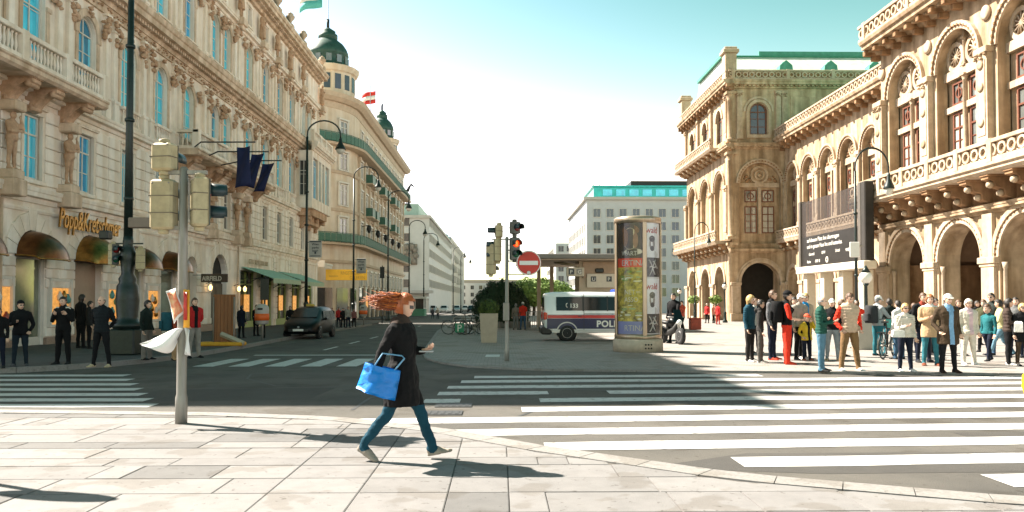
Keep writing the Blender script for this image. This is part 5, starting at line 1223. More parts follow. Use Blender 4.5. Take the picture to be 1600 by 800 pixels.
# ---- tall street lamps with swan necks
def street_lamp(loc, H, label, bend=1, big=False, globe=True, slim=1.0):
    t = empty('street_lamp', loc); thing(t, label, 'street lamp', 'cast iron street lamps')
    q = MB(); s = 1.0
    if big: q.bbox((-.35,-.35,0),(.35,.35,.72), .04); q.lathe([(.36,.72),(.42,.84),(.30,.92),(.27,1.05),(.31,1.5),(.28,1.9),(.22,2.0),(.24,2.1),(.16,2.25),(.20,2.6),(.23,2.75),(.17,2.95),(.13,3.05),(.14,3.15),(.12,3.3)], (0,0,0), 16); zt = 3.3
    else: q.lathe([(.30,0),(.30,.25),(.24,.3),(.22,.8),(.25,.9),(.17,1.0),(.15,1.5),(.19,1.6),(.12,1.75)], (0,0,0), 12); zt = 1.75
    q.build('base', M_LAMP, t)
    q = MB(); q.lathe([(.12 if big else .10,zt-.05),(.095 if big else .08,H*.5),(.07,H-.9)], (0,0,0), 12)
    for zz in (H*.33, H*.5, H*.66): q.lathe([(.10,0),(.13,.03),(.13,.09),(.10,.12)], (0,0,zz), 12)
    q.build('pole', M_LAMP, t)
    rr = 1.05; pts = [(0,0,H-.9)] + [(bend*(rr - rr*cos(a)), 0, H-.75 + rr*.85*sin(a)) for a in [pi*i/12 for i in range(13)]]
    pts = [(x, y, min(z, H+.2)) for x, y, z in pts]; pts.append((bend*2.1, 0, H-1.0))
    q = MB(); q.tube(pts, .05, 8); a_ = q.build('swan_neck', M_LAMP, t)
    q = MB(); q.lathe([(.05,0),(.10,-.12),(.12,-.3),(.30,-.62),(.34,-.72),(.33,-.74),(.28,-.7)], (bend*2.1,0,H-.95), 14); h_ = q.build('lamp_shade', M_LAMP, t)
    if globe: q = MB(); q.lathe([(.27,-.72),(.26,-.85),(.16,-1.0),(.02,-1.04)], (bend*2.1,0,H-.95), 12); q.build('lamp_globe', mat('frosted_glass', (.62,.60,.54), .3, .05), h_)
    if slim != 1:
        for c in t.children: c.scale = (slim, slim, 1)
    return t
def lamp_at(px, py, ytop, label, **k):
    g = G(px, py); H = AT(px, ytop, g.y).z - g.z; return street_lamp(g, H, label, **k)
L1 = street_lamp(G(198, 554, .12), 13.0, 'large dark cast iron lamp post on the near left pavement, tallest in view', big=True)
lamp_at(478, 515, 192, 'dark swan neck lamp post rising beside the parked black car')
lamp_at(552, 505, 263, 'dark swan neck lamp post in front of the hotel corner')
lamp_at(606, 501, 300, 'dark lamp post behind the running-haired woman beside the hotel street front')
lamp_at(639, 496, 346, 'slender lamp post in front of the plain white block, left of two')
lamp_at(662, 494, 366, 'slender lamp post in front of the plain white block, right of two')
lamp_at(708, 491, 387, 'small far lamp post near the end of the street, taller of two')
lamp_at(720, 489, 398, 'small far lamp post near the end of the street, shorter of two')
lamp_at(1339, 530, 236, 'grey swan neck lamp post standing before the dark screen at the opera', slim=.72)
lamp_at(1086, 504, 350, 'thin swan neck lamp post at the far corner of the opera', slim=.62)
def globe_lamp(px, py, ytop, label):
    g = G(px, py); H = AT(px, ytop, g.y).z - g.z; t = empty('globe_lamp', g); thing(t, label, 'street lamp'); r = .24
    q = MB(); q.lathe([(.22,0),(.22,.2),(.14,.3),(.12,.8),(.15,.9),(.07,1.0),(.055,H-2*r-.1),(.12,H-2*r)], (0,0,0), 12); q.build('pole', M_LAMP, t)
    q = MB(); q.lathe([(.10,-r),(r*.85,-r*.5),(r,0),(r*.85,r*.5),(r*.5,r*.87),(.03,r)], (0,0,H-r), 14); q.build('lamp_globe', mat('opal_glass', (.75,.72,.66), .25, .03), t)
    q = MB(); q.lathe([(r*.7,0),(.1,.12),(.03,.25)], (0,0,H-.06), 10); q.build('finial', M_LAMP, t)
globe_lamp(1354, 540, 423, 'low lamp with white globe in front of the screen supports'); globe_lamp(1133, 505, 443, 'low lamp with white globe at the corner pier of the opera'); globe_lamp(1062, 500, 452, 'low lamp with white globe left of the opera arcade')
# ---- traffic signals
def signal(parent, loc, rz, n=3, housing=M_CREAM, face=M_SIGG, s=1.0, lit=None, w_=.30, name='signal_head'):
    "signal head with n lenses; local -y is the lens side"
    h = .30*n*s + .06; W, D = w_*s, .20*s
    q = MB(); q.bbox((-W/2,-D/2,-h/2),(W/2,D/2,h/2), .03*s); q.lathe([(.07*s,0),(.07*s,.05),(.04*s,.06)], (0,0,h/2), 8)
    q.lathe([(.04*s,-.06),(.07*s,-.05),(.07*s,0)], (0,0,-h/2), 8)
    b = q.build(name, housing, parent, loc, rz)
    q = MB(); q.box((-W*.46,-D/2-.012,-h*.47),(W*.46,-D/2-.001,h*.47)); q.build('face', face, b)
    for zj in (h*.17, -h*.17) if n > 1 else (0,):
        q = MB(); q.box((-W/2-.004,-D/2+.02,zj-.006),(W/2+.004,D/2+.004,zj+.006)); q.build('joint', mat('joint_dark', (.16,.13,.09), .8, .1), b)
    for xx in (-W*.36, W*.36):
        q = MB(); q.lathe([(.012,0),(.010,.008)], (xx,D/2,h*.42), 6, axis='y'); q.build('screw', M_GALV, b)
    cols = [(.20,.012,.01),(.20,.12,.01),(.01,.10,.05)] if n == 3 else [(.20,.012,.01),(.01,.10,.05)]
    for i in range(n):
        z = h/2 - .03 - .15*s - i*.30*s; r = .105*s
        m = mat('lens_%d_%d' % (n, i), cols[i], .2, 0)
        if lit == i: m = mat('lens_lit_red', (1,.07,.01), .3, 0, emit=.16)
        q = MB(); q.lathe([(r,0),(r,-.012),(r*.6,-.03),(.01,-.036)], (0,-D/2-.012,z), 14, axis='y'); q.build('lens', m, b)
        q = MB(); k = 10; ring = []
        for yy, sc in ((-D/2-.01,1.12),(-D/2-.24*s,1.05)):
            ring.append([(r*sc*cos(a), yy, z + r*sc*sin(a)) for a in [pi*(-.12) + pi*1.24*j/k for j in range(k+1)]])
        q.loft(ring, 0, True, close=False, cap=False); v = q.build('visor', M_VIS, b); v.modifiers.new('t','SOLIDIFY').thickness = .006
    return b
def walker(parent, z, s, m):
    q = MB(); q.lathe([(.01,-.02),(.018*s,-.01),(.018*s,.012),(.005,.02)], (0,-.135,z+.065*s), 8); q.box((-.028*s,-.14,z-.01),(.028*s,-.13,z+.045*s)); q.box((-.026*s,-.14,z-.08*s),(-.006,-.13,z-.01)); q.box((.006,-.14,z-.08*s),(.026*s,-.13,z-.01)); q.build('pictogram', m, parent)
# near left pole with signal backs and torn posters
p0 = G(283, 664); P1 = empty('traffic_signal', p0); thing(P1, 'grey near-left signal pole with cream signal boxes seen from behind', 'traffic light')
def loc_at(px, py, y): v = AT(px, py, y); return v - p0
q = MB(); q.lathe([(.075,0),(.075,.35),(.062,.4),(.058,2.2),(.052,3.32),(.03,3.34)], (0,0,0), 14); q.build('pole', M_GALV, P1)
for (px, py, n, rz, s) in ((257,246,1,R(170),1.0),(256,320,2,R(176),.98),(312,316,2,R(120),.96)):
    v = loc_at(px, py, p0.y); signal(P1, (v.x, v.y, v.z), rz, n, M_CREAM, M_SIGG, s, w_=.31 if n > 1 else .28)
for za, xs_ in ((loc_at(256,270,p0.y).z, (-.24, .05)), (loc_at(300,270,p0.y).z, (-.02,.30)), (loc_at(256,357,p0.y).z,(-.22,.03))): q = MB(); q.box((xs_[0],-.025,za-.02),(xs_[1],.025,za+.03)); q.build('bracket', M_GALV, P1)
pst = empty('torn_poster', p0); thing(pst, 'red and orange torn posters tied to the near signal pole', 'poster')
M_PR = mat('poster_red', (.62,.07,.02), .6, .5, 9, col2=(.75,.55,.30)); M_PY = mat('poster_yellow', (.75,.36,.03), .6, .15, 6)
def sheetq(name, pts, m, par, n=6, warp=.03):
    q = MB(); a, b, c, d = [Vector(p) for p in pts]; vs = []
    for i in range(n+1):
        for j in range(n+1):
            u, v = i/n, j/n; p = a*(1-u)*(1-v) + b*u*(1-v) + c*u*v + d*(1-u)*v; p.y += warp*sin(u*4+v*3); vs.append(p)
    q.add(vs, [(i*(n+1)+j, (i+1)*(n+1)+j, (i+1)*(n+1)+j+1, i*(n+1)+j+1) for i in range(n) for j in range(n)], 0, True); o = q.build(name, m, par); o.modifiers.new('t','SOLIDIFY').thickness = .006; return o
L_ = lambda px, py, dy=-.08: tuple(loc_at(px, py, p0.y+dy))
sheetq('poster_sheet', (L_(259,455),L_(276,450),L_(288,488),L_(272,506)), M_WHP, pst); sheetq('poster_print', (L_(261,458,-.095),L_(275,454,-.095),L_(285,486,-.095),L_(272,500,-.095)), M_PR, pst); sheetq('poster_panel', (L_(287,452),L_(297,453),L_(296,512),L_(287,512)), M_PY, pst, 4, .01); sheetq('poster_stripe', (L_(287,456,-.11),L_(293,457,-.11),L_(292,500,-.11),L_(287,500,-.11)), M_REDP, pst, 4, .01)
wb = empty('white_sheet', p0); thing(wb, 'white plastic sheet flapping from the near signal pole', 'plastic sheet')
q = MB(); cols_ = []
top = [(218,537),(238,531),(258,521),(276,512),(286,513)]; bot = [(222,540),(240,546),(258,553),(272,551),(282,520)]
vs = []
for i in range(len(top)):
    for t in range(6):
        u = t/5; px = top[i][0]*(1-u)+bot[i][0]*u; py = top[i][1]*(1-u)+bot[i][1]*u; v = loc_at(px, py, p0.y - .10 + .10*sin(i*1.3 + t*.8)); vs.append(v)
q.add(vs, [(i*6+j, (i+1)*6+j, (i+1)*6+j+1, i*6+j+1) for i in range(4) for j in range(5)], 0, True); o = q.build('sheet', mat('white_plastic', (.78,.78,.77), .5, .04, 5), wb); o.modifiers.new('s','SUBSURF').levels = 2; o.modifiers.new('t','SOLIDIFY').thickness = .004
sheetq('sheet_tail', (L_(288,512),L_(298,516),L_(296,556),L_(289,552)), MATS['white_plastic'], wb, 6, .05)
# signals and camera on the big lamp post
lp = G(198, 554, .12)
tl = empty('traffic_signal', lp); thing(tl, 'pair of small signals on arms of the big near lamp post', 'traffic light')
def lw(px, py): v = AT(px, py, lp.y) - lp; return v
for px, py, rz in ((180,398,R(60)),(222,405,R(200))): v = lw(px, py); signal(tl, (v.x, v.y-.1, v.z), rz, 2, M_CREAM, M_SIGG, .9, w_=.26)
v = lw(200,381); q = MB(); q.box((lw(176,381).x,-.12,v.z-.02),(lw(226,381).x,-.08,v.z+.02)); q.build('bracket', M_BLACK, tl)
cm = lw(171,368); q = MB(); q.bbox((cm.x-.16,-.3,cm.z-.12),(cm.x+.1,.0,cm.z+.12), .03); thing(q.build('camera_box', M_BLACK, None, lp), 'small black camera box mounted beside the big lamp post', 'camera'); 
a, b = lw(206,357), lw(246,341); q = MB(); q.bbox((a.x,-.25,a.z),(b.x,.0,b.z), .02); thing(q.build('street_sign', mat('sign_brown_box', (.20,.15,.12), .6, .12, 5), None, lp), 'brown horizontal sign box reaching right from the big lamp post', 'sign')
# ---- island signal with no entry sign
p2 = G(792, 564, .045); P2 = empty('traffic_signal', p2); thing(P2, 'island signal pole with red pedestrian light and no entry sign', 'traffic light')
W2 = lambda px, py: AT(px, py, p2.y) - p2
h2 = W2(792,371).z; q = MB(); q.lathe([(.062,0),(.062,.3),(.05,.34),(.045,h2),(.02,h2+.02)], (0,0,0), 12); q.build('pole', M_GALV, P2)
q = MB(); zz = W2(792,487).z; q.bbox((-.10,-.14,zz-.24),(.06,.02,zz+.24), .02); q.build('call_box', M_GALV, P2)
for px, py, rz, n, m, lit in ((804,356,R(38),1,M_SIGG,None),(804,389,R(22),2,M_SIGG,0),(780,361,R(-95),1,M_CREAM,None),(778,391,R(-95),2,M_CREAM,None),(767,405,R(150),3,M_CREAM,None)):
    v = W2(px, py); b_ = signal(P2, (v.x, 0 if px > 790 else .05, v.z), rz, n, m, M_SIGG, .88 if n < 3 else .82, lit, w_=.28)
    if lit == 0: walker(b_, .14, .9, mat('lens_lit_orange', (1,.16,.02), .3, 0, emit=.35))
for py, xa, xb in ((374,-.30,.20),(408,.0,.15),(391,-.02,.2)): z = W2(792,py).z; q = MB(); q.tube([(W2(792+xa*60,py).x*1.0 + xa*.3, 0, z),(xb, 0, z)], .018, 6); q.build('bracket', M_GALV, P2)
ns = W2(826,411); q = MB(); q.lathe([(.315,.012),(.325,.0),(.315,-.012)], (ns.x,-.06,ns.z), 32, axis='y', sm=False); sgn = q.build('no_entry_sign', M_REDP, P2); q = MB(); q.bbox((ns.x-.24,-.082,ns.z-.055),(ns.x+.24,-.073,ns.z+.055), .003); q.build('white_bar', M_WHP, sgn)
q = MB(); q.arcband(ns.x, ns.z, .295, .318, -.078, -.071, 32, 0, 2*pi); q.build('rim', M_WHP, sgn); q = MB(); q.lathe([(.05,0),(.05,-.004)], (ns.x+.0,-.075,ns.z-.26), 14, axis='y'); q.build('sticker', M_WHP, sgn); q = MB(); z = W2(792,429).z; q.tube([(0,0,z),(ns.x,-.03,z)], .015, 6); q.build('sign_arm', M_GALV, P2)
# ---- advertising column
c0 = G(1003.5, 551, .045); c0.y += .74; AC = empty('advertising_column', c0); thing(AC, 'tall round advertising column with curved glass over posters', 'advertising column')
M_STEEL = mat('brushed_bronze_steel', (.42,.33,.24), .35, .15, 14, metal=.7, stretch=(1,1,.1)); M_CONC = mat('column_plinth', (.46,.39,.31), .8, .15, 6, .2)
q = MB(); q.lathe([(.78,0),(.78,.36),(.74,.40)], (0,0,0), 40); q.build('plinth', M_CONC, AC)
for dx in (-.12, .0, .12):
    for dz in (.13, .24): q = MB(); a = -pi/2 + .25 + dx; q.lathe([(.028,0),(.028,-.012)], (.785*cos(a), .785*sin(a), dz), 8, axis='y'); q.build('vent_hole', M_BLACK, AC)
q = MB(); q.lathe([(.66,.4),(.66,4.0)], (0,0,0), 32); q.build('core', mat('column_core', (.55,.52,.47), .7, .05), AC)
q = MB(); q.lathe([(.72,4.0),(.74,4.0),(.74,4.16),(.70,4.2),(.60,4.22)], (0,0,0), 40); q.build('top_ring', M_STEEL, AC); q = MB(); q.lathe([(.68,.40),(.735,.40),(.735,.52),(.70,.54)], (0,0,0), 40); q.build('bottom_ring', M_STEEL, AC)
for a in (-2.95, -1.44, -.20, 1.4): q = MB(); q.M = Matrix.Rotation(a, 4, 'Z'); q.bbox((.67,-.065,.5),(.745,.065,4.02), .015); q.build('glazing_post', M_STEEL, AC)
def curved(name, a0, a1, z0, z1, r, m, par=AC):
    q = MB(); n = max(2, int((a1-a0)/.06)); q.loft([[(r*cos(a0+(a1-a0)*i/n), r*sin(a0+(a1-a0)*i/n), z) for i in range(n+1)] for z in (z0, z1)], 0, True, close=False, cap=False); return q.build(name, m, par)
def bent_text(txt, size, a_c, z, r, m, par, sx=1.0, **k):
    me = text_mesh(txt, size, .002, align='CENTER', **k)
    for v in me.vertices:
        a = a_c + v.co.x*sx/r; rr = r + v.co.z; v.co = (rr*cos(a), rr*sin(a), z + v.co.y)
    me.materials.append(m); return obj('lettering', me, par)
def blob(name, a, z, r, wa, hz, m, par, n=18, dr=.003):
    vs = [((r+dr)*cos(a + wa*cos(t)/r), (r+dr)*sin(a + wa*cos(t)/r), z + hz*sin(t)) for t in [2*pi*i/n for i in range(n)]]; q = MB(); q.add(vs, [tuple(range(n))]); return q.build(name, m, par)
A0, A1 = -2.88, -1.52; ac = (A0+A1)/2; rp = .672
ink = lambda n, c, v=.15, s=4: mat('ink_'+n, tuple(min(.9, x*1.6) for x in c), .6, v, s)
po = curved('portrait_poster', A0, A1, 2.9, 4.0, rp, ink('umber', (.035,.025,.018), .5, 3)); blob('face', -2.1, 3.50, rp, .24, .34, ink('flesh', (.68,.44,.30), .2, 5), po); blob('hair', -2.08, 3.76, rp, .28, .17, ink('brown_hair', (.15,.07,.03), .4, 14), po, dr=.005); blob('hair_side', -2.33, 3.55, rp, .10, .28, ink('brown_hair', (.15,.07,.03)), po, dr=.006); blob('collar', -1.95, 3.10, rp, .30, .10, ink('linen', (.55,.48,.40), .2), po, dr=.006); blob('shadow_side', -1.84, 3.45, rp, .08, .24, ink('flesh_dark', (.26,.13,.08), .2), po, dr=.007)
M_INKW = mat('ink_white', (.75,.73,.68), .6, 0)
bent_text('WART', .20, -2.15, 2.98, rp+.012, M_INKW, po, .9); 
po = curved('red_poster_band', A0, A1, 2.62, 2.9, rp+.001, ink('red', (.60,.05,.02), .08)); bent_text('ERTINA', .25, -1.95, 2.67, rp+.008, M_INKW, po, .95)
po = curved('painting_poster', A0, A1, .95, 2.62, rp+.002, ink('olive', (.36,.27,.05), .9, 6)); bent_text('NET', .21, -2.12, 1.78, rp+.008, M_INKW, po, .9); bent_text('BIS', .10, -1.72, 1.82, rp+.008, M_INKW, po); bent_text('ASSO', .21, -2.05, 1.55, rp+.008, M_INKW, po, .9)
for i in range(26):
    blob('brush_patch', rd.uniform(A0+.15, A1-.15), rd.choice((rd.uniform(2.15,2.5), rd.uniform(1.0,1.45))), rp+.004, rd.uniform(.06,.16), rd.uniform(.015,.04), ink(*rd.choice([('leaf', (.16,.24,.05)),('straw', (.62,.50,.18)),('pale', (.62,.60,.42)),('sage', (.30,.36,.16))])), po)
po = curved('blue_poster_band', A0, A1, .56, .95, rp+.003, ink('blue_grey', (.20,.22,.42), .1)); bent_text('RTINA', .25, -1.9, .66, rp+.01, M_INKW, po, .95)
B0, B1_ = -1.36, -.27
for k, z in enumerate((2.30, .56)):
    po = curved('photo_poster', B0, B1_, z, z+1.72, rp, ink('paper', (.62,.60,.57), .05)); bent_text('wald', .27, -1.02, z+1.38, rp+.008, mat('ink_crimson', (.50,.03,.02), .6, 0), po, .95)
    g1, g2 = ink('grey_mid', (.20,.18,.165), .3, 12), ink('grey_dark', (.05,.045,.04), .4, 9)
    blob('figure_head', -1.02, z+1.05, rp, .115, .20, g1, po); blob('figure_hair', -1.02, z+1.20, rp, .115, .10, g2, po, dr=.005); blob('figure_beard', -1.02, z+.90, rp, .085, .08, g2, po, dr=.006); blob('figure_shoulders', -1.02, z+.70, rp, .26, .14, ink('grey_cloth', (.36,.35,.33)), po, dr=.002)
    lo = curved('dark_field', B0+.02, B1_-.02, z+.02, z+.62, rp+.004, g2)
    for (a1, z1, a2, z2) in ((-1.22,.55,-.85,.10),(-.82,.55,-1.18,.08),(-1.0,.5,-.65,.3),(-1.2,.3,-.8,.35)):
        q = MB(); pts = [((rp+.008)*cos(a1+(a2-a1)*t), (rp+.008)*sin(a1+(a2-a1)*t), z+z1+(z2-z1)*t + .03*sin(t*6)) for t in [i/6 for i in range(7)]]; q.tube(pts, .022, 4); q.build('brush_stroke', M_INKW, lo)
gm = bpy.data.materials.new('column_glass'); gm.use_nodes = True; n_ = gm.node_tree; pb = n_.nodes['Principled BSDF']; tr = n_.nodes.new('ShaderNodeBsdfTransparent'); gl_ = n_.nodes.new('ShaderNodeBsdfGlossy'); gl_.inputs['Roughness'].default_value = .04; mxs = n_.nodes.new('ShaderNodeMixShader'); fr_ = n_.nodes.new('ShaderNodeFresnel'); fr_.inputs['IOR'].default_value = 1.45
n_.links.new(fr_.outputs[0], mxs.inputs[0]); n_.links.new(tr.outputs[0], mxs.inputs[1]); n_.links.new(gl_.outputs[0], mxs.inputs[2]); n_.links.new(mxs.outputs[0], n_.nodes['Material Output'].inputs[0])
curved('curved_glass', A0-.05, A1+.04, .52, 4.0, .715, gm); curved('curved_glass', B0-.03, B1_+.03, .52, 4.0, .715, gm)
# ---- station entrance canopy
g = G(905, 515); SC = empty('station_entrance'); thing(SC, 'low beige station entrance with flat projecting roof behind the police van', 'kiosk')
yA, yB = 44.0, 54.0; M_CON = mat('canopy_concrete', (.42,.34,.26), .8, .12, 2, .1)
a = AT(812,397,yA); b = AT(1002,397,yA); zr = AT(900,404,yA).z
q = MB(); q.bbox((a.x,yA,zr),(b.x,yB,zr+.28), .04); q.build('roof_slab', mat('roof_edge_grey', (.17,.16,.15), .6, .1, 4), SC); q = MB(); q.box((a.x+.2,yA+.2,zr-.06),(b.x-.2,yB-.2,zr)); q.build('soffit', M_CON, SC)
wl = AT(905,455,yA+1.4); q = MB(); q.box((wl.x,yA+1.4,gz(45)-.1),(b.x-.1,yA+4,zr-.06)); q.build('wall', M_CON, SC); q = MB(); q.box((wl.x+.2,yA+1.30,zr-1.05),(b.x-.1,yA+1.42,zr-.12)); q.build('upper_panel', mat('panel_bronze', (.30,.20,.13), .5, .15, 3), SC)
q = MB(); q.tube([(wl.x-.1,yA+1.2,zr-.35),(a.x+2.2,yA+3,zr-.05)], .09, 6); q.build('roof_strut', M_CON, SC)
for px in (842, 862): v = AT(px,455,yB-1); q = MB(); q.box((v.x-.12,yB-1.1,gz(53)-.1),(v.x+.12,yB-.9,zr)); q.build('column', M_CON, SC)
sb_ = AT(902,418,yA+.6); q = MB(); q.bbox((sb_.x-.62,yA+.5,sb_.z-.5),(sb_.x+.38,yA+.7,sb_.z), .02); s_ = q.build('hanging_sign', mat('sign_beige', (.46,.40,.32), .6, .05), SC)
M_SQ = mat('sign_dark_square', (.03,.035,.05), .5, 0)
for i, tx in enumerate(('P', 'G')):
    q = MB(); x = sb_.x-.5+i*.44; q.box((x,yA+.485,sb_.z-.40),(x+.32,yA+.498,sb_.z-.08)); c_ = q.build('plate', M_SQ if i == 0 else mat('sign_grey_square', (.22,.20,.18), .5, 0), s_); lettering(tx, .30, M_INKW, c_, (x+.07,yA+.482,sb_.z-.35), depth=.003)
nb = AT(940,440,yA+1.25); q = MB(); q.bbox((nb.x-.85,yA+1.22,nb.z-.35),(nb.x+.75,yA+1.29,nb.z+.45), .02); s_ = q.build('notice_board', mat('board_pale', (.56,.50,.42), .5, .05), SC)
for i, tx in enumerate(('U', 'P')): q = MB(); x = nb.x-.62+i*.9; q.box((x,yA+1.205,nb.z),(x+.30,yA+1.218,nb.z+.30)); c_ = q.build('plate', M_SQ, s_); lettering(tx, .28, M_INKW, c_, (x+.06,yA+1.20,nb.z+.04), depth=.003)
q = MB(); q.bbox((wl.x+.9,yA+1.18,zr-.75),(wl.x+1.4,yA+1.30,zr-.5), .05); q.build('wall_lamp', M_BLACK, SC)
# ---- planter, hedge, railing, bicycle rack, park sign
def bush_mesh(name, c, rad, n, size, m, parent, seed=1, shell=.55, sq=1.0, label=None):
    "crown of many small leaf faces with real gaps"
    r = random.Random(seed); vs = []; fs = []
    for i in range(n):
        while True:
            p = Vector((r.uniform(-1,1), r.uniform(-1,1), r.uniform(-1,1)))
            L2 = p.length
            if shell*(.8 + .2*r.random()) < L2 < 1.0: break
        nz_ = 1 + .18*noise.noise(p*2.5 + Vector((seed,0,0))); p *= nz_
        q = Vector((c[0] + p.x*rad[0], c[1] + p.y*rad[1], c[2] + p.z*rad[2])); d = (p + Vector((r.uniform(-1,1), r.uniform(-1,1), r.uniform(-.5,1)))*.8).normalized(); a = d.orthogonal().normalized(); b = d.cross(a); t = r.uniform(0, 6.28); a, b = a*cos(t)+b*sin(t), b*cos(t)-a*sin(t); s = size*r.uniform(.6,1.3)
        o = len(vs); vs += [q-a*s, q-b*s*.55, q+a*s, q+b*s*.55 + d*s*.2]; fs.append((o,o+1,o+2,o+3))
    q = MB(); q.v = [tuple(v) for v in vs]; q.f = [list(f) for f in fs]; q.m = [0]*len(fs); q.sm = [False]*len(fs); return q.build(name, m, parent)
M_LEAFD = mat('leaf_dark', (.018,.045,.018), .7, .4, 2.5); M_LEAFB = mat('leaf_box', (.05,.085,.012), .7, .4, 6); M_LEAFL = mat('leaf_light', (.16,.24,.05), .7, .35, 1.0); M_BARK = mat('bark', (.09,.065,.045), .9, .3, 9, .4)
g = G(764, 535, .045); PL = empty('planter', g); thing(PL, 'tall tapered beige planter with a clipped round box bush', 'planter')
q = MB(); k = 1.14; q.loft([[(-.30,-.30,0),(.30,-.30,0),(.30,.30,0),(-.30,.30,0)],[(-.36,-.36,k),(.36,-.36,k),(.36,.36,k),(-.36,.36,k)],[(-.31,-.31,k),(.31,-.31,k),(.31,.31,k),(-.31,.31,k)],[(-.31,-.31,k-.08),(.31,-.31,k-.08),(.31,.31,k-.08),(-.31,.31,k-.08)]], 0, False); q.build('pot', mat('planter_beige', (.40,.33,.26), .8, .08, 5, .1), PL); bush_mesh('bush', (0,0,k+.2), (.40,.40,.36), 3200, .038, M_LEAFB, PL, 3, .3); q = MB(); q.lathe([(.05,-.2),(.27,-.1),(.30,.1),(.22,.24),(.02,.3)], (0,0,k+.1), 10); q.build('bush_core', M_LEAFD, PL)
for i, (px, wx, ht) in enumerate(((756,.75,2.6),(770,.8,3.2),(784,.8,3.35),(799,.7,3.1),(810,.6,2.7),(817,.5,2.2))):
    g = G(px, 511 if i % 2 else 509, .045); g = Vector((AT(px,480,52+i*.4).x, 52+i*.4, gz(52))); t = empty('thuja_bush', g); thing(t, ['round-topped dark thuja at the left end of the island row','tall dark thuja second from the left behind the planter','tallest dark thuja behind the signal pole','dark thuja just right of the signal pole','pointed dark thuja behind the person in red','low dark thuja at the right end of the island row'][i], 'bush', 'dark thujas on the island')
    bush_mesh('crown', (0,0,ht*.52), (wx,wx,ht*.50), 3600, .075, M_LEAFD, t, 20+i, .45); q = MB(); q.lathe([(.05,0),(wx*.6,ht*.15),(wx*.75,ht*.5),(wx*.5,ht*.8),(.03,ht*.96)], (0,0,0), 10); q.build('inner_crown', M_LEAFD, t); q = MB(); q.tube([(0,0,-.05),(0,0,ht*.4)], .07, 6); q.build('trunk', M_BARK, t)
    q = MB(); q.bbox((-.5,-.5,0),(.5,.5,.45), .04); q.build('tub', mat('tub_grey', (.2,.19,.17), .8, .1, 5), t)
RL = empty('railing'); thing(RL, 'pale metal railing with upright bars left of the police van', 'railing')
a, b = AT(823,513,46), AT(866,513,46)
q = MB(); zg = gz(46); q.tube([(a.x,46,zg+1.15),(b.x,46,zg+1.15)], .03, 6); q.tube([(a.x,46,zg+.15),(b.x,46,zg+.15)], .03, 6); q.build('rail', M_GALV, RL)
for i in range(15): q = MB(); x = a.x + (b.x-a.x)*i/14; q.tube([(x,46,zg-.05),(x,46,zg+1.15)], .018 if i % 7 else .035, 5); q.build('bar', M_GALV, RL)
q = MB(); q.box((a.x-.1,45.8,zg-.1),(b.x+.1,46.2,zg+.1)); q.build('kerb', M_KERB, RL)
def bicycle(loc, rz, label, frame=M_BLACK, group=None, s=1.0, basket=False, lean=0.0):
    t = empty('bicycle', loc, rz); t.scale = (s,s,s); t.rotation_euler = (lean, 0, rz); thing(t, label, 'bicycle', group); r = .34
    for x, nm in ((-.52,'rear_wheel'),(.54,'front_wheel')):
        q = MB(); q.tube([(x+r*cos(a),0,r+.02+r*sin(a)) for a in [2*pi*i/24 for i in range(25)]], .02, 6); w_ = q.build(nm, M_BLACK, t)
        q = MB()
        for i in range(12): a = pi*2*i/12; q.tube([(x,0,r+.02),(x+r*cos(a),0,r+.02+r*sin(a))], .0035, 3)
        q.tube([(x,-.05,r+.02),(x,.05,r+.02)], .025, 8); kind(q.build('spokes', M_GALV, w_), 'stuff')
    z = r+.02; BB, ST, HT, FX = (-.05,0,z-.06), (-.20,0,.80), (.36,0,.86), (.54,0,z)
    q = MB(); q.tube([BB, ST], .02, 6); q.tube([ST, (.36,0,.78)], .02, 6); q.tube([BB, (.37,0,.72)], .022, 6); q.tube([(-.52,0,z), BB], .014, 6); q.tube([(-.52,0,z), (-.18,0,.72)], .013, 6); q.tube([(.34,0,.95),(.38,0,.68),FX], .018, 6); q.build('frame', frame, t)
    q = MB(); q.tube([(.34,0,.92),(.32,0,1.04)], .015, 6); q.tube([(.18,-.28,1.03),(.32,-.2,1.05),(.34,0,1.05),(.32,.2,1.05),(.18,.28,1.03)], .013, 6); q.build('handlebar', M_BLACK, t)
    q = MB(); q.tube([ST, (-.22,0,.93)], .014, 6); q.loft([[(-.36,-.08,.95),(-.36,.08,.95),(-.36,.08,.99),(-.36,-.08,.99)],[(-.20,-.06,.95),(-.20,.06,.95),(-.20,.06,1.0),(-.20,-.06,1.0)],[(-.08,-.02,.95),(-.08,.02,.95),(-.08,.02,.98),(-.08,-.02,.98)]]); q.build('saddle', M_BLACK, t)
    q = MB(); q.lathe([(.10,-.01),(.10,.01)], (BB[0],-.04,BB[2]), 14, axis='y'); q.tube([(BB[0],-.06,BB[2]),(BB[0]+.1,-.06,BB[2]-.13),(BB[0]+.1,-.14,BB[2]-.13)], .012, 5); q.tube([(BB[0],.06,BB[2]),(BB[0]-.1,.06,BB[2]+.13),(BB[0]-.1,.14,BB[2]+.13)], .012, 5); q.build('crank', M_GALV, t)
    q = MB(); q.box((-.85,-.06,.70),(-.42,.06,.72)); q.tube([(-.8,-.06,.70),(-.54,-.06,z)], .008, 4); q.tube([(-.8,.06,.70),(-.54,.06,z)], .008, 4); q.build('luggage_rack', M_BLACK, t)
    if basket: q = MB(); q.loft([[(.42,-.14,.80),(.66,-.14,.80),(.66,.14,.80),(.42,.14,.80)],[(.38,-.18,1.04),(.72,-.18,1.04),(.72,.18,1.04),(.38,.18,1.04)]], 0, False, cap=True); q.build('basket', mat('basket_teal', (.04,.25,.22), .6, .2, 9), t)
    return t
g = G(1389, 560, .045); bicycle(g, R(48), 'dark city bicycle with teal basket standing in the right-hand crowd', basket=True, s=1.02)
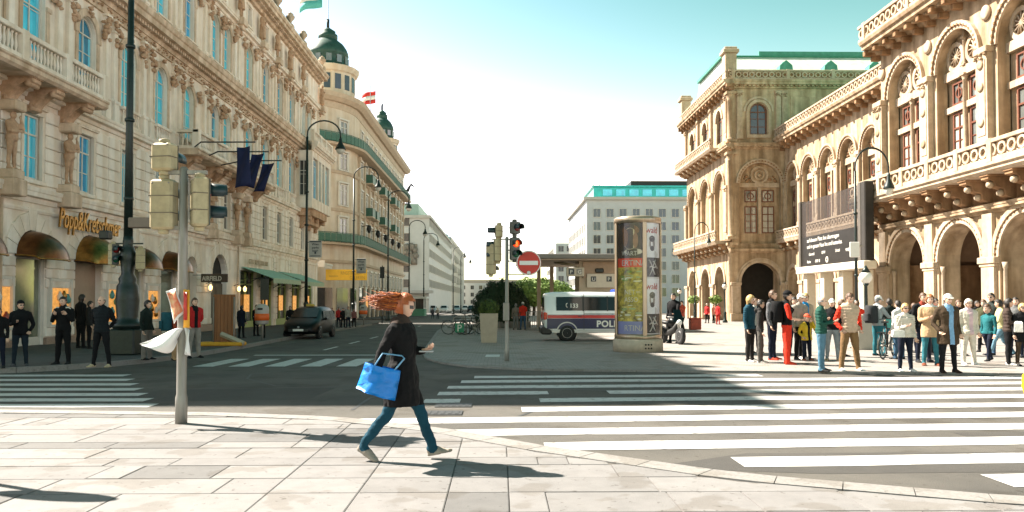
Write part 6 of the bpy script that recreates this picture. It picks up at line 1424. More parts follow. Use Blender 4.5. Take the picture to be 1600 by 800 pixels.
rk = G(727, 523, .045); RK = empty('bicycle_rack', (rk.x, rk.y, rk.z)); thing(RK, 'hooped metal cycle rack on the island left of the planter', 'cycle rack')
for i in range(4): q = MB(); x = -.65+i*.42; q.tube([(x,0,0),(x,0,.65),(x+.1,0,.85),(x+.35,0,.95),(x+.6,0,.85),(x+.7,0,.65),(x+.7,0,0)], .025, 6); o = q.build('hoop', M_GALV, RK); o.location.y = i*.25
for i, (dx, dy, rz) in enumerate(((-.35,.35,8),(.25,.6,172),(.5,.15,5))): bicycle((rk.x+dx, rk.y+dy, rk.z), R(rz), ['bicycle at the left end of the cycle rack','bicycle parked behind the others at the cycle rack','bicycle nearest the planter at the cycle rack'][i], group='bicycles in the rack', frame=[M_BLACK, M_GALV, M_LAMP][i])
ps = empty('parking_sign', (rk.x-.28, rk.y-.2, rk.z)); thing(ps, 'small green parking sign with white P at the cycle rack', 'sign'); q = MB(); q.bbox((-.22,-.02,.12),(.22,.02,.58), .01); q.build('plate', mat('sign_green', (.01,.20,.10), .5, .05), ps); lettering('P', .5, M_INKW, ps, (-.13,-.024,.17), depth=.004); q = MB(); q.tube([(0,.03,0),(0,.03,.5)], .02, 6); q.build('post', M_GALV, ps)
# ---- far kerbside things: info boards, litter bins, sandwich board, hoarding
def board(px0, py0, px1, py1, gy, label, txt=('Wien','parkt','hier!')):
    a, b = AT(px0, py1, gy), AT(px1, py0, gy); t = empty('info_board'); thing(t, label, 'sign', 'grey info boards on lamp posts'); q = MB(); q.bbox((a.x,gy-.06,a.z),(b.x,gy+.06,b.z), .02); q.build('panel', mat('board_grey', (.42,.42,.40), .6, .06), t); h = b.z-a.z; ww = b.x-a.x
    for i, s_ in enumerate(txt): lettering(s_, h*.19, M_SQ, t, ((a.x+b.x)/2, gy-.064, b.z-h*(.28+.2*i)), depth=.003, align='CENTER', bold=.004)
    q = MB(); q.box((a.x+ww*.04,gy-.064,b.z-h*.1),(b.x-ww*.04,gy-.061,b.z-h*.03)); q.build('header', M_SQ, t); q = MB(); q.lathe([(h*.06,0),(h*.06,-.003)], ((a.x+b.x)/2,gy-.062,b.z-h*.74), 12, axis='y'); q.build('emblem', M_SQ, t); q = MB(); q.box((a.x+ww*.1,gy-.064,a.z+h*.06),(b.x-ww*.1,gy-.061,a.z+h*.1)); q.build('footer', M_SQ, t)
    q = MB(); q.tube([(a.x-.15,gy,b.z-.1),(a.x+.1,gy,b.z-.1)], .02, 5); q.build('bracket', M_BLACK, t)
board(483,376,503,402, G(478,515).y, 'grey info board hung on the lamp post beside the parked car'); board(557,404,572,427, G(552,505).y, 'smaller grey info board hung on the lamp post at the hotel corner')
def litter_bin(px, py, label):
    g = G(px, py, .12); t = empty('litter_bin', g); thing(t, label, 'litter bin', 'orange banded litter bins'); q = MB(); q.tube([(0,0,0),(0,0,1.0)], .04, 8); q.build('post', M_GALV, t); q = MB(); q.lathe([(.20,.62),(.26,.66),(.28,1.2),(.26,1.32),(.16,1.42),(.03,1.44)], (0,-.08,0), 14); q.build('bin', mat('bin_grey', (.42,.40,.37), .5, .08), t); q = MB(); q.lathe([(.285,.78),(.289,1.05)], (0,-.08,0), 14); q.build('band', mat('bin_orange', (.75,.13,.02), .5, .08), t); q = MB(); q.bbox((-.1,-.37,1.2),(.1,-.3,1.28), .01); q.build('slot', M_DARK, t)
litter_bin(410, 531, 'grey and orange litter bin in front of the near shop awning'); litter_bin(568, 508, 'grey and orange litter bin left of the hotel corner lamp')
g = G(349, 540, .12); HB = empty('wooden_hoarding', g); thing(HB, 'tall brown plywood hoarding on yellow feet before the portal', 'hoarding')
a = AT(334,460,g.y); b = AT(368,460,g.y); wz = a.z - g.z; x0_, x1_ = a.x-g.x, b.x-g.x
for i in range(6): q = MB(); u0 = x0_ + (x1_-x0_)*i/6; u1 = x0_ + (x1_-x0_)*(i+1)/6; q.bbox((u0+.004,-.03,.12),(u1-.004,.03,wz), .006); q.build('plank', mat('plywood', (.24,.095,.035), .7, .22, 3, .2, stretch=(6,6,.5)), HB)
for x in (x0_+.02, x1_-.02):
    q = MB(); q.tube([(x,-.06,.05),(x,-.06,wz*.95)], .025, 6); q.build('post', M_GALV, HB); q = MB(); q.bbox((x-.45,-.35,0),(x+.35,.25,.13), .04); q.build('foot', mat('foot_yellow', (.60,.30,.02), .7, .15, 6), HB)
g2 = G(362, 541, .12); q = MB(); q.tube([(-.5,0,.4),(.3,-.1,.08)], .09, 4, sm=False); q.build('sandbag', mat('sandbag', (.4,.36,.28), .9, .1), HB, (.45,-.1,0))
# notice post and small far shelter
g = G(742, 505); 
for px, py, yt, label in ((413,528,432,'thin dark sign pole behind the litter bin'),(597,505,415,'dark pole with a notice at the hotel corner')):
    g = G(px, py, .12); H = AT(px, yt, g.y).z - g.z; t = empty('sign_pole', g); thing(t, label, 'pole'); q = MB(); q.tube([(0,0,0),(0,0,H)], .04, 8); q.build('pole', M_BLACK, t); q = MB(); q.bbox((-.18,-.05,H-1.0),(.18,-.02,H-.1), .02); q.build('plate', M_BLACK, t)
# green kiosk down the street
g = G(650, 495); KI = empty('kiosk', g); thing(KI, 'small green and white kiosk at the kerb before the white block', 'kiosk'); 
q = MB(); q.bbox((-1.6,0,0),(1.2,3,1.1), .05); q.build('base', mat('kiosk_green', (.10,.30,.20), .6, .1, 3), KI); q = MB(); q.box((-1.5,.1,1.1),(1.1,2.9,2.5)); q.build('glazing', M_GLD, KI); q = MB(); q.bbox((-1.9,-.4,2.5),(1.5,3.3,2.8), .05); q.build('roof', M_WHP, KI)
for x in (-1.5,-.2,1.05): q = MB(); q.box((x,.02,1.1),(x+.1,.1,2.5)); q.build('post', M_WHP, KI)
# three dark blue banners on poles
FB = [(382,232,225),(394,245,244),(412,258,247)]
for i, (pts, pole) in enumerate((( [(370,230),(392,229),(392,290),(367,294)], ((314,222),(399,222))), ([(393,241),(414,240),(396,294),(380,290)], ((340,237),(420,237))), ([(410,256),(430,255),(412,299),(396,300)], ((380,251),(440,251))))):
    yy = 38.0 + i*1.6; t = empty('banner'); thing(t, ['nearest dark blue banner hanging from the palace balcony','middle dark blue banner hanging between two others','farthest dark blue banner hanging above the street'][i], 'flag', 'dark blue banners on the palace'); C_ = [tuple(AT(px, py, yy)) for px, py in pts]; sheetq('cloth', C_, mat('banner_blue', (.004,.012,.065), .8, .15, 3), t, 10, .16)
    a, b = AT(*pole[0], yy), AT(*pole[1], yy); q = MB(); q.tube([(-15.2,yy+1.2,a.z-.1), a, b], .035, 6); q.build('pole', M_BLACK, t)
# ---- opera screen on posts
SX = 20.0; t = empty('video_screen'); thing(t, 'large dark screen in a frame on posts before the opera wing', 'screen'); M_ = frame_m(SX, 0, -90); u0, u1 = -52.2, -42.6; z0, z1 = 3.35, 8.05
mpan = bpy.data.materials.new('screen_mesh'); mpan.use_nodes = True; n_ = mpan.node_tree; pb = n_.nodes['Principled BSDF']; pb.inputs['Base Color'].default_value = (.05,.04,.035,1); pb.inputs['Roughness'].default_value = .6; tr = n_.nodes.new('ShaderNodeBsdfTransparent'); mxs = n_.nodes.new('ShaderNodeMixShader'); mxs.inputs[0].default_value = .45; n_.links.new(tr.outputs[0], mxs.inputs[1]); n_.links.new(pb.outputs[0], mxs.inputs[2]); n_.links.new(mxs.outputs[0], n_.nodes['Material Output'].inputs[0])
q = MB(M_); q.box((u0+.35,.0,5.75),(u1-.9,.04,z1)); q.build('mesh_panel', mpan, t); q = MB(M_); q.box((u0+.35,-.02,3.8),(u1-.9,.10,5.75)); pn = q.build('text_panel', mat('screen_black', (.022,.019,.017), .35, .2, 3), t)
for x in (u0, u1-.9): q = MB(M_); q.bbox((x,-.1,z0+.45),(x+.35,.3,z1+.1), .03); q.build('frame_post', mat('screen_frame', (.11,.095,.08), .5, .1), t)
q = MB(M_); q.bbox((u1-.5,-.1,z0+.45),(u1,.42,z1+.1), .05); q.build('equipment_box', M_DARK, t)
q = MB(M_); q.bbox((u0-.1,-.25,z0),(u1+.1,.5,z0+.45), .04); q.build('bottom_beam', mat('beam_cream', (.62,.55,.44), .6, .06), t)
for x in (u0+.6, u0+3.3, u0+6.0, u1-1.0): q = MB(M_); q.bbox((x-.28,.1,-.4),(x+.28,.7,z0), .03); q.build('support_post', MATS['beam_cream'], t)
def scr(txt, size, u, z, sx=1.0):
    o = lettering(txt, size, M_INKW, pn, (0,0,0), depth=.004, sx=sx); o.matrix_basis = M_ @ Matrix.Translation((u, -.03, z))
scr('auf diesem Platz live übertragen', .36, u0+1.3, 5.36, 1.05); scr('und im ganzen Haus live und kostenlos.', .36, u0+1.3, 4.96, .92)
for u, z, s_ in ((1.6,4.5,'Generali'),(3.6,4.5,'OMV'),(1.3,4.02,'Rolex'),(2.6,4.02,'ORF III'),(5.6,4.5,'Unitel'),(7.0,4.45,'WIEN')): scr(s_, .26, u0+u, z)
q = MB(M_); q.arcband(u0+4.4, 4.12, .12, .18, -.04, -.021, 16, 0, 2*pi); q.build('emblem', M_INKW, pn)
# white sign plate at the lamp before the screen
g = G(1339,530); a, b = AT(1328,402,g.y-.2), AT(1343,378,g.y-.2); t = empty('sign_plate'); thing(t, 'blank white plate clamped to the grey lamp before the screen', 'sign'); q = MB(); q.bbox((a.x,g.y-.22,a.z),(b.x,g.y-.16,b.z), .02); q.build('plate', M_WHP, t); q = MB(); q.box((b.x-.1,g.y-.16,b.z-.2),(b.x+.15,g.y+.05,b.z-.12)); q.build('clamp', M_GALV, t)
# off-frame round sign whose shadow falls at the lower left
t = empty('road_sign', (-5.9,7.7,0)); thing(t, 'round road sign on a post left of the frame', 'sign'); q = MB(); q.tube([(0,0,0),(0,0,2.9)], .04, 8); q.build('post', M_GALV, t); q = MB(); q.lathe([(.42,-.01),(.42,.01)], (0,-.05,2.6), 24, axis='y'); q.build('plate', M_SIGNB, t).rotation_euler = (0,0,0)
# ---- trees
def tree(px, pyb, yt, gy, rx, label, m=M_LEAFL, n=5200, seed=1, base=None):
    g = Vector((AT(px, 470, gy).x, gy, gz(gy))); H = AT(px, yt, gy).z - g.z; t = empty('tree', g); thing(t, label, 'tree', 'pale green trees beyond the canopy'); cz = H*.62
    q = MB(); q.tube([(0,0,-.2),(.1,0,H*.3),(.0,.1,H*.6)], [.28,.2,.08], 8); r = random.Random(seed)
    for i in range(6): a = i*1.05; q.tube([(.08,0,H*.3),(cos(a)*rx*.4,sin(a)*rx*.4,H*.5),(cos(a)*rx*.7,sin(a)*rx*.7,H*.68)], [.12,.07,.03], 5)
    q.build('trunk', M_BARK, t)
    for i in range(5):
        pass
    bush_mesh('crown', (0,0,cz), (rx,rx,H*.38), n, .28, m, t, seed, .25); return t
tree(834,0,434,120,4.2,'pale spring-green tree directly right of the no entry sign', seed=4); tree(858,0,438,140,5.0,'pale spring-green tree behind the station canopy roof', seed=9); tree(816,0,447,150,3.6,'smaller pale green tree left of the other two', seed=12)
# ------------------------------------------------------------------ vehicles
M_TYRE = mat('tyre', (.015,.015,.016), .8, .1, 9); M_RIM = mat('rim_steel', (.45,.45,.45), .35, .1, 6, metal=.7); M_CARG = mat('car_glass', (.006,.012,.014), .08, .1, 2, spec=.35); M_PLAST = mat('bumper_black', (.02,.02,.02), .55, .1, 9)
def wheel(parent, loc, r, wd, side, axis='y'):
    "tyre with rim; side = direction of the outer face along the axle"
    q = MB(); q.lathe([(r*.62,-wd/2),(r*.92,-wd/2),(r,-wd*.32),(r,wd*.32),(r*.92,wd/2),(r*.62,wd/2)], (0,0,0), 24, axis='y'); w_ = q.build('wheel', M_TYRE, parent, loc, 0 if axis == 'y' else R(90))
    q = MB(); s = side; q.lathe([(r*.64,s*wd*.48),(r*.60,s*wd*.52),(r*.52,s*wd*.40),(r*.30,s*wd*.36),(r*.26,s*wd*.46),(r*.05,s*wd*.50)] if s > 0 else [(r*.05,s*wd*.50),(r*.26,s*wd*.46),(r*.30,s*wd*.36),(r*.52,s*wd*.40),(r*.60,s*wd*.52),(r*.64,s*wd*.48)], (0,0,0), 20, axis='y'); q.build('rim', M_RIM, w_)
    return w_
def body_loft(stations, mats, name, parent, glass_from=None):
    "car shell along x; station = (x, z_sill, z_belt, z_roof, w_sill, w_belt, w_roof)"
    q = MB(); rings = []
    for x, zs, zb, zr, ws, wb, wr in stations:
        h = [(ws*.93, zs), (ws, zs+.10), (wb*1.005, zs+(zb-zs)*.55), (wb, zb), (wr+(wb-wr)*.18, zr-(zr-zb)*.22), (wr*.88, zr-.012), (wr*.45, zr+.012)]
        rings.append([(x, -w_, z) for w_, z in h] + [(x, w_, z) for w_, z in h[::-1]])
    q.loft(rings, 0, True); return q.build(name, mats, parent)
# police van, nose to the right
g = G(888, 533, .045); VX = AT(851, 533, g.y).x; VAN = empty('police_van', (VX, g.y + .05, g.z)); thing(VAN, 'white police van with red and dark blue stripes parked behind the advertising column', 'van')
M_VW = mat('van_white', (.76,.78,.79), .25, .03, 2, coat=.5); M_VB = mat('van_blue', (.010,.018,.075), .3, .05, 2, coat=.4); M_VR = mat('van_red', (.55,.02,.02), .3, .05, 2, coat=.4); M_VS = mat('van_silver', (.48,.49,.50), .35, .05, 2, metal=.4)
st_ = [(0,.46,1.2,1.88,.86,.86,.72),(.06,.40,1.2,1.94,.92,.92,.78),(.35,.38,1.2,1.99,.95,.95,.80),(1.8,.38,1.2,2.0,.95,.95,.81),(3.1,.38,1.2,1.98,.95,.95,.80),(3.45,.38,1.2,1.90,.95,.95,.78),(3.9,.38,1.16,1.55,.95,.94,.76),(4.3,.36,1.10,1.18,.94,.92,.80),(4.72,.34,.92,.98,.90,.86,.74),(4.88,.38,.80,.84,.78,.74,.6)]
vb = body_loft([(x,a,b,c,d+.0,e,f) for x,a,b,c,d,e,f in st_], M_VW, 'body', VAN); vb.location.y = .95
def vpan(name, x0, x1, z0, z1, m, d=.006, par=VAN, w0=None): 
    def sy(z):  # side surface of the van, camera side
        t = max(0, (z-1.2)/(1.99-1.2)); return .0 + t*.115 if z > 1.2 else .0
    q = MB(); n = 4; rows = []
    for i in range(n+1):
        z = z0 + (z1-z0)*i/n; rows.append([(x0, sy(z)-d, z), (x1, sy(z)-d, z), (x1, sy(z)+.03, z), (x0, sy(z)+.03, z)])
    q.loft(rows, 0, False); return q.build(name, m, par)
vpan('window_band', .48, 3.45, 1.24, 1.80, M_CARG, .012)
for x in (1.55, 2.55): vpan('window_divider', x, x+.05, 1.22, 1.82, M_PLAST, .016)
vpan('red_stripe', .12, 4.3, .93, 1.05, M_VR, .012); vpan('white_line', .12, 4.3, 1.055, 1.075, M_VB, .011); vpan('blue_panel', .10, 4.3, .50, .92, M_VB, .011); vpan('sill_panel', .3, 4.2, .34, .47, M_VS, .012)
vpan('door_seam', 1.60, 1.615, .45, 1.95, M_PLAST, .0135); vpan('sliding_rail', 1.6, 2.9, 1.10, 1.12, M_PLAST, .02)
lettering('133', .24, M_INKW, VAN, (1.02, -.012, 1.36), depth=.004, bold=.006); 
q = MB(); q.tube([(.93,-.02,1.55),(.88,-.02,1.50),(.88,-.02,1.42),(.93,-.02,1.37)], .018, 6); q.build('handset_symbol', M_INKW, VAN)
lettering('POLIZEI', .36, M_INKW, VAN, (2.12, -.016, .58), depth=.004, bold=.012, space=1.08)
for x in (.92, 3.92):
    q = MB(); q.lathe([(.40,-.01),(.40,.01)], (x,.0,.34), 28, axis='y'); q.build('wheel_arch', M_PLAST, VAN); q = MB(); q.arcband(x, .34, .40, .445, -.016, .02, 18, -.05, pi+.05); q.build('arch_lip', M_VS, VAN)
    wheel(VAN, (x,.08,.325), .325, .22, -1); wheel(VAN, (x,1.82,.325), .325, .22, 1)
q = MB(); q.bbox((-.14,.02,.26),(.30,1.88,.58), .06); q.build('rear_bumper', M_PLAST, VAN); q = MB(); q.bbox((4.7,.05,.26),(4.98,1.85,.6), .06); q.build('front_bumper', M_PLAST, VAN)
for y in (.02, 1.70): q = MB(); q.bbox((-.03,y,.86),(.14,y+.18,1.18), .03); q.build('tail_lamp', mat('tail_red', (.55,.03,.015), .2, .05), VAN)
q = MB(); q.box((-.012,.25,1.25),(.02,1.65,1.78)); q.build('rear_window', M_CARG, VAN); q = MB(); q.bbox((-.02,.7,.7),(.0,1.2,.83), .01); q.build('number_plate', M_WHP, VAN)
q = MB(); q.bbox((3.3,-.18,1.2),(3.5,.0,1.42), .04); q.build('mirror', M_PLAST, VAN); q = MB(); q.bbox((2.9,.3,1.98),(3.2,1.6,2.12), .04); q.build('light_bar', mat('bar_blue', (.01,.05,.4), .2, 0), VAN)
vpan('door_handle', 1.36, 1.52, 1.0, 1.03, M_PLAST, .03)
# cars
def car(loc, rz, label, m, group=None, detail=True):
    "family hatchback, nose towards local +x"
    t = empty('parked_car', loc, rz); thing(t, label, 'car', group)
    st = [(-2.15,.45,.80,1.0,.70,.66,.55),(-2.1,.34,.92,1.42,.80,.78,.56),(-1.8,.28,.94,1.60,.86,.86,.62),(-.8,.26,.95,1.68,.88,.88,.66),(.1,.26,.95,1.66,.88,.88,.66),(.45,.26,.95,1.60,.88,.88,.64),(1.15,.26,.95,1.14,.88,.87,.66),(1.45,.26,.94,1.02,.87,.85,.66),(1.9,.28,.80,.88,.83,.78,.6),(2.12,.34,.68,.74,.72,.66,.5),(2.18,.42,.60,.63,.6,.56,.42)]
    body_loft(st, m, 'body', t)
    # greenhouse glass laid just proud of the shell
    q = MB(); q.loft([[(.47,-.59,1.575),(.47,.59,1.575),(.455,.59,1.555),(.455,-.59,1.555)],[(1.20,-.66,1.115),(1.20,.66,1.115),(1.18,.66,1.095),(1.18,-.66,1.095)]], 0, False); q.build('windscreen', M_CARG, t).location = (.02,0,.03)
    for s in (-1,1):
        for x0, x1 in ((-1.75,-.85),(-.80,.05),(.10,.80)):
            q = MB(); yb_, yt_ = s*.885, s*.745; xt = x1 - (.42 if x1 > .5 else 0); v = [(x0,yb_,.98),(x1,yb_,.98),(xt,yt_,1.46),(x0+(.12 if x0 < -1.5 else 0),yt_,1.46)]; v = v if s < 0 else v[::-1]; q.add([(a,b+s*.012,c) for a,b,c in v]+[(a,b-s*.02,c) for a,b,c in v], [(0,1,2,3),(7,6,5,4),(0,4,5,1),(1,5,6,2),(2,6,7,3),(3,7,4,0)]); q.build('side_window', M_CARG, t)
        q = MB(); q.bbox((.62,s*.88,.98),(.80,s*1.06,1.12), .04); q.build('mirror', m, t)
        q = MB(); q.loft([[(1.78,s*.50,.66),(1.78,s*.79,.66),(1.78,s*.78,.80),(1.70,s*.50,.83)],[(2.13,s*.46,.62),(2.03,s*.70,.64),(2.0,s*.68,.76),(2.08,s*.46,.74)]], 0, True); q.build('headlight', mat('headlamp', (.55,.57,.58), .12, .1, 9, spec=.9), t)
        q = MB(); q.bbox((-2.14,s*.55,.82),(-2.0,s*.78,1.12), .03); q.build('tail_lamp', mat('tail_red', (.55,.03,.015)), t)
        for x in (-1.33, 1.33):
            wheel(t, (x,s*.79,.31), .31, .2, s); q = MB(); q.lathe([(.37,-.01),(.37,.01)], (x,s*.875,.32), 22, axis='y'); q.build('wheel_arch', M_PLAST, t)
    q = MB(); q.bbox((2.0,-.50,.40),(2.2,.50,.56), .03); q.build('grille', M_PLAST, t); q = MB(); q.bbox((2.19,-.26,.44),(2.215,.26,.55), .005); q.build('number_plate', M_WHP, t); q = MB(); q.lathe([(.06,0),(.05,.02)], (2.17,0,.64), 12, axis='x'); q.build('badge', M_RIM, t)
    if detail: q = MB(); q.bbox((-.1,-.22,1.69),(.12,.22,1.82), .04); q.build('roof_sign', mat('taxi_sign', (.50,.34,.05), .4, 0), t)
    return t
M_CB = mat('car_black', (.002,.003,.0035), .35, .05, 2, spec=.22)
g = G(478, 529); _c = car((AT(485,500,37.0).x, 37.0, gz(37.0)), R(-92), 'black taxi hatchback parked facing the camera at the left kerb', M_CB); _c.scale = (.9,.9,.86)
M_CS = mat('car_silver', (.40,.41,.42), .3, .05, 2, metal=.5); M_CW = mat('car_white', (.62,.62,.62), .3, .03, 2)
for px, py, m, lab in ((676,489,M_CS,'tiny silver car left of the far street lamps'),(694,489,M_CW,'tiny white car far down the street by the left kerb'),(714,488,M_CS,'tiny silver car beneath the far lamp posts'),(736,488,M_CB,'tiny dark car far down the street left of the thujas'),(727,487,M_CW,'tiny white car between the far dark and silver cars')):
    g = G(px, py); car(g, R(-90), lab, m, 'cars far down the street', False)
# police motorcycle beside the column
g = G(1049, 537, .045); t = empty('motorcycle', g, R(-75)); thing(t, 'dark motorcycle half hidden behind the advertising column', 'motorcycle')
for x in (-.68,.72): wheel(t, (x,0,.31), .31, .14, -1)
q = MB(); q.tube([(-.68,0,.31),(-.1,0,.42),(.3,0,.55),(.55,0,.85)], [.05,.12,.12,.05], 8); q.build('frame', M_PLAST, t); q = MB(); q.tube([(-.1,0,.75),(.15,0,.85),(.4,0,.82)], [.14,.19,.10], 10); q.build('tank', M_CB, t); q = MB(); q.tube([(-.85,0,.85),(-.5,0,.80),(-.1,0,.78)], [.09,.14,.12], 8, flat=.6); q.build('seat', M_PLAST, t); q = MB(); q.tube([(.72,0,.31),(.5,0,.95)], .04, 6); q.tube([(.38,-.36,1.02),(.5,0,1.0),(.38,.36,1.02)], .02, 6); q.build('fork', M_GALV, t); q = MB(); q.bbox((-.9,-.42,.5),(-.4,-.2,.85), .05); q.bbox((-.9,.2,.5),(-.4,.42,.85), .05); kind(q.build('pannier', M_PLAST, t), 'stuff'); q = MB(); q.loft([[(.62,-.2,.85),(.62,.2,.85),(.6,.2,.86),(.6,-.2,.86)],[(.45,-.14,1.3),(.45,.14,1.3),(.43,.14,1.3),(.43,-.14,1.3)]], 0, False); q.build('windscreen', M_CARG, t); q = MB(); q.lathe([(.1,0),(.11,.06),(.06,.14)], (.6,0,.82), 12, axis='x'); q.build('headlight', M_WHP, t)
# ------------------------------------------------------------------ people in the place
BLK=(.012,.012,.014); NAVY=(.012,.018,.04); DEN=(.05,.11,.19); TEALD=(.03,.16,.20); WHT=(.68,.66,.62); GRY=(.16,.16,.16); KHA=(.22,.13,.06); RED=(.62,.035,.015); CREAM=(.58,.50,.40); BRN=(.085,.055,.032); BEI=(.45,.30,.17); GRN=(.02,.10,.075)
BLOND=(.50,.32,.13); DKH=(.02,.014,.010); BRH=(.10,.05,.025); WHH=(.60,.56,.48)
def ppl(px, pyf, pyh, label, face=0, up=.045, **k):
    "stand a person with feet and crown at two photo rows; face in degrees, 0 = towards the camera, + = turned to the photo's right"
    g = G(px, pyf - 1, up); H = (AT(px, pyh, g.y).z - g.z); 
    if k.get('cap'): H -= .03
    k.setdefault('skin', 0)
    b = person(label, (g.x, g.y, g.z), R(face) + atan2(-g.x, g.y)*0, H=max(.9, min(1.95, H)), **k); return b, g, H
def ride(b, name, label, cat, mb, m):
    "something worn or carried: a thing of its own placed with its wearer"
    o = mb.build(name, m, None, b.location, b.rotation_euler.z); return thing(o, label, cat)
def backpack(b, H, label, c, z=.70, s=1.0):
    q = MB(); w_, h, d = .15*s, .23*s, .11*s; zc = z*H; y0 = .058*H
    q.loft([[(w_*x*k, y0 + d*(y+1)*1.0, zc + h*zz) for x, y in ((-1,-1),(-1,.4),(-.6,1),(.6,1),(1,.4),(1,-1))] for zz, k in ((-1,.8),(-.85,1),(.5,.95),(.85,.8),(1,.5))], 0, True)
    q.loft([[(w_*x*.75, y0 + d*2 + .05*(y+1)*.5, zc - h*.35 + h*.42*zz) for x, y in ((-1,-1),(-.8,1),(.8,1),(1,-1))] for zz in (-1,-.8,.8,1)], 0, True)
    for s_ in (-1,1): q.tube([(s_*.075*H, y0, zc+h*.9), (s_*.075*H, .0, .835*H), (s_*.08*H, -.085*H, .74*H), (s_*.10*H, -.02*H, .62*H)], .016, 5, flat=1)
    return ride(b, 'backpack', label, 'backpack', q, cmat(c))
def handbag(b, loc, s, label, c, strap=None):
    q = MB(); x, y, z = loc; q.loft([[(x + s*.5*k*u, y + s*.22*k*v, z + s*zz) for u, v in ((-1,-1),(1,-1),(1,1),(-1,1))] for zz, k in ((-.32,.9),(-.28,1),(.2,.95),(.3,.7))], 0, False)
    if strap: q.tube([(x-s*.3,y,z+s*.25)] + strap + [(x+s*.3,y,z+s*.25)], .012, 5)
    return ride(b, 'handbag', label, 'bag', q, cmat(c))
def small_box(b, loc, label, cat, name, c, sz=(.04,.008,.075)):
    q = MB(); q.bbox([l-s for l, s in zip(loc, sz)], [l+s for l, s in zip(loc, sz)], .004); return ride(b, name, label, cat, q, cmat(c))
# ---- right-hand crowd, left to right
b,g,H = ppl(1172,566,461,'woman in teal-blue quilted jacket raising a hand to her face, leftmost of the crowd',50,top=(.02,.085,.13),pants=(.035,.03,.028),shoe=WHT,hair=BLOND,hairdo='long',arms=('face','down'),puff=34,loose=1.08,hem=.49,turn=.2)
b,g,H = ppl(1188,568,468,'boy in charcoal hooded top and grey trousers with white shoes',75,top=(.055,.05,.048),pants=(.12,.11,.10),shoe=WHT,hair=DKH,hood=True,arms=('down','down'),legs='lean',build=.9)
b,g,H = ppl(1207,563,453,'tall man in grey shirt and dark vest with red trainers',55,top=(.17,.17,.18),vest=BLK,pants=NAVY,shoe=(.5,.06,.03),hair=BRH,arms=('phone','down'),hem=.5,loose=1.05)
b,g,H = ppl(1230,570,452,'man in bright red trousers, red sleeves and black cap',75,top=RED,vest=BLK,pants=RED,shoe=(.55,.05,.02),hair=DKH,cap=BLK,sleeve='short',arms=('fwd','fwd'),wide=1.25,hem=.53)
backpack(b,H,'black backpack on the man in red trousers',BLK,.71,1.15)
ppl(1251,563,457,'older man in white cap behind the child in yellow',20,top=(.30,.26,.22),pants=BLK,hair=WHH,cap=WHT)
b,g,H = ppl(1258,562,458,'blonde woman in bright blue top and open beige cardigan',10,top=(.42,.33,.24),inner=(.01,.22,.50),pants=BLK,shoe=WHT,hair=BLOND,hairdo='long',hem=.46,loose=1.1)
b,g,H = ppl(1261,564,491,'small child in yellow jacket and red cap',15,top=(.55,.38,.03),inner=BLK,pants=NAVY,shoe=(.3,.1,.05),cap=(.6,.10,.05),child=True,arms=('face','pocket'),hem=.45,loose=1.15,build=1.1)
b,g,H = ppl(1284,581,463,'bald man in dark green quilted jacket and blue jeans',60,top=GRN,pants=(.09,.19,.27),shoe=(.05,.05,.05),hair=GRY,hairdo='balding',arms=('phone','phone'),puff=24,loose=1.1,hem=.5)
b,g,H = ppl(1301,565,465,'person in white cap and dark top behind the green jacket',-30,top=BLK,pants=(.22,.25,.27),shoe=(.4,.3,.2),cap=WHT,arms=('down','phone'))
b,g,H = ppl(1328,580,457,'man in beige puffer vest over a red hooded jacket and khaki trousers',5,top=RED,vest=(.46,.34,.25),pants=KHA,shoe=WHT,hair=BRH,puff=26,loose=1.16,hood=True,arms=('pocket','pocket'),legs='apart',nod=.35,hem=.49,wide=1.12)
b,g,H = ppl(1372,557,460,'man in white cap and pale grey jacket holding the bicycle',100,top=(.30,.31,.32),pants=TEALD,shoe=BLK,hair=GRY,cap=WHT,arms=('bar','bar'),nod=.3,loose=1.1)
backpack(b,H,'dark grey backpack worn by the man with the bicycle',(.06,.06,.065),.69,1.1)
ppl(1391,554,466,'man seen from behind in dark green sweater near the bicycle',175,top=(.025,.035,.03),pants=TEALD,hair=DKH)
ppl(1405,562,469,'person in white top half hidden behind the woman in the white puffer',-160,top=WHT,pants=DEN,hair=DKH)
b,g,H = ppl(1415,581,474,'short-haired blonde woman in white puffer jacket and navy jeans',0,top=(.55,.51,.44),pants=NAVY,shoe=WHT,hair=BLOND,hairdo='bob',arms=('down','phone'),puff=30,loose=1.12,hem=.5,glasses=True)
handbag(b,(-.22,-.12,.56*H),.26,'white shoulder bag held by the woman in the white puffer',WHT,[(-.1,-.06,.84*H)])
ppl(1443,567,457,'tall man in dark jacket behind the beige coat',0,top=BLK,inner=(.3,.05,.03),pants=NAVY,hair=BRH)
b,g,H = ppl(1454,572,460,'woman in beige coat and teal jeans with a diagonal strap',-15,top=BEI,pants=TEALD,shoe=(.20,.06,.03),hair=(.28,.10,.03),hairdo='bob',hem=.40,loose=1.15,scarf=WHT,arms=('down','phone'))
b,g,H = ppl(1482,583,457,'man in white flat cap, brown coat and light blue shirt',0,top=BRN,inner=(.17,.32,.50),pants=(.012,.013,.016),shoe=(.04,.02,.012),hair=WHH,cap=WHT,hem=.36,loose=1.25,arms=('down','pocket'),legs='stand',build=1.08)
b,g,H = ppl(1514,571,467,'white-haired woman in cream jacket and white trousers',0,top=(.58,.53,.44),inner=(.58,.42,.45),pants=(.60,.54,.46),shoe=WHT,hair=WHH,hairdo='bob',hem=.46,loose=1.15,wide=1.15)
ppl(1527,540,470,'dark clad woman standing farther back by the arcade pier',0,top=BLK,pants=BLK,hair=DKH,hairdo='bob')
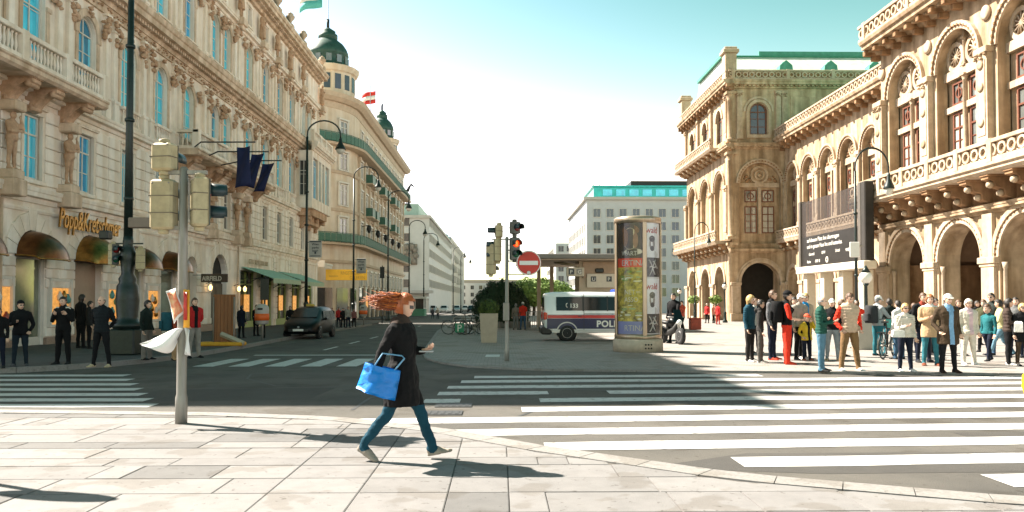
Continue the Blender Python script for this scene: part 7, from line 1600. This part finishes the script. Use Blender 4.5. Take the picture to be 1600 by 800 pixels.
ppl(1551,557,458,'man in dark green sweater with sunglasses, walking left',-60,top=(.05,.065,.06),pants=DEN,hair=DKH,legs='walk',arms=('swf','swb'),glasses=True)
b,g,H = ppl(1563,559,467,'woman in pale yellow top and light jeans walking left',-110,top=(.52,.45,.24),pants=(.14,.26,.34),shoe=NAVY,hair=DKH,hairdo='bob',legs='stride',arms=('swf','down'))
b,g,H = ppl(1576,571,466,'long-haired woman in brown jacket and black jeans',60,top=(.075,.05,.04),pants=BLK,shoe=WHT,hair=DKH,hairdo='long',arms=('down','phone'),puff=20)
handbag(b,(-.1,-.2,.58*H),.42,'large white handbag on the arm of the brown-jacketed woman',WHT,[(0,-.1,.72*H)])
ppl(1598,572,474,'blonde woman in black coat cut by the right edge',0,top=BLK,pants=BRN,hair=BLOND,hairdo='bob',hem=.38,loose=1.1,glasses=True)
ppl(1340,545,470,'person in red far behind the puffer vest man',180,top=RED,pants=NAVY,hair=BRH)
ppl(1428,552,473,'person in black jacket in the second row behind the bicycle',30,top=BLK,pants=NAVY,hair=BRH)
for px, pf, ph, l, f, k in ((1180,552,466,'person in pale shirt behind the teal jacket and the boy',30,dict(top=(.4,.38,.34),pants=BLK,hair=BRH)),(1242,556,464,'person with dark hair behind the red-trousered man',-20,dict(top=(.2,.2,.22),pants=NAVY,hair=DKH,hairdo='bob')),(1315,558,468,'woman in black between the white cap and puffer vest',40,dict(top=BLK,pants=DEN,hair=BRH,hairdo='long')),(1462,556,466,'person in red scarf behind the brown coat',20,dict(top=(.06,.06,.07),scarf=RED,pants=BLK,hair=DKH)),(1498,556,468,'person in navy jacket between brown coat and cream jacket',0,dict(top=NAVY,pants=DEN,hair=BRH)),(1538,551,468,'woman in olive jacket behind the cream jacket',-40,dict(top=(.10,.10,.05),pants=BLK,hair=BRH,hairdo='bob')),(1588,560,464,'tall man in grey jacket behind the white handbag',-30,dict(top=(.2,.2,.2),pants=NAVY,hair=DKH)),(1545,566,478,'child in teal anorak near the walking couple',-70,dict(top=(.02,.16,.18),pants=NAVY,hair=BRH,legs='walk',child=True))): ppl(px,pf,ph,l,f,**k)
# yellow bag at the right edge
g = G(1606, 622); q = MB(); q.lathe([(.10,0),(.20,.04),(.24,.18),(.23,.36),(.15,.46),(.05,.50)], (0,0,0), 16); thing(q.build('yellow_bag', cmat((.60,.38,.01)), None, (g.x+.18, g.y, g.z)), 'rounded yellow bag cut by the right edge of the view', 'bag')
# litter bin box behind the khaki trousers
g = G(1352, 546, .045); q = MB(); q.bbox((-.35,-.25,0),(.35,.25,1.15), .03); thing(q.build('utility_cabinet', mat('cabinet_grey', (.42,.38,.31), .5, .08, 4), None, g), 'grey metal cabinet behind the man in the puffer vest', 'cabinet')
# ---- before the opera arcade
ppl(1053,537,458,'policeman in black standing at the motorcycle',-40,top=BLK,pants=BLK,shoe=BLK,hair=DKH,arms=('bar','down'),loose=1.15)
ppl(1066,520,470,'woman with red top walking behind the policeman',-60,top=(.45,.08,.05),pants=BLK,hair=DKH,legs='walk',arms=('swf','swb'))
for px, py, ph, l in ((1105,506,474,'person in red costume, left of the three by the arcade'),(1115,506,475,'person in pale red costume, middle of the three by the arcade'),(1122,508,474,'person in long dark red coat, right of the three by the arcade')): ppl(px,py,ph,l,10*(px-1110),top=(.5,.03,.03) if px != 1115 else (.55,.2,.15),pants=BLK if px != 1122 else (.4,.03,.02),hem=.45,hair=WHH if px == 1105 else BRH)
g = G(1086, 518, .045); q = MB(); q.bbox((-.3,-.25,.1),(.3,.25,.72), .03); q.box((-.36,-.3,.72),(.36,.3,.77)); thing(q.build('vendor_cart', mat('cart_red', (.35,.06,.03), .6, .3, 6), None, g), 'small red vendor stand in front of the opera corner', 'cart')
for px in (1084, 1118):
    g = G(px, 499); g.y = 72.6 if px > 1100 else 80; v = AT(px, 468, g.y); t = empty('potted_plant', (v.x, g.y, gz(g.y))); thing(t, 'leafy green potted plant at the opera arcade, ' + ('right one' if px > 1100 else 'left one'), 'plant'); h = v.z - gz(g.y); q = MB(); q.lathe([(.2,0),(.3,.45),(.27,.47)], (0,0,0), 12); q.build('pot', M_CONC, t); q = MB(); q.tube([(0,0,.5),(0,0,h-.3)], .05, 6); q.build('stem', M_BARK, t); bush_mesh('foliage', (0,0,h), (.6,.6,.42), 420, .12, M_LEAFL, t, px, .1)
# ---- island and middle distance
ppl(806,516,474,'person in grey seen from behind by the thujas',170,top=(.20,.17,.14),pants=(.2,.2,.2),hair=GRY)
ppl(817,516,471,'person in red top and white hat by the thujas',190,top=(.50,.03,.015),pants=DEN,hair=GRY,cap=WHT)
for i, (px, c) in enumerate(((676,(.1,.1,.12)),(684,(.3,.28,.25)),(872,(.3,.05,.04)),(754,(.2,.2,.2)),(845,(.4,.36,.3)))): ppl(px, 499 if px < 700 else 507, 481 if px < 700 else 476, ['tiny dark figure far down the street','tiny grey figure far down the street','figure in dark red beyond the railing','figure in grey left of the planter','figure in beige beyond the railing'][i], 40*i, top=c, pants=NAVY, vox=.03)
# ---- left pavement
LU = .12
ppl(-4,576,480,'dark clad person cut by the left edge',20,LU,top=BLK,pants=NAVY)
b,g,H = ppl(31,573,467,'man in black beanie and jacket holding a phone',25,LU,top=(.012,.014,.018),pants=(.02,.035,.05),shoe=(.12,.12,.13),hair=DKH,cap=BLK,brim=False,arms=('pocket','phone'),turn=.5,glasses=True,hem=.47,loose=1.08)
small_box(b,(-.09,-.34,.70*H),'dark phone held by the man in the beanie','phone','phone',BLK)
b,g,H = ppl(98,570,463,'bearded man in black jacket with white shoulder stripes',0,LU,top=BLK,pants=BLK,shoe=(.03,.03,.03),hair=DKH,arms=('strap','strap'),loose=1.15,build=1.06,hem=.49,wide=1.15)
q = MB(); 
for s_ in (-1,1): q.tube([(s_*.05*H,-.035*H,.835*H),(s_*.085*H,-.02*H,.838*H),(s_*.125*H,-.01*H,.80*H),(s_*.14*H,-.012*H,.74*H)], .016, 5)
o = kind(q.build('shoulder_stripe', cmat(WHT), b), 'stuff')
ppl(126,545,460,'woman with long dark hair in black looking into the shop window',150,LU,top=BLK,pants=BLK,hair=DKH,hairdo='long',hem=.45)
ppl(139,546,470,'person in dark jacket beside the long-haired woman',120,LU,top=(.03,.03,.035),pants=BLK,hair=DKH)
ppl(158,574,462,'man in dark padded vest with pale boots',-5,LU,top=(.012,.014,.018),vest=(.016,.022,.028),pants=(.014,.014,.015),shoe=(.48,.38,.25),hair=(.25,.18,.12),hairdo='balding',arms=('back','back'),puff=22,loose=1.1,legs='apart',hem=.49)
ppl(229,563,469,'woman in dark green top and grey trousers left of the signal pole',80,LU,top=(.02,.035,.03),pants=(.20,.18,.16),shoe=BLK,hair=DKH,hairdo='bob',arms=('down','down'),wide=1.2)
b,g,H = ppl(303,560,465,'man in red jacket and grey trousers right of the signal pole',45,LU,top=(.42,.02,.02),inner=BLK,pants=(.26,.24,.21),shoe=BLK,hair=BRH,arms=('back','pocket'),loose=1.15,wide=1.2)
b,g,H = ppl(272,564,476,'person in tan trousers behind the near signal pole',120,LU,top=(.30,.06,.03),pants=(.36,.22,.12),hair=BRH)
backpack(b,H,'teal backpack on the person behind the near pole',(.02,.10,.13))
ppl(377,529,477,'person in long dark coat by the hoarding',160,LU,top=NAVY,pants=BLK,hair=DKH,hem=.36,loose=1.1)
ppl(400,526,476,'person in dark coat with red scarf near the litter bin',150,LU,top=BLK,pants=BLK,scarf=RED,hair=BRH,hem=.40)
for px, pf, ph, l, c, pn_ in ((453,521,478,'person by the wall behind the parked car',BLK,BLK),(529,512,480,'person in red jacket outside the hotel entrance',(.45,.03,.03),NAVY),(536,513,481,'person in dark jacket beside the red one at the hotel',BLK,BLK),(544,513,479,'person in grey sweater outside the hotel entrance',(.30,.28,.25),NAVY),(553,512,482,'person in patterned coat right of the grey sweater',(.25,.10,.09),BLK),(519,508,481,'dark figure at the hotel shopfront',BLK,BLK)): ppl(px,pf,ph,l,30,LU,top=c,pants=pn_,hair=DKH,vox=.02)
# ---- the striding woman in front
g = G(628, 722)
FW = person('woman with flowing orange hair striding right in a black coat', (g.x, g.y, 0.022), R(78), H=1.66, top=(.010,.010,.012), pants=(.012,.075,.12), shoe=(.30,.26,.22), hair=(.36,.085,.018), fold=1.7, arms=(((.125,.03,.635),(.035,-.125,.665)),'swb'), legs='stride', hem=.335, loose=1.22, hairdo='bob', glasses=True, vox=.0095, turn=.05, nod=.12, scarf=(.07,.045,.04))
H = 1.66; hm_ = cmat_hair((.36,.085,.018)); rh = random.Random(6); q = MB()
for i in range(420):       # hair blown back behind the head (local +y is behind her)
    a = rh.uniform(-.5, 2.6); x0 = rh.uniform(-.075,.075); z0 = .925*H + rh.uniform(-.03,.13); y0 = rh.uniform(-.01,.07); L_ = rh.uniform(.06,.34)*(1.1 - abs(z0 - .975*H)*3); lift = (.955*H - z0)*rh.uniform(-.2,.8)
    pts = [(x0*(1 + .5*t), y0 + L_*t, z0 + lift*t*t + rh.uniform(-.02,.02)*t + .018*sin(t*3.2 + i*.21)*t) for t in (0,.25,.5,.75,1)]; q.tube(pts, [.005,.006,.005,.003,.0008], 4, m=rh.choice((0,0,1,2)))
kind(q.build('flowing_hair', [hm_, cmat_hair((.58,.17,.03)), cmat_hair((.16,.035,.01))], FW), 'stuff')
# striped trainers

# blue shopping bag at her side
M_BAG = mat('bag_blue', (.002,.21,.70), .4, .12, 3, .8, bscale=9); bl = Vector(FW.location); 
a, b_, c, d = [AT(px, py, g.y-.28) for px, py in ((557,606),(617,626),(626,580),(571,566))]
q = MB(); n = 8; front_, back_ = [], []
for off in (-.08, .10):
    grid = []
    for i in range(n+1):
        for j in range(n+1):
            u, v = i/n, j/n; p = a*(1-u)*(1-v) + b_*u*(1-v) + c*u*v + d*(1-u)*v; bulge = sin(pi*u)*(1-v*.6); p = p + Vector((0, off*(.25 + 1.35*bulge) + .05*noise.noise(Vector((u*5, v*5, off*9))), 0)); grid.append(p)
    o_ = len(q.v); fs = [(i*(n+1)+j, (i+1)*(n+1)+j, (i+1)*(n+1)+j+1, i*(n+1)+j+1) for i in range(n) for j in range(n)]; q.add(grid, fs if off < 0 else [f[::-1] for f in fs], 0, True)
N = (n+1)**2; ed = [i*(n+1) for i in range(n+1)] + [n*(n+1)+j for j in range(1, n+1)]; 
side = lambda ids: [q.f.append([x, x2, x2+N, x+N]) or q.m.append(0) or q.sm.append(True) for x, x2 in zip(ids, ids[1:])]
side([i*(n+1) for i in range(n+1)]); side([n*(n+1)+j for j in range(n+1)]); side([j for j in range(n+1)])
BG = q.build('shopping_bag', M_BAG); thing(BG, 'glossy bright blue shopping bag carried by the striding woman', 'bag')
hp = AT(628, 556, g.y-.2); q = MB()
for (u, off) in ((.3,-.1),(.3,.12)):
    p1 = d*(1-.25) + c*.25; p2 = d*(1-.8) + c*.8; q.tube([p1 + Vector((0,off*.3,-.02)), AT(598,552,g.y-.2+off*.5), hp, AT(632,560,g.y-.2+off*.5), p2 + Vector((0,off*.3,-.02))], .008, 5, flat=1)
kind(q.build('strap', mat('strap_pale_blue', (.18,.40,.62), .5, .1), BG), 'stuff')
q = MB(); ph = AT(666, 549, g.y-.05); q.bbox((ph.x-.07,ph.y-.035,ph.z-.006),(ph.x+.07,ph.y+.035,ph.z+.006), .004); thing(q.build('phone', cmat((.5,.5,.52))), 'pale phone held out by the striding woman', 'phone')

bpy.data.scenes.remove(TMP)
